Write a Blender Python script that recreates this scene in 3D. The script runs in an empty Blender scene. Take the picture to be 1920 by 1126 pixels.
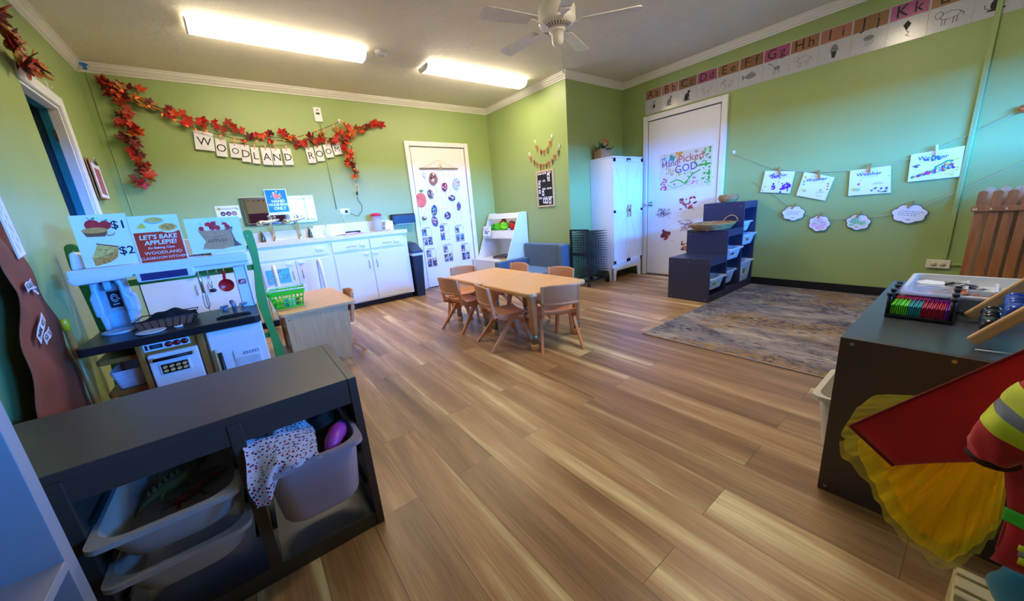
import bpy, bmesh, math, random
from mathutils import Matrix, Vector
from math import sin, cos, pi, radians as R
random.seed(7)
SC = bpy.context.scene
COL = SC.collection

# ---------------------------------------------------------------- camera
cam_data = bpy.data.cameras.new('camera')
cam = bpy.data.objects.new('camera', cam_data)
COL.objects.link(cam)
cam_data.sensor_width = 36.0
cam_data.lens = 12.506
cam_data.clip_start = 0.02
YAW, PITCH, ROLL = 0.63762, -0.24876, -0.082364
_f = Vector((sin(YAW)*cos(PITCH), cos(YAW)*cos(PITCH), sin(PITCH)))
_r = Vector((cos(YAW), -sin(YAW), 0))
_u = _r.cross(_f)
_r2 = _r*cos(ROLL) + _u*sin(ROLL)
_u2 = -_r*sin(ROLL) + _u*cos(ROLL)
cam.matrix_world = Matrix(((_r2.x, _u2.x, -_f.x, 0), (_r2.y, _u2.y, -_f.y, 0), (_r2.z, _u2.z, -_f.z, 1.08), (0, 0, 0, 1)))
SC.camera = cam

# ---------------------------------------------------------------- exposure
SC.view_settings.view_transform = 'Standard'
SC.view_settings.look = 'None'
SC.view_settings.gamma = 1.0
SC.view_settings.use_curve_mapping = False
SC.view_settings.exposure = 0.15

# ---------------------------------------------------------------- daylight sky (seen and entering through the windows)
SKY_STRENGTH = 300.0
w = bpy.data.worlds.new('sky'); SC.world = w; w.use_nodes = True
nt = w.node_tree; nt.nodes.clear()
tc = nt.nodes.new('ShaderNodeTexCoord'); sx = nt.nodes.new('ShaderNodeSeparateXYZ')
rp = nt.nodes.new('ShaderNodeValToRGB'); bg = nt.nodes.new('ShaderNodeBackground'); wo = nt.nodes.new('ShaderNodeOutputWorld')
nt.links.new(tc.outputs['Generated'], sx.inputs[0]); nt.links.new(sx.outputs['Z'], rp.inputs[0])
nt.links.new(rp.outputs[0], bg.inputs[0]); nt.links.new(bg.outputs[0], wo.inputs[0])
el = rp.color_ramp.elements
el[0].position = 0.0; el[0].color = (0.004, 0.004, 0.003, 1)
el[1].position = 1.0; el[1].color = (0.02, 0.24, 1.0, 1)
e = el.new(0.02); e.color = (0.02, 0.25, 1.0, 1)
e = el.new(0.3); e.color = (0.02, 0.25, 1.0, 1)
bg.inputs[1].default_value = SKY_STRENGTH

# room extents
XL, XR, YB, YS, ZC = -0.807, 4.765, 5.159, -1.40, 2.66
JX, JY = 3.617, 3.41       # the boxed-out corner
# window opening in the south wall, behind the viewpoint
WIN = [(1.30, 2.20), (2.55, 4.25)]
WZ0, WZ1 = 1.27, 1.95
def portal(name, x0, x1, y, z0, z1):
    l = bpy.data.lights.new(name, 'AREA'); l.shape = 'RECTANGLE'
    l.size = x1-x0; l.size_y = z1-z0
    l.cycles.is_portal = True
    o = bpy.data.objects.new(name, l); COL.objects.link(o)
    o.location = ((x0+x1)/2, y, (z0+z1)/2); o.rotation_euler = (R(90), 0, 0)
    return o
for a, b in WIN:
    portal('window_daylight', a, b, YS-0.13, WZ0, WZ1)
TUBE_STRENGTH = 31.0
TUBE_COLOR = (1.0, 0.85, 0.63, 1)

# ---------------------------------------------------------------- helpers
def lin(c):
    r = []
    for v in c[:3]:
        v = v/255.0
        r.append(v/12.92 if v <= 0.04045 else ((v+0.055)/1.055)**2.4)
    return (r[0], r[1], r[2], 1.0)
MATS = {}
def mat(name, c, rough=0.5, metal=0.0, var=0.06, scale=30.0, bump=0.0, bscale=80.0, spec=0.5, emit=0.0, alpha=1.0, trans=0.0, coat=0.0, stretch=None, sheen=0.0, c2=None):
    """one procedural principled material: base colour broken up by noise, optional bump"""
    if name in MATS: return MATS[name]
    m = bpy.data.materials.new(name); m.use_nodes = True
    t = m.node_tree; b = t.nodes['Principled BSDF']
    b.inputs['Roughness'].default_value = rough; b.inputs['Metallic'].default_value = metal
    b.inputs['Specular IOR Level'].default_value = spec
    b.inputs['Coat Weight'].default_value = coat
    b.inputs['Sheen Weight'].default_value = sheen
    b.inputs['Alpha'].default_value = alpha
    b.inputs['Transmission Weight'].default_value = trans
    base = lin(c)
    tc = t.nodes.new('ShaderNodeTexCoord'); mp = t.nodes.new('ShaderNodeMapping')
    t.links.new(tc.outputs['Object'], mp.inputs[0])
    if stretch: mp.inputs['Scale'].default_value = stretch
    n = t.nodes.new('ShaderNodeTexNoise'); n.inputs['Scale'].default_value = scale; n.inputs['Detail'].default_value = 4
    t.links.new(mp.outputs[0], n.inputs[0])
    r = t.nodes.new('ShaderNodeValToRGB')
    r.color_ramp.elements[0].position = 0.3; r.color_ramp.elements[1].position = 0.7
    if c2: hi = lin(c2); lo = base
    else:
        hi = tuple(min(1, x*(1+var)) for x in base[:3])+(1,); lo = tuple(x*(1-var) for x in base[:3])+(1,)
    r.color_ramp.elements[0].color = lo; r.color_ramp.elements[1].color = hi
    t.links.new(n.outputs['Fac'], r.inputs[0]); t.links.new(r.outputs[0], b.inputs['Base Color'])
    if bump:
        n2 = t.nodes.new('ShaderNodeTexNoise'); n2.inputs['Scale'].default_value = bscale; n2.inputs['Detail'].default_value = 3
        t.links.new(mp.outputs[0], n2.inputs[0])
        bp = t.nodes.new('ShaderNodeBump'); bp.inputs['Strength'].default_value = bump; bp.inputs['Distance'].default_value = 0.01
        t.links.new(n2.outputs['Fac'], bp.inputs['Height']); t.links.new(bp.outputs[0], b.inputs['Normal'])
    if emit:
        b.inputs['Emission Color'].default_value = base; b.inputs['Emission Strength'].default_value = emit
    MATS[name] = m
    return m

_txt = {}
def text_geo(s, bold=0.0, res=2):
    k = (s, bold)
    if k not in _txt:
        cu = bpy.data.curves.new('t', 'FONT'); cu.body = s; cu.size = 1.0; cu.align_x = 'CENTER'; cu.align_y = 'CENTER'
        cu.resolution_u = res; cu.offset = bold
        o = bpy.data.objects.new('t', cu)
        me = bpy.data.meshes.new_from_object(o)
        vs = [v.co.copy() for v in me.vertices]; fs = [list(p.vertices) for p in me.polygons]
        bpy.data.objects.remove(o); bpy.data.curves.remove(cu); bpy.data.meshes.remove(me)
        _txt[k] = (vs, fs)
    return _txt[k]

class MB:
    """collects shapes; build() links them as ONE mesh object"""
    def __init__(self, m=None):
        self.v = []; self.f = []; self.mi = []; self.sm = []; self.mats = []; self.cur = 0; self.xf = None; self.lift = 0.0
        if m: self.mat(m)
    def mat(self, m):
        if m not in self.mats: self.mats.append(m)
        self.cur = self.mats.index(m); return self
    def add(self, vs, fs, smooth=False):
        o = len(self.v)
        for p in vs:
            p = Vector(p)
            if self.xf: p = self.xf @ p
            self.v.append(p)
        for f in fs:
            self.f.append([i+o for i in f]); self.mi.append(self.cur); self.sm.append(smooth)
        return self
    def box(self, x0, x1, y0, y1, z0, z1):
        vs = [(x, y, z) for x in (x0, x1) for y in (y0, y1) for z in (z0, z1)]
        return self.add(vs, [(0, 1, 3, 2), (4, 6, 7, 5), (0, 4, 5, 1), (2, 3, 7, 6), (0, 2, 6, 4), (1, 5, 7, 3)])
    def prism(self, pts, plane, a, b, smooth=False):
        n = len(pts)
        def P(u, v, w):
            return {'xz': (u, w, v), 'xy': (u, v, w), 'yz': (w, u, v)}[plane]
        vs = [P(u, v, a) for u, v in pts]+[P(u, v, b) for u, v in pts]
        fs = [list(range(n)), list(range(2*n-1, n-1, -1))]
        self.add(vs, fs, False)
        o = len(self.v)-2*n
        for i in range(n):
            j = (i+1) % n
            self.f.append([o+i, o+i+n, o+j+n, o+j]); self.mi.append(self.cur); self.sm.append(smooth)
        return self
    def loft(self, loops, cap=True, smooth=True, closed=False):
        n = len(loops[0]); vs = [p for l in loops for p in l]; fs = []
        m = len(loops)
        for k in range(m if closed else m-1):
            for i in range(n):
                a = k*n+i; b = k*n+(i+1) % n; c = ((k+1) % m)*n+(i+1) % n; d = ((k+1) % m)*n+i
                fs.append((a, b, c, d))
        self.add(vs, fs, smooth)
        if cap and not closed:
            o = len(self.v)-len(vs)
            for idx in (range(n-1, -1, -1), range((m-1)*n, m*n)):
                self.f.append([o+i for i in idx]); self.mi.append(self.cur); self.sm.append(False)
        return self
    def tube(self, path, r, n=8, closed=False, sx=1.0):
        path = [Vector(p) for p in path]; loops = []
        up = None
        for i, p in enumerate(path):
            a = path[i-1] if (i > 0 or closed) else p
            b = path[(i+1) % len(path)] if (i < len(path)-1 or closed) else p
            d = (b-a).normalized()
            if up is None:
                up = Vector((0, 0, 1)) if abs(d.z) < 0.9 else Vector((1, 0, 0))
            s = d.cross(up).normalized(); up = s.cross(d).normalized()
            rr = r[i] if isinstance(r, (list, tuple)) else r
            loops.append([p+s*cos(2*pi*k/n)*rr*sx+up*sin(2*pi*k/n)*rr for k in range(n)])
        return self.loft(loops, True, True, closed)
    def lathe(self, prof, c=(0, 0, 0), n=24, a0=0, a1=2*pi):
        c = Vector(c); full = abs(a1-a0-2*pi) < 1e-6
        k = n if full else n+1
        vs = []
        for i in range(k):
            a = a0+(a1-a0)*i/n
            for r, z in prof: vs.append(c+Vector((r*cos(a), r*sin(a), z)))
        m = len(prof); fs = []
        for i in range(n):
            j = (i+1) % k
            for q in range(m-1): fs.append((i*m+q, j*m+q, j*m+q+1, i*m+q+1))
        return self.add(vs, fs, True)
    def ball(self, c, r, nu=16, nv=10):
        rx, ry, rz = r if isinstance(r, (list, tuple)) else (r, r, r)
        prof = [(cos(-pi/2+pi*q/nv), sin(-pi/2+pi*q/nv)) for q in range(nv+1)]
        vs = []; fs = []
        for i in range(nu):
            a = 2*pi*i/nu
            for cr, cz in prof: vs.append((c[0]+rx*cr*cos(a), c[1]+ry*cr*sin(a), c[2]+rz*cz))
        m = nv+1
        for i in range(nu):
            j = (i+1) % nu
            for q in range(nv): fs.append((i*m+q, j*m+q, j*m+q+1, i*m+q+1))
        return self.add(vs, fs, True)
    def grid(self, fn, nu, nv, closed=False):
        vs = [fn(i/nu, j/nv) for i in range(nu+(0 if closed else 1)) for j in range(nv+1)]
        k = nu if closed else nu+1; fs = []
        for i in range(nu):
            for j in range(nv):
                a = i*(nv+1)+j; b = ((i+1) % k)*(nv+1)+j
                fs.append((a, b, b+1, a+1))
        return self.add(vs, fs, True)
    def flat(self, pts, y, t=0.0004):
        """thin patch of colour lying on a sheet that faces -y; pts are (x, z)"""
        self.lift += 2e-6
        return self.prism(pts, 'xz', y-t-self.lift, y)
    def disc(self, cx, cz, rx, rz, y, n=16, t=0.0004, rot=0):
        pts = []
        for i in range(n):
            a = 2*pi*i/n; u = rx*cos(a); v = rz*sin(a)
            pts.append((cx+u*cos(rot)-v*sin(rot), cz+u*sin(rot)+v*cos(rot)))
        return self.flat(pts, y, t)
    def ring(self, cx, cz, rx, rz, y, wd=0.002, n=20, a0=0, a1=2*pi, t=0.0004):
        for i in range(n):
            a = a0+(a1-a0)*i/n; b = a0+(a1-a0)*(i+1)/n
            self.flat([(cx+(rx-wd)*cos(a), cz+(rz-wd)*sin(a)), (cx+rx*cos(a), cz+rz*sin(a)), (cx+rx*cos(b), cz+rz*sin(b)), (cx+(rx-wd)*cos(b), cz+(rz-wd)*sin(b))], y, t)
        return self
    def line(self, pts, wd, y, t=0.0004):
        for (x0, z0), (x1, z1) in zip(pts[:-1], pts[1:]):
            dx, dz = x1-x0, z1-z0; L = math.hypot(dx, dz) or 1e-6
            nx, nz = -dz/L*wd/2, dx/L*wd/2
            self.flat([(x0+nx, z0+nz), (x1+nx, z1+nz), (x1-nx, z1-nz), (x0-nx, z0-nz)], y, t)
        return self
    def text(self, s, size, cx, cz, y, bold=0.0, rot=0.0, wide=1.0, shear=0.0):
        vs, fs = text_geo(s, bold)
        out = []
        for p in vs:
            u = p.x*size*wide+p.y*size*shear; v = p.y*size
            out.append((cx+u*cos(rot)-v*sin(rot), y, cz+u*sin(rot)+v*cos(rot)))
        return self.add([(p[0], p[1]-self.lift-.0006, p[2]) for p in out], fs)
    def build(self, name, parent=None, loc=None, rot=None, bevel=0.0, seg=2, sub=0, solid=0.0, auto=False):
        me = bpy.data.meshes.new(name)
        me.from_pydata([tuple(v) for v in self.v], [], self.f)
        for m in self.mats: me.materials.append(m)
        me.polygons.foreach_set('material_index', self.mi)
        me.polygons.foreach_set('use_smooth', self.sm)
        me.update()
        bm = bmesh.new(); bm.from_mesh(me)
        bmesh.ops.recalc_face_normals(bm, faces=bm.faces)
        bm.to_mesh(me); bm.free()
        o = bpy.data.objects.new(name, me); COL.objects.link(o)
        if parent: o.parent = parent
        if loc: o.location = loc
        if rot: o.rotation_euler = rot
        if solid:
            s = o.modifiers.new('solid', 'SOLIDIFY'); s.thickness = solid; s.offset = 0
        if bevel:
            b = o.modifiers.new('bevel', 'BEVEL'); b.width = bevel; b.segments = seg; b.limit_method = 'ANGLE'; b.angle_limit = R(40)
            b.harden_normals = False
        if sub:
            s = o.modifiers.new('sub', 'SUBSURF'); s.levels = sub; s.render_levels = sub
        return o

def tag(o, label=None, cat=None, group=None, kind=None):
    if label: o['label'] = label
    if cat: o['category'] = cat
    if group: o['group'] = group
    if kind: o['kind'] = kind
    return o
def thing(name, label, cat, loc=(0, 0, 0), rz=0.0, group=None, rot=None):
    o = bpy.data.objects.new(name, None); COL.objects.link(o)
    o.empty_display_size = 0.05
    o.location = loc; o.rotation_euler = rot or (0, 0, rz)
    return tag(o, label, cat, group)
def struct(o): o['kind'] = 'structure'; return o
def copy_tree(o, parent=None):
    c = o.copy(); COL.objects.link(c)
    if parent: c.parent = parent
    for ch in list(o.children): copy_tree(ch, c)
    return c
def rrect(x0, x1, z0, z1, r, n=5, corners=(1, 1, 1, 1)):
    """rounded rectangle outline, corners: bl, br, tr, tl"""
    pts = []
    for (cx, cz, a0, on, px, pz) in ((x0+r, z0+r, pi, corners[0], x0, z0), (x1-r, z0+r, 1.5*pi, corners[1], x1, z0), (x1-r, z1-r, 0, corners[2], x1, z1), (x0+r, z1-r, pi/2, corners[3], x0, z1)):
        if on:
            for i in range(n+1):
                a = a0+pi/2*i/n; pts.append((cx+r*cos(a), cz+r*sin(a)))
        else: pts.append((px, pz))
    return pts
def wall_rz(side):   # things built facing -y are turned to face the room from a wall
    return {'back': 0.0, 'right': -pi/2, 'left': pi/2, 'south': pi}[side]
# ================================================================ materials of the setting
M_wall = mat('sage_green_wall_paint', (154, 174, 108), 0.42, var=0.03, scale=2.0, bump=0.10, bscale=60, spec=0.4)
M_ceil = mat('cream_ceiling_plaster', (228, 217, 192), 0.7, var=0.03, scale=3.0, bump=0.35, bscale=22)
M_trim = mat('cream_gloss_trim', (232, 226, 214), 0.4, var=0.02)
M_white = mat('white_gloss_paint', (236, 236, 238), 0.35, var=0.015)
M_black = mat('black_rubber', (14, 14, 20), 0.45, var=0.1)

def floor_material():
    m = bpy.data.materials.new('oak_vinyl_planks'); m.use_nodes = True
    t = m.node_tree; b = t.nodes['Principled BSDF']; N = t.nodes.new; K = t.links.new
    tc = N('ShaderNodeTexCoord'); mp = N('ShaderNodeMapping'); mp.inputs['Rotation'].default_value = (0, 0, pi/2)
    K(tc.outputs['Object'], mp.inputs[0])
    br = N('ShaderNodeTexBrick'); br.inputs['Scale'].default_value = 1.0
    br.inputs['Brick Width'].default_value = 1.22; br.inputs['Row Height'].default_value = 0.18
    br.inputs['Mortar Size'].default_value = 0.0012; br.inputs['Mortar Smooth'].default_value = 0.4; br.offset = 0.37
    br.inputs['Color1'].default_value = (0, 0, 0, 1); br.inputs['Color2'].default_value = (1, 1, 1, 1); br.inputs['Mortar'].default_value = (0.5, 0.5, 0.5, 1)
    K(mp.outputs[0], br.inputs[0])
    # streaks along the plank, offset per plank
    ad = N('ShaderNodeVectorMath'); ad.operation = 'MULTIPLY_ADD'
    ad.inputs[1].default_value = (7, 3, 5)
    K(br.outputs['Color'], ad.inputs[0])
    mp2 = N('ShaderNodeMapping'); mp2.inputs['Scale'].default_value = (0.5, 7.0, 1); K(mp.outputs[0], mp2.inputs[0])
    K(mp2.outputs[0], ad.inputs[2])
    n1 = N('ShaderNodeTexNoise'); n1.inputs['Scale'].default_value = 1.0; n1.inputs['Detail'].default_value = 4; n1.inputs['Roughness'].default_value = 0.55; n1.inputs['Distortion'].default_value = 0.35
    K(ad.outputs[0], n1.inputs[0])
    r1 = N('ShaderNodeValToRGB'); e = r1.color_ramp.elements
    e[0].position = 0.30; e[0].color = lin((114, 86, 54)); e[1].position = 0.70; e[1].color = lin((216, 202, 162))
    q = e.new(0.45); q.color = lin((146, 112, 80)); q = e.new(0.57); q.color = lin((170, 138, 102))
    K(n1.outputs['Fac'], r1.inputs[0])
    mp3 = N('ShaderNodeMapping'); mp3.inputs['Scale'].default_value = (4, 90, 1); K(mp.outputs[0], mp3.inputs[0])
    n2 = N('ShaderNodeTexNoise'); n2.inputs['Scale'].default_value = 1.5; n2.inputs['Detail'].default_value = 3; K(mp3.outputs[0], n2.inputs[0])
    mx = N('ShaderNodeMix'); mx.data_type = 'RGBA'; mx.blend_type = 'MULTIPLY'; mx.inputs['Factor'].default_value = 0.55
    r2 = N('ShaderNodeValToRGB'); r2.color_ramp.elements[0].position = 0.35; r2.color_ramp.elements[0].color = (0.62, 0.58, 0.52, 1); r2.color_ramp.elements[1].position = 0.6; r2.color_ramp.elements[1].color = (1, 1, 1, 1)
    K(n2.outputs['Fac'], r2.inputs[0]); K(r1.outputs[0], mx.inputs['A']); K(r2.outputs[0], mx.inputs['B'])
    mx2 = N('ShaderNodeMix'); mx2.data_type = 'RGBA'; mx2.blend_type = 'MULTIPLY'; mx2.inputs['Factor'].default_value = 0.5
    K(mx.outputs['Result'], mx2.inputs['A']); K(br.outputs['Fac'], mx2.inputs['Factor'])
    mx2.inputs['B'].default_value = (0.35, 0.3, 0.25, 1)
    mr = N('ShaderNodeMapRange'); mr.inputs['To Min'].default_value = 0.98; mr.inputs['To Max'].default_value = 1.36
    sc_ = N('ShaderNodeSeparateColor'); K(br.outputs['Color'], sc_.inputs[0]); K(sc_.outputs[0], mr.inputs['Value'])
    vm = N('ShaderNodeVectorMath'); vm.operation = 'SCALE'; K(mx2.outputs['Result'], vm.inputs[0]); K(mr.outputs[0], vm.inputs['Scale'])
    K(vm.outputs[0], b.inputs['Base Color'])
    bp = N('ShaderNodeBump'); bp.inputs['Strength'].default_value = 0.15; bp.inputs['Distance'].default_value = 0.003
    K(n2.outputs['Fac'], bp.inputs['Height']); K(bp.outputs[0], b.inputs['Normal'])
    b.inputs['Roughness'].default_value = 0.38; b.inputs['Specular IOR Level'].default_value = 0.45
    return m
M_floor = floor_material()

def rug_material():
    m = bpy.data.materials.new('abstract_distressed_rug'); m.use_nodes = True
    t = m.node_tree; b = t.nodes['Principled BSDF']; N = t.nodes.new; K = t.links.new
    tc = N('ShaderNodeTexCoord')
    def noise(sc, scale, det=5, dist=0.0, off=(0, 0, 0), rough=0.6):
        mp = N('ShaderNodeMapping'); mp.inputs['Scale'].default_value = sc; mp.inputs['Location'].default_value = off
        K(tc.outputs['Object'], mp.inputs[0]); n = N('ShaderNodeTexNoise'); n.inputs['Scale'].default_value = scale
        n.inputs['Detail'].default_value = det; n.inputs['Distortion'].default_value = dist; n.inputs['Roughness'].default_value = rough
        K(mp.outputs[0], n.inputs[0]); return n.outputs['Fac']
    def ramp(src, stops):
        r = N('ShaderNodeValToRGB'); e = r.color_ramp.elements
        e[0].position, e[0].color = stops[0]; e[1].position, e[1].color = stops[-1]
        for p, c in stops[1:-1]:
            q = e.new(p); q.color = c
        K(src, r.inputs[0]); return r.outputs[0]
    def mix(fac, a, bb):
        x = N('ShaderNodeMix'); x.data_type = 'RGBA'
        K(fac, x.inputs['Factor'])
        for s, k in ((a, 'A'), (bb, 'B')):
            if isinstance(s, tuple): x.inputs[k].default_value = s
            else: K(s, x.inputs[k])
        return x.outputs['Result']
    def mul(a, c):
        x = N('ShaderNodeMath'); x.operation = 'MULTIPLY'; K(a, x.inputs[0]); K(c, x.inputs[1]); return x.outputs[0]
    W, B0 = (1, 1, 1, 1), (0, 0, 0, 1)
    base = ramp(noise((2.0, 1.0, 1), 3, 6, 0.4), [(0.34, lin((104, 98, 114))), (0.5, lin((140, 132, 142))), (0.66, lin((176, 168, 166)))])
    blue = ramp(noise((1, 0.8, 1), 1.6, 5, 0.6, (3, 1, 0)), [(0.5, B0), (0.62, W)])
    base = mix(blue, base, ramp(noise((3, 1, 1), 10), [(0.4, lin((84, 92, 128))), (0.6, lin((136, 138, 156)))]))
    gold = mul(ramp(noise((1, 0.7, 1), 1.7, 5, 0.5, (8, 4, 0)), [(0.5, B0), (0.6, W)]), ramp(noise((5, 2, 1), 9, 6), [(0.44, B0), (0.54, W)]))
    base = mix(gold, base, lin((160, 124, 76)))
    navy = mul(ramp(noise((1.2, 0.8, 1), 1.9, 5, 0.8, (1, 7, 0)), [(0.46, B0), (0.56, W)]), ramp(noise((7, 2.4, 1), 8, 7, 0, (0, 0, 0), 0.75), [(0.5, B0), (0.56, W)]))
    base = mix(navy, base, lin((42, 44, 84)))
    dark = ramp(noise((9, 1.6, 1), 4, 6, 0, (5, 5, 0), 0.7), [(0.56, B0), (0.62, W)])
    base = mix(dark, base, lin((70, 62, 66)))
    K(base, b.inputs['Base Color']); b.inputs['Roughness'].default_value = 0.95; b.inputs['Specular IOR Level'].default_value = 0.1
    bp = N('ShaderNodeBump'); bp.inputs['Strength'].default_value = 0.4; bp.inputs['Distance'].default_value = 0.003
    K(noise((1, 1, 1), 300), bp.inputs['Height']); K(bp.outputs[0], b.inputs['Normal'])
    return m

# ================================================================ room shell
T = 0.12
struct(MB(M_floor).box(XL-T, XR+T, YS-T, YB+T, -0.1, 0.0).build('floor'))
struct(MB(M_ceil).box(XL-T, XR+T, YS-T, YB+T, ZC, ZC+0.1).build('ceiling'))
struct(MB(M_wall).box(XL-T, JX+0.02, YB, YB+T, 0, ZC).build('wall_back'))
struct(MB(M_wall).box(XR, XR+T, YS-T, YB+T, 0, ZC).build('wall_right'))
# boxed-out corner
jog = MB(M_wall); jog.prism([(JX, YB), (JX, JY), (XR, JY), (XR, YB)], 'xy', 0, ZC)
struct(jog.build('wall_corner'))
# left wall with a doorway
DY0, DY1, DZ = 3.60, 4.215, 2.06
lw = MB(M_wall)
lw.box(XL-T, XL, YS-T, DY0, 0, ZC); lw.box(XL-T, XL, DY1, YB+T, 0, ZC); lw.box(XL-T, XL, DY0, DY1, DZ, ZC)
struct(lw.build('wall_left'))
# south wall with two windows
sw = MB(M_wall); xs = XL-T
for a, b in WIN:
    sw.box(xs, a, YS-T, YS, 0, ZC); sw.box(a, b, YS-T, YS, 0, WZ0); sw.box(a, b, YS-T, YS, WZ1, ZC); xs = b
sw.box(xs, XR+T, YS-T, YS, 0, ZC)
struct(sw.build('wall_south'))

def glass_material():
    m = bpy.data.materials.new('clear_window_glass'); m.use_nodes = True; t = m.node_tree; t.nodes.clear()
    o = t.nodes.new('ShaderNodeOutputMaterial'); mx = t.nodes.new('ShaderNodeMixShader'); a = t.nodes.new('ShaderNodeBsdfTransparent'); g = t.nodes.new('ShaderNodeBsdfGlossy')
    g.inputs['Roughness'].default_value = 0.02; mx.inputs[0].default_value = 0.05
    t.links.new(a.outputs[0], mx.inputs[1]); t.links.new(g.outputs[0], mx.inputs[2]); t.links.new(mx.outputs[0], o.inputs[0]); return m
M_glass = glass_material()
for i, (a, b) in enumerate(WIN):
    root = thing('window_%d' % (i+1), None, None, (0, 0, 0)); root['kind'] = 'structure'
    fr = MB(M_white)
    for (x0, x1, z0, z1) in ((a, a+.04, WZ0, WZ1), (b-.04, b, WZ0, WZ1), (a, b, WZ0, WZ0+.04), (a, b, WZ1-.04, WZ1), ((a+b)/2-.02, (a+b)/2+.02, WZ0, WZ1)):
        fr.box(x0, x1, YS-0.08, YS-0.03, z0, z1)
    fr.build('window_frame', root, bevel=0.003)
    cs = MB(M_white)
    for (x0, x1, z0, z1) in ((a-.07, a, WZ0-.07, WZ1+.07), (b, b+.07, WZ0-.07, WZ1+.07), (a, b, WZ1, WZ1+.07)): cs.box(x0, x1, YS, YS+.015, z0, z1)
    cs.box(a-.09, b+.09, YS, YS+.04, WZ0-.03, WZ0)
    cs.build('window_casing', root, bevel=0.003)
    MB(M_glass).box(a+.04, b-.04, YS-.058, YS-.054, WZ0+.04, WZ1-.04).build('window_pane', root)

# unseen porch roof, added and sized to cut sky light low in the room
struct(MB(M_ceil).box(2.40, XR+T, YS-T-1.6, YS-T, 1.97, 2.06).build('porch_roof_blocker_1'))
struct(MB(M_ceil).box(0.3, 2.40, YS-T-2.1, YS-T, 1.96, 2.06).build('porch_roof_blocker_2'))
# crown moulding: profile swept along each wall (profile: distance from wall d, height z)
CP = [(0, 2.585), (0.008, 2.585), (0.010, 2.598), (0.022, 2.604), (0.034, 2.622), (0.046, 2.632), (0.048, 2.646), (0.060, 2.649), (0.060, 2.66), (0, 2.66)]
def crown(name, p0, p1, n, e0=0, e1=0):
    """p0->p1 along the wall, n = inward normal; e0/e1 = mitre slope at the ends (+1 outside, -1 inside)"""
    p0 = Vector(p0); p1 = Vector(p1); d = (p1-p0).normalized(); n = Vector(n)
    loops = []
    for p, e in ((p0, -e0), (p1, e1)):
        loops.append([Vector((p.x, p.y, 0))+n*q+d*q*e+Vector((0, 0, z)) for q, z in CP])
    mb = MB(M_trim); mb.loft(loops, True, False); struct(mb.build(name))
crown('trim_1', (XL, YB, 0), (JX, YB, 0), (0, -1, 0), -1, -1)
crown('trim_2', (JX, YB, 0), (JX, JY, 0), (-1, 0, 0), -1, 1)
crown('trim_3', (JX, JY, 0), (XR, JY, 0), (0, -1, 0), 1, -1)
crown('trim_4', (XR, JY, 0), (XR, YS, 0), (-1, 0, 0), -1, -1)
crown('trim_5', (XL, YS, 0), (XL, YB, 0), (1, 0, 0), -1, -1)
crown('trim_6', (XR, YS, 0), (XL, YS, 0), (0, 1, 0), -1, -1)
# black vinyl cove base
struct(MB(M_black).box(XR-0.012, XR, YS, 1.99, 0, 0.085).build('baseboard_right', bevel=0.004))
struct(MB(M_black).box(XL, XL+0.012, YS, 3.55, 0, 0.085).build('baseboard_left', bevel=0.004))
struct(MB(M_black).box(JX-0.012, JX, JY, YB, 0, 0.085).build('baseboard_corner', bevel=0.004))
struct(MB(M_black).box(3.18, JX, YB-0.012, YB, 0, 0.085).build('baseboard_back', bevel=0.004))

# corner seam bead in the left corner of the back wall
struct(MB(M_wall).tube([(XL+0.06, YB-0.002, 0), (XL+0.06, YB-0.002, 2.585)], 0.006, 6).build('trim_7'))

# ---- doors of the back and right wall
def door(n, side, loc, wd, h, cw=0.065, knob_x=None, knob_z=0.95, lever=False, gap=0.012):
    root = thing('door_%d' % n, None, None, loc, wall_rz(side)); root['kind'] = 'structure'
    MB(M_white).box(gap, wd-gap, -0.022, -0.001, 0.012, h-gap).build('door_slab', root, bevel=0.003)
    c = MB(M_white)
    for (x0, x1, z0, z1) in ((-cw, 0, 0, h+cw), (wd, wd+cw, 0, h+cw), (0, wd, h, h+cw)):
        c.box(x0, x1, -0.036, -0.001, z0, z1); 
    c.build('door_casing', root, bevel=0.005)
    MB(mat('door_gap_shadow_strip', (60, 58, 56), 0.8)).box(0, wd, -0.006, -0.001, 0, h).build('door_stop_or_gap_shade', root)  # dark sheet behind the slab, standing in for shade in the gap
    k = MB(mat('brushed_nickel', (190, 188, 184), 0.25, metal=1.0))
    k.xf = Matrix.Translation((knob_x, -0.022, knob_z)) @ Matrix.Rotation(pi/2, 4, 'X')
    k.lathe([(0, 0), (0.032, 0), (0.032, 0.006), (0.012, 0.012), (0.011, 0.035), (0.024, 0.042), (0.028, 0.055), (0.022, 0.066), (0, 0.069)], n=20)
    k.build('door_knob', root)
    h_ = MB(mat('hinge_white', (215, 212, 205), 0.4))
    for z in (0.25, 1.02, 1.8): h_.box(wd-gap-0.004 if knob_x < wd/2 else gap-0.008, wd-gap+0.008 if knob_x < wd/2 else gap+0.004, -0.028, -0.02, z-0.045, z+0.045)
    h_.build('door_hinge', root)
    return root
door(1, 'back', (2.215, YB, 0), 0.90, 2.07, knob_x=0.075, knob_z=1.06)
door(2, 'right', (XR, 2.985, 0), 0.94, 2.085, knob_x=0.06, knob_z=1.0)

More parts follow.
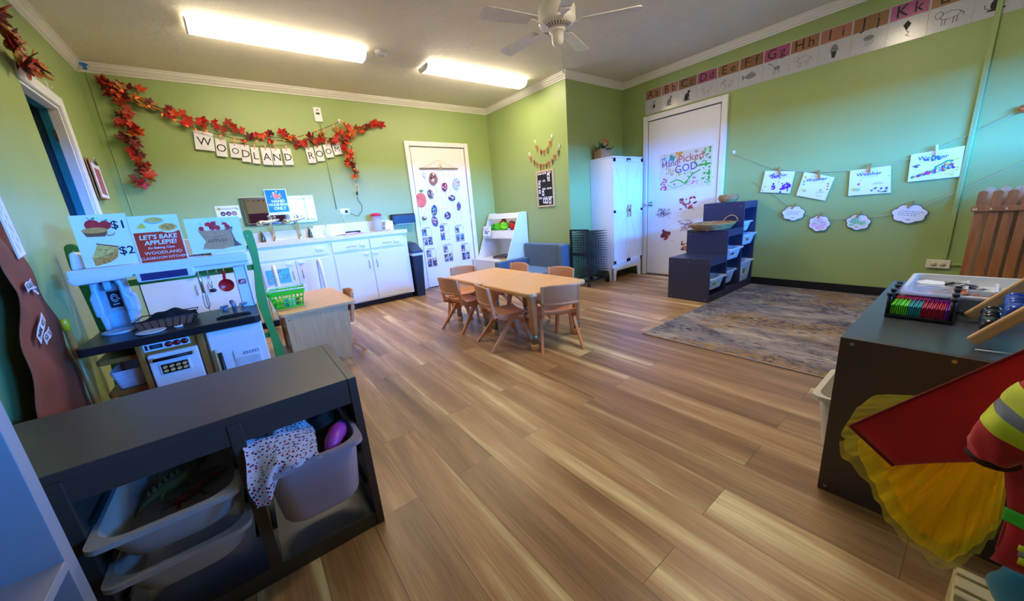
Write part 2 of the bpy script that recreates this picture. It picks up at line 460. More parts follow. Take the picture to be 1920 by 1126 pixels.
# ---- open doorway in the left wall with casing, teal door leaf and a dim hall behind
root = thing('door_3', None, None, (0, 0, 0)); root['kind'] = 'structure'
c = MB(M_white)
c.box(XL, XL+0.018, DY1, DY1+0.075, 0, DZ+0.075); c.box(XL, XL+0.018, DY0-0.02, DY1, DZ, DZ+0.075)
c.build('door_casing', root, bevel=0.004)
c = MB(M_white)
c.box(XL-0.055, XL, DY1-0.02, DY1, 0, DZ); c.box(XL-0.055, XL, DY0, DY1-0.02, DZ-0.02, DZ)
c.build('door_jamb', root, bevel=0.003)
c = MB(mat('teal_gloss_paint', (38, 128, 150), 0.4)); c.box(XL-0.095, XL-0.055, DY1-0.024, DY1, 0, DZ); c.box(XL-0.095, XL-0.055, DY0, DY1-0.024, DZ-0.024, DZ); c.build('door_stop_or_gap_shade', root)
c = MB(mat('hall_teal_with_gloom', (20, 62, 74), 0.7)); c.box(XL-T-0.04, XL-0.095, DY1-0.020, DY1, 0, DZ); c.box(XL-T-0.04, XL-0.095, DY0, DY1-0.020, DZ-0.020, DZ); c.build('hall_gloom_strip', root)  # dark strip over the wall reveal, standing in for the unlit hall
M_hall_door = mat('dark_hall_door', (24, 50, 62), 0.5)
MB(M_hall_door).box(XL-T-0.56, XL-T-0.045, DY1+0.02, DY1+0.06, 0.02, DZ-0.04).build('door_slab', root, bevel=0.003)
MB(mat('brass_hinge', (150, 130, 90), 0.4, metal=0.8)).box(XL-0.060, XL-0.050, DY1-0.026, DY1-0.022, 1.82, 1.90).build('door_hinge', root)
M_hall = mat('hall_teal_with_gloom', (20, 62, 74), 0.7)  # the hall's gloom is put into this dark teal
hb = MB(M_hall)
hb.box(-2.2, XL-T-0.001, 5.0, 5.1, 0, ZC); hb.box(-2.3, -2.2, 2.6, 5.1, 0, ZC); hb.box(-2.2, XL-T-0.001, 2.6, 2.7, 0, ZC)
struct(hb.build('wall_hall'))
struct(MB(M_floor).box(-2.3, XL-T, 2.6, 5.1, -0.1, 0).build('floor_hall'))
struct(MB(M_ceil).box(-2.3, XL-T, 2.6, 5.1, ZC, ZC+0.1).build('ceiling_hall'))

# ================================================================ ceiling lamps, fan, smoke detector
def tube_material():
    m = bpy.data.materials.new('glowing_acrylic_diffuser'); m.use_nodes = True
    b = m.node_tree.nodes['Principled BSDF']
    b.inputs['Base Color'].default_value = (0.9, 0.9, 0.85, 1)
    b.inputs['Emission Color'].default_value = TUBE_COLOR; b.inputs['Emission Strength'].default_value = TUBE_STRENGTH
    n = m.node_tree.nodes.new('ShaderNodeTexNoise'); n.inputs['Scale'].default_value = 4
    b.inputs['Roughness'].default_value = 0.4
    return m
M_tube = tube_material()
def fixture(label, x0, x1, y0, y1):
    cx, cy = (x0+x1)/2, (y0+y1)/2
    r = thing('fluorescent_ceiling_light', label, 'ceiling light', (cx, cy, ZC), 0, 'long fluorescent ceiling fixtures')
    hx, hy = (x1-x0)/2, (y1-y0)/2
    MB(M_white).box(-hx+.02, hx-.02, -hy+.03, hy-.03, -0.045, -0.001).build('housing', r)
    d = MB(M_tube); prof = [(-hy, -0.012), (-hy, -0.03), (-hy+.03, -0.058), (-hy+.055, -0.066), (hy-.055, -0.066), (hy-.03, -0.058), (hy, -0.03), (hy, -0.012)]
    d.prism(prof, 'yz', -hx+.014, hx-.014, False); d.build('diffuser', r)
    for s in (-1, 1):
        e = MB(M_white); q = [(u*1.03, v*1.03) for u, v in prof]
        e.prism(q, 'yz', min(s*hx, s*(hx-.014)), max(s*hx, s*(hx-.014)))
        e.build('end_cap', r)
    return r
fixture('long glowing white fluorescent fixture on the ceiling nearer the leaf garland', 0.04, 1.37, 3.82, 4.03)
fixture('long glowing white fluorescent fixture on the ceiling nearer the ceiling fan', 1.975, 3.36, 3.82, 4.03)
fixture('added fluorescent fixture on the ceiling this side of the fan, out of the picture', 1.975, 3.36, 0.80, 1.01)  # unseen fixture, added to brighten the near floor
sd = MB(M_white); sd.lathe([(0, -0.035), (0.035, -0.035), (0.052, -0.028), (0.06, -0.012), (0.06, 0)], n=28); sd.mat(mat('detector_slots', (120, 116, 108))); sd.lathe([(0.018, -0.0352), (0.022, -0.0358), (0.026, -0.0352)], n=24)
o = sd.build('smoke_detector', loc=(1.50, 3.82, ZC)); tag(o, 'round white smoke detector on the ceiling between the two long lights', 'smoke detector')

fan = thing('ceiling_fan', 'white five-bladed ceiling fan with a hanging pull chain', 'ceiling fan', (2.34, 2.27, ZC))
M_fan = mat('white_fan_enamel', (232, 226, 218), 0.3)
MB(M_fan).lathe([(0, -0.001), (0.075, -0.001), (0.07, -0.03), (0.05, -0.05), (0.05, -0.07)], n=28).build('canopy', fan)
MB(M_fan).lathe([(0.02, -0.05), (0.09, -0.07), (0.130, -0.085), (0.142, -0.11), (0.145, -0.19), (0.138, -0.215), (0.115, -0.232), (0.075, -0.245), (0.055, -0.248), (0.0, -0.248)], n=40).build('motor_housing', fan)
for k in range(30):
    a = 2*pi*k/30
    if (k % 15) > 9: continue
    sl = MB(mat('vent_shadow', (40, 38, 40), 0.8))
    d = Vector((cos(a), sin(a), 0)); s = Vector((-sin(a), cos(a), 0))*0.0028
    p = d*0.118+Vector((0, 0, -0.2315)); q = d*0.082+Vector((0, 0, -0.2435))
    sl.add([p-s, p+s, q+s, q-s, p-s+Vector((0, 0, .004)), p+s+Vector((0, 0, .004)), q+s+Vector((0, 0, .004)), q-s+Vector((0, 0, .004))], [(0, 1, 2, 3), (4, 7, 6, 5), (0, 4, 5, 1), (2, 6, 7, 3), (1, 5, 6, 2), (0, 3, 7, 4)])
    sl.build('vent_slot', fan, loc=(0, 0, -0.0015))
MB(M_fan).lathe([(0.0, -0.246), (0.062, -0.246), (0.064, -0.262), (0.052, -0.268), (0.046, -0.27), (0.046, -0.32), (0.040, -0.345), (0.026, -0.357), (0, -0.36)], n=28).build('switch_housing', fan)
ch = MB(mat('brass_chain', (150, 140, 110), 0.35, metal=0.8)); ch.tube([(0.045, 0.0, -0.285), (0.05, 0.0, -0.30), (0.05, 0, -0.52)], 0.0016, 6); ch.ball((0.05, 0, -0.53), (0.007, 0.007, 0.011), 10, 8); ch.build('pull_chain', fan)
for k in range(5):
    a = R(-49)+2*pi*k/5
    ca, sa = cos(a), sin(a); X = Matrix.Rotation(a, 4, 'Z')
    arm = MB(M_fan); arm.xf = X
    arm.prism([(0.10, -0.018), (0.17, -0.012), (0.22, -0.035), (0.25, -0.04), (0.25, 0.04), (0.22, 0.035), (0.17, 0.012), (0.10, 0.018)], 'xy', -0.222, -0.214)
    arm.build('blade_arm', fan, bevel=0.002)
    bl = MB(M_fan); bl.xf = X @ Matrix.Translation((0, 0, -0.208)) @ Matrix.Rotation(R(11), 4, 'X')
    pts = [(0.19, -0.05), (0.56, -0.068)]+[(0.60+0.03*sin(pi*i/8), -0.068*cos(pi*i/8)) for i in range(9)]+[(0.56, 0.068), (0.19, 0.05)]
    bl.prism(pts, 'xy', 0, 0.006); bl.build('fan_blade', fan, bevel=0.001)
# ================================================================ shared furniture materials
M_char = mat('charcoal_painted_board', (66, 55, 48), 0.38, var=0.04, scale=6, bump=0.03)
M_navy = mat('dark_blue_grey_board', (44, 48, 78), 0.4, var=0.04, scale=6, bump=0.03)
M_rail = mat('dark_plastic_runner', (28, 28, 32), 0.5)
M_tub = mat('translucent_milky_plastic', (205, 205, 212), 0.3, var=0.02, spec=0.5)
M_tub.node_tree.nodes['Principled BSDF'].inputs['Subsurface Weight'].default_value = 0.0
M_screw = mat('zinc_screw', (170, 168, 165), 0.3, metal=1.0)
M_maple = mat('maple_plywood', (206, 158, 106), 0.42, c2=(218, 176, 126), scale=4, stretch=(14, 14, 1.2), bump=0.03)
M_pine = mat('oiled_pine', (138, 80, 36), 0.45, c2=(166, 106, 56), scale=5, stretch=(10, 10, 1.0), bump=0.05)
M_tan = mat('tan_moulded_plastic', (216, 150, 102), 0.42, var=0.02, scale=8)
M_tanw = mat('tan_table_laminate', (222, 164, 108), 0.4, c2=(228, 174, 120), scale=3, stretch=(1.5, 12, 1))
M_paper = mat('white_copy_paper', (236, 236, 242), 0.6, var=0.01)
M_lam = mat('glossy_laminated_sheet', (240, 240, 246), 0.15, var=0.01)
M_ink = mat('black_ink', (22, 22, 26), 0.6)
M_red = mat('red_print', (196, 52, 40), 0.4)
M_chrome = mat('polished_chrome', (220, 222, 226), 0.12, metal=1.0)
M_kraft = mat('brown_kraft_paper', (118, 56, 32), 0.75, c2=(136, 70, 42), scale=3, bump=0.35, bscale=5)

def col(name, c, rough=0.5, **k): return mat(name, c, rough, **k)

def tub(parent_name, label, cat, loc, L, W, H, group=None, rz=0, m=None, rim=0.022, taper=0.82, tag_label=None, rc=.05):
    """open plastic storage bin: L along x (front to back), W along y, rim flange; origin at its base"""
    r = thing(parent_name, label, cat, loc, rz, group)
    m = m or M_tub
    def loop(l, w_, z, rr): return [Vector((x, y, z)) for x, y in rrect(-l/2, l/2, -w_/2, w_/2, rr, 5)]
    t = 0.003
    b = MB(m)
    b.loft([loop(L*taper-.02, W*taper-.02, 0.0, rc-.01), loop(L*taper-.004, W*taper-.004, .005, rc), loop(L*taper, W*taper, .014, rc), loop(L*.93, W*.93, H-.012, rc*.9), loop(L*.93, W*.93, H, rc*.9), loop(L*.93-2*t, W*.93-2*t, H, rc*.87), loop(L*taper-2*t, W*taper-2*t, .014, rc*.95), loop(L*taper-.03, W*taper-.03, t, rc-.015)], True, True)
    b.build('tub_body', r)
    f = MB(m)
    f.loft([loop(L*.93-2*t, W*.93-2*t, H-.004, rc*.87), loop(L*.93-2*t, W*.93-2*t, H+.002, rc*.87), loop(L, W, H+.002, .03), loop(L, W, H-.012, .03), loop(L-.004, W-.004, H-.012, .03), loop(L-.006, W-.006, H-.004, .03)], False, False, True)
    f.build('rim', r)
    if tag_label:
        g = MB(M_paper); q = W*.42
        g.box(L*.5*(taper+.93)/2+.001, L*.5*(taper+.93)/2+.003, -q*.9, q*.5, H*.35, H*.72)
        g.mat(M_ink)
        for i in range(3): g.box(L*.5*(taper+.93)/2+.003, L*.5*(taper+.93)/2+.0036, -q*.1, q*.4-.01*i, H*(.42+.09*i), H*(.445+.09*i))
        g.mat(col('label_picture_'+tag_label[0], tag_label[1]))
        g.box(L*.5*(taper+.93)/2+.003, L*.5*(taper+.93)/2+.0036, -q*.8, -q*.2, H*.4, H*.68)
        g.build('bin_label', r)
    return r

# ================================================================ low charcoal storage frame, front left
sx0, sx1, sy0, sy1, sh = -0.735, 0.218, 1.20, 1.655, 0.587
r = thing('storage_shelf', 'low charcoal three-bay storage frame in the left foreground holding white tubs', 'shelf', (0, 0, 0))
t = 0.026
MB(M_char).box(sx0+t, sx1-t, sy0, sy1, sh-t, sh).build('top_panel', r, bevel=0.002)
MB(M_char).box(sx0+t, sx1-t, sy0+.004, sy1, 0.03, 0.05).build('bottom_panel', r, bevel=0.002)
for x0, x1 in ((sx0, sx0+t), (sx1-t, sx1)): MB(M_char).box(x0, x1, sy0-.002, sy1, 0, sh).build('side_panel', r, bevel=0.002)
dv = -0.115
for dq in (dv, -.448): MB(M_char).box(dq-.016, dq+.016, sy0-.002, sy1, 0.05, sh-t).build('divider', r, bevel=0.002)
f = MB(M_char); f.box(sx0+t, sx1-t, sy0+.002, sy0+.02, sh-t-.062, sh-t); f.build('front_rail', r, bevel=0.002)
MB(M_char).box(sx0+t, sx1-t, sy0+.001, sy0+.02, 0.0, 0.055).build('plinth', r, bevel=0.002)
MB(M_char).box(sx0+t, sx1-t, sy1-.02, sy1-.004, sh-t-.062, sh-t).build('back_rail', r, bevel=0.002)
for (xa, s) in ((sx0+t, 1), (-.464, -1), (-.432, 1), (dv-.016, -1), (dv+.016, 1), (sx1-t, -1)):
    for z in (0.17, 0.30, 0.42):
        MB(M_rail).box(min(xa, xa+s*.012), max(xa, xa+s*.012), sy0+.03, sy1-.03, z-.008, z+.008).build('runner', r, bevel=0.001)
for z in (0.06, 0.53):
    MB(M_screw).tube([(sx1-.0005, sy0+.05, z), (sx1+.001, sy0+.05, z)], 0.005, 10).build('screw', r)
# tubs in its bays
gw = 'milky tubs in the low charcoal frame'
M_tubg = mat('milky_plastic_with_shade', (180, 172, 162), .35, var=.02)  # white plastic greyed to stand for the dim shelf bays
tb = tub('storage_tub', 'shallow milky tub with two toy dinosaurs, upper of the pair in the middle bay', 'tub', (-0.2815, 1.345, 0.302), 0.43, 0.296, 0.10, gw, rz=R(-90), m=M_tubg, taper=.80, rc=.075)
tb2 = tub('storage_tub', 'shallow milky tub, lower of the pair in the middle bay of the low frame', 'tub', (-0.2815, 1.345, 0.187), 0.43, 0.296, 0.10, gw, rz=R(-90), m=M_tubg, taper=.80, rc=.075)
M_tubc = mat('cloudy_pinkish_plastic', (166, 150, 160), 0.3, c2=(186, 172, 178), scale=4)
tb3 = tub('storage_tub', 'deep cloudy tub with patterned cloth spilling out, in the right bay of the low frame', 'tub', (0.0485, 1.305, 0.208), 0.43, 0.276, 0.215, gw, rz=R(-90), m=M_tubc, taper=.82, rc=.07)
# patterned pillow-like cloth with cherries
M_cherry = bpy.data.materials.new('white_cotton_with_red_and_navy_print'); M_cherry.use_nodes = True
def _cherry(m):
    t = m.node_tree; b = t.nodes['Principled BSDF']; N = t.nodes.new; K = t.links.new
    tc = N('ShaderNodeTexCoord')
    def dots(scale, thr, off, c, prev):
        mp = N('ShaderNodeMapping'); mp.inputs['Location'].default_value = off; K(tc.outputs['Object'], mp.inputs[0])
        v = N('ShaderNodeTexVoronoi'); v.inputs['Scale'].default_value = scale; v.inputs['Randomness'].default_value = 0.35; K(mp.outputs[0], v.inputs[0])
        lt = N('ShaderNodeMath'); lt.operation = 'LESS_THAN'; lt.inputs[1].default_value = thr; K(v.outputs['Distance'], lt.inputs[0])
        mx = N('ShaderNodeMix'); mx.data_type = 'RGBA'; K(lt.outputs[0], mx.inputs['Factor'])
        if isinstance(prev, tuple): mx.inputs['A'].default_value = prev
        else: K(prev, mx.inputs['A'])
        mx.inputs['B'].default_value = c; return mx.outputs['Result']
    a = dots(75, 0.27, (0, 0, 0), lin((168, 34, 48)), lin((214, 206, 212)))
    a = dots(75, 0.25, (0.0058, 0.0025, 0.005), lin((30, 30, 70)), a)
    a = dots(75, 0.22, (-0.002, 0.006, -0.005), lin((150, 30, 50)), a)
    K(a, b.inputs['Base Color']); b.inputs['Roughness'].default_value = 0.9
_cherry(M_cherry)
def crumple(mb, c, rx, ry, rz, amp, seed, nu=48, nv=30, f=5):
    rnd = random.Random(seed); ph = [(rnd.uniform(1, f), rnd.uniform(1, f), rnd.uniform(0, 6.3), rnd.uniform(0, 6.3)) for _ in range(9)]
    def fn(u, v):
        a = 2*pi*u; b = -pi/2+pi*v
        k = 1+amp*sum(sin(p*a+q)*cos(s*b*2+w_) for p, s, q, w_ in [(round(h[0]), h[1], h[2], h[3]) for h in ph])/3
        return Vector((c[0]+rx*cos(b)*cos(a)*k, c[1]+ry*cos(b)*sin(a)*k, c[2]+rz*sin(b)*k))
    return mb.grid(fn, nu, nv, True)
cl = MB(M_cherry)
crumple(cl, (-.015, 1.275, .425), .085, .135, .068, .10, 21, 80, 50, 4)
def _flap(u, v):
    x = -.112+.175*u+.004*sin(8*v); zt = .495-.03*u; zb_ = .352 if u < .16 else (.352+.072*min(1, (u-.16)/.26)) 
    z = zt+(zb_-zt)*v; y = 1.215-.125*sin(pi/2*min(1, v*1.35))+.006*sin(14*u+3*v)+.004*sin(25*u*v)
    return Vector((x, y, z))
cl.grid(_flap, 50, 34)
tag(cl.build('cotton_cloth'), 'white cotton cloth with small cherry print spilling over the deep tub', 'cloth')
pk = MB(mat('magenta_plastic', (176, 60, 160), 0.35)); pk.tube([(.085, 1.125, .40), (.105, 1.15, .418), (.130, 1.19, .425), (.150, 1.24, .420)], [.012, .024, .028, .018], 16)
tag(pk.build('toy_handbag'), 'pink plastic toy in the deep tub beside the cherry cloth', 'toy')
bl = MB(mat('dark_brown_cloth', (52, 38, 34), 0.9)); crumple(bl, (0.10, 1.30, 0.435), .045, .07, .050, .12, 5)
tag(bl.build('brown_cloth'), 'crumpled dark brown cloth in the deep tub behind the pink toy', 'cloth')

# toy dinosaurs lying in the upper shallow tub
def limb(mb, pts, rs, n=8): mb.tube(pts, rs, n)
M_dino = mat('olive_dinosaur_rubber', (120, 112, 50), 0.55, c2=(122, 120, 66), scale=40, bump=0.3, bscale=160)
M_dino2 = mat('reddish_dinosaur_rubber', (156, 60, 40), 0.55, c2=(92, 44, 34), scale=40, bump=0.3, bscale=160)
zb = 0.322
d1 = MB(M_dino)
limb(d1, [(-.391, 1.351, zb), (-.380, 1.372, zb+.005), (-.366, 1.395, zb+.010), (-.345, 1.405, zb+.016), (-.318, 1.415, zb+.022), (-.290, 1.431, zb+.024), (-.270, 1.445, zb+.026), (-.250, 1.462, zb+.034), (-.228, 1.488, zb+.044), (-.210, 1.510, zb+.050), (-.202, 1.520, zb+.050)], [.002, .004, .007, .013, .019, .020, .016, .009, .007, .009, .004], 12)
for p, q in (((-.33, 1.40, zb+.02), (-.335, 1.375, zb-.008)), ((-.32, 1.425, zb+.02), (-.345, 1.455, zb-.004)), ((-.275, 1.43, zb+.02), (-.262, 1.405, zb-.006)), ((-.27, 1.455, zb+.02), (-.27, 1.485, zb-.004))):
    limb(d1, [p, ((p[0]+q[0])/2-.006, (p[1]+q[1])/2, (p[2]+q[2])/2), q, (q[0]+.012, q[1], q[2])], [.009, .006, .004, .002], 8)
for i in range(12):
    u = i/11; x = -.365+.15*u; y = 1.40+.10*u*u+.02*u; z = zb+.028+.012*sin(pi*min(1, u*1.4))+.022*u
    d1.add([(x-.006, y, z-.008), (x+.006, y+.003, z-.008), (x, y+.002, z+.011), (x, y-.002, z-.010)], [(0, 1, 2), (0, 2, 3), (1, 3, 2), (0, 3, 1)])
for s_ in (-1, 1): limb(d1, [(-.340, 1.43, zb+.03), (-.335+.01*s_, 1.47, zb+.045), (-.345+.02*s_, 1.50, zb+.05)], [.006, .004, .002], 8)
tag(d1.build('toy_dinosaur'), 'olive green spiny toy dinosaur lying in the upper shallow tub', 'toy dinosaur')
d2 = MB(M_dino2)
limb(d2, [(-.335, 1.335, zb-.004), (-.310, 1.340, zb), (-.278, 1.341, zb+.006), (-.247, 1.370, zb+.008), (-.215, 1.392, zb+.008), (-.185, 1.407, zb+.010)], [.002, .008, .013, .010, .008, .002], 10)
for p, q in (((-.29, 1.335, zb+.004), (-.30, 1.315, zb-.006)), ((-.255, 1.36, zb+.006), (-.24, 1.335, zb-.006)), ((-.235, 1.385, zb+.006), (-.225, 1.405, zb-.004))):
    limb(d2, [p, ((p[0]+q[0])/2, (p[1]+q[1])/2, (p[2]+q[2])/2), q, (q[0]+.008, q[1], q[2])], [.006, .004, .003, .0015], 8)
tag(d2.build('toy_dinosaur'), 'reddish brown toy dinosaur in front of the olive one in the tub', 'toy dinosaur')

# ================================================================ white bookcase at the left edge
bx0, bx1, by1, bh = XL+0.004, -0.397, 1.040, 1.02
r = thing('bookcase', 'white bookcase at the bottom left corner of the picture', 'bookcase', (0, 0, 0))
M_bk = mat('shaded_white_board', (158, 156, 158), 0.4, var=0.015)  # white board greyed for the little light in this corner
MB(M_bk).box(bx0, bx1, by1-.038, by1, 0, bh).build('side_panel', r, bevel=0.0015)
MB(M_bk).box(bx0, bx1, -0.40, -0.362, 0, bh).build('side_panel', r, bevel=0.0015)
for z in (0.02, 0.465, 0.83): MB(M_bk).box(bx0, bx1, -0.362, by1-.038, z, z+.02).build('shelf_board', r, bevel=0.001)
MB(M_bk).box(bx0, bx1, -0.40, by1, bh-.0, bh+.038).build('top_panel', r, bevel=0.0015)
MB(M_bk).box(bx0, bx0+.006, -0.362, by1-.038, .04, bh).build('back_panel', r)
bg_ = MB(mat('brown_paper_bag', (110, 72, 40), 0.8, bump=0.3, bscale=20)); bg_.loft([[Vector((x, y, z)) for x, y in rrect(-0.56+k, -0.485-k, 0.56+k, 0.90-k, .02, 3)] for z, k in ((0.486, 0), (0.53, .004), (0.555, .012), (0.565, .03))], True, True)
tag(bg_.build('paper_bag'), 'brown paper bag on the shelf of the white bookcase', 'paper bag')

# ================================================================ brown paper tree on the left wall
r = thing('paper_tree', 'tall brown kraft paper tree trunk standing off the left wall', 'paper tree', (0, 0, 0))
tm = MB(M_kraft)
n_ = 26; L0 = []; 
def left_edge(z):
    E_ = [(2.02, 0.0), (2.058, .472), (2.099, .59), (2.141, .707), (2.212, .82), (2.265, .919), (2.259, 1.055), (2.20, 1.22), (2.14, 1.42)]
    for (a, za), (b, zb_) in zip(E_[:-1], E_[1:]):
        if za <= z <= zb_: return a+(b-a)*(z-za)/(zb_-za)
    return E_[-1][0]
def right_edge(z):
    E_ = [(2.78, 0.0), (2.782, .242), (2.783, .505), (2.776, .723), (2.735, .896), (2.706, 1.035), (2.66, 1.256), (2.62, 1.42)]
    for (a, za), (b, zb_) in zip(E_[:-1], E_[1:]):
        if za <= z <= zb_: return a+(b-a)*(z-za)/(zb_-za)
    return E_[-1][0]
def trunk(u, v):
    z = 1.42*v; a, b = left_edge(z), right_edge(z)
    y = a+(b-a)*u
    d = 0.075*(1-u)**1.3+0.012+0.008*sin(6*u+11*z)*sin(3*u)+0.006*sin(23*z+4*u)  # charcoal top tinted blue-grey for the daylight on it
    return Vector((XL+d, y, z))
tm.grid(trunk, 18, 60)
tm.build('paper_trunk', r, solid=.002)
# writing strips glued on the trunk
def on_trunk(y, z, lift=0.012):
    a, b = left_edge(z), right_edge(z); u = (y-a)/(b-a)
    d = 0.075*(1-max(0, min(1, u)))**1.3+0.012
    return XL+d+lift
def strip(label, s, y, z, L, H, rot, size):
    m = MB(M_paper); k = 14
    m.grid(lambda u, v: Vector(((u-.5)*L, -0.012*sin(pi*u)*0-0.004, (v-.5)*H+0.004*sin(2*pi*u))), k, 1)
    m.grid(lambda u, v: Vector(((u-.5)*L, -0.003, (v-.5)*H+0.004*sin(2*pi*u))), k, 1)
    m.mat(M_ink); 
    n = len(s); 
    for i, chh in enumerate(s):
        u = (i+.5)/n; m.text(chh, size, (u-.5)*L*.92, 0.004*sin(2*pi*u), -0.0052, bold=0.02, wide=.9)
    o = m.build('paper_strip', rot=(0, R(-rot), pi/2), loc=(on_trunk(y, z), y, z))
    # facing +x with a tilt inside the wall plane
    o.matrix_world = Matrix.Translation((on_trunk(y, z), y, z)) @ Matrix.Rotation(pi/2+R(6), 4, 'Z') @ Matrix.Rotation(R(-rot), 4, 'Y')
    tag(o, label, 'paper strip'); return o
strip('small paper strip reading PLEASE on the brown paper trunk, topmost strip', 'PLEASE', 2.492, 0.930, 0.115, 0.036, 10, 0.034)
strip('small curled paper strip reading LINE below the topmost strip on the trunk', 'LINE', 2.572, 0.905, 0.062, 0.036, -12, 0.030)
strip('paper strip reading THANK YOU! on the brown paper trunk', 'THANK YOU!', 2.417, 0.750, 0.20, 0.042, 22, 0.036)
strip("curled paper strip reading YOU'RE WELCOME beside the thank you strip", "YOU'RE", 2.475, 0.704, 0.135, 0.036, 12, 0.036)
# botanical poster taped to the trunk
m = MB(M_lam); m.box(0, 0.12, -0.004, 0, 0, 0.36); m.mat(col('poster_edge_pink', (190, 110, 130))); 
for q in ((0, .12, 0, .004), (0, .12, .356, .36), (0, .004, 0, .36), (.116, .12, 0, .36)): m.flat([(q[0], q[2]), (q[1], q[2]), (q[1], q[3]), (q[0], q[3])], -0.004)
m.mat(col('sketch_green', (110, 140, 110)))
for i in range(16):
    x = .02+.08*random.random(); z = .02+.31*i/16; m.line([(x, z), (x+.012, z+.012), (x+.004, z+.02), (x+.016, z+.028)], .0016, -0.004); m.disc(x+.012, z+.014, .006, .003, -0.004, 8, rot=.6)
o = m.build('botanical_poster'); o.matrix_world = Matrix.Translation((XL+.062, 2.480, 1.045)) @ Matrix.Rotation(pi/2+R(5), 4, 'Z') @ Matrix.Rotation(R(-6), 4, 'Y')
tag(o, 'white poster of green plant sketches on the brown paper trunk', 'poster')
# second strip of brown paper at the far left
m = MB(M_kraft); m.grid(lambda u, v: Vector((XL+.012+.02*sin(pi*u), 1.93+.10*u+.035*(1-v), 0.0+0.72*v)), 8, 20); m.grid(lambda u, v: Vector((XL+.006, 1.93+.10*u+.035*(1-v), 0.0+0.72*v)), 8, 20)
tag(m.build('paper_root'), 'narrow strip of brown paper on the left wall beside the bookcase', 'paper strip')
# broom handle leaning on the left wall
r = thing('broom_handle', 'wooden broom handle with a yellow cap leaning on the left wall', 'broom handle', (0, 0, 0))
p0, p1 = Vector((-0.755, 2.700, 0.0)), Vector((-0.757, 2.712, 0.735))
MB(mat('varnished_broom_wood', (172, 120, 58), 0.35)).tube([p0, p0+(p1-p0)*.5, p0+(p1-p0)*.93], 0.0125, 14).build('handle', r)
y = MB(mat('yellow_plastic_cap', (214, 190, 30), 0.35)); y.tube([p0+(p1-p0)*.92, p0+(p1-p0)*.985, p0+(p1-p0)*1.0], [.0145, .0145, .009], 14); y.build('hanger_cap', r)

# ================================================================ leaning clipboards on the left wall
for i, (y0, z0, lab) in enumerate(((4.43, 1.43, 'wooden clipboard with a pink painting hanging on the left wall by the door'),)):
    r = thing('clipboard', lab, 'clipboard', (XL, y0, z0), wall_rz('left'))
    for k in range(3):
        MB(mat('hardboard', (172, 132, 84), 0.5)).box(-0.13+.004*k, 0.13-.004*k, -0.010-.016*k, -0.004-.016*k, 0.0, 0.31-.004*k).build('board', r, bevel=0.002)
    m = MB(M_paper); m.box(-0.105, 0.105, -0.0445, -0.0425, 0.01, 0.27); m.mat(col('dusty_pink_paint', (168, 92, 104))); m.flat([(-.075, .035), (.07, .03), (.075, .235), (-.07, .24)], -0.0445); m.build('picture_sheet', r)
    m = MB(M_chrome); m.box(-0.05, 0.05, -0.052, -0.042, 0.262, 0.292); m.tube([(-.02, -.05, .29), (-.02, -.06, .325), (.02, -.06, .325), (.02, -.05, .29)], .003, 8); m.build('spring_clip', r)
# ================================================================ green wooden market stand behind the play kitchen
M_gr = mat('spring_green_painted_wood', (64, 150, 66), 0.4, var=0.05, scale=6)
r = thing('market_stand', 'green painted wooden play stand behind the toy kitchen', 'play stand', (0, 0, 0))
def wavy_post(xl, y, h, flip=1):
    L, Rr = [], []
    for i in range(25):
        z = h*i/24; k = i/24
        c = xl+0.012*sin(k*9)*flip; wd = 0.030-0.006*k+0.004*sin(k*14)
        L.append((c-wd, z)); Rr.append((c+wd, z))
    top = [(xl+0.012*sin(9)*flip+0.028*cos(a), h+0.028*sin(a)) for a in [0.3+2.5*q/6 for q in range(7)]]
    return L[::-1]+[] , Rr, top
for xl, f_ in ((0.072, 1), (-0.768+.03, -1)):
    L, Rr, top = wavy_post(xl, 3.13, 1.065, f_)
    MB(M_gr).prism(Rr+top+L, 'xz', 3.125, 3.150).build('post', r, bevel=0.003)
    MB(M_screw).tube([(xl, 3.127, 1.05), (xl, 3.122, 1.05)], .006, 10).build('screw', r)
for z0, z1 in ((0.812, 0.850), (0.96, 0.985), (0.30, 0.34)):
    MB(M_gr).box(-0.735, 0.07, 3.150, 3.166, z0, z1).build('cross_rail', r, bevel=0.002)

# ================================================================ toy kitchen
M_kw = mat('white_moulded_plastic', (228, 230, 234), 0.35, var=0.01)
M_kblue = mat('pale_blue_plastic', (172, 202, 222), 0.38, var=0.02)
M_ktop = mat('black_speckled_counter', (12, 13, 17), 0.35, c2=(30, 31, 36), scale=220)
M_kbr = mat('caramel_brown_plastic', (172, 104, 38), 0.42, var=0.04)
KX0, KX1, KY0, KY1 = -0.735, 0.022, 2.66, 3.10
r = thing('toy_kitchen', 'toy kitchen with black counter, brown oven frame and white plastic shelf', 'toy kitchen', (0, 0, 0))
# counter top
c = MB(M_ktop)
c.prism(rrect(KX0, KX1, 2.60, 3.08, .03, 4), 'xy', 0.545, 0.588); c.build('counter_top', r, bevel=0.006)
# splash edge and sink
c = MB(M_ktop); c.box(-0.19, -0.02, 2.70, 2.94, 0.586, 0.600); c.build('sink_rim', r, bevel=0.004)
c = MB(mat('sink_basin_dark', (30, 32, 38), 0.25)); c.box(-0.175, -0.035, 2.715, 2.88, 0.598, 0.603); c.build('sink_basin', r, bevel=0.002)
# tall back wall with cut out: side pillars, shelf
p = MB(M_kw)
p.prism(rrect(-0.055, 0.020, 0.588, 0.90, .02, 4), 'xz', 2.96, 3.08)
p.build('right_pillar', r, bevel=0.010)
p = MB(M_kw); p.box(-0.052, -0.047, 2.952, 2.962, .60, .88); p.box(0.010, 0.016, 2.952, 2.962, .60, .88); p.build('pillar_groove', r, bevel=0.002)
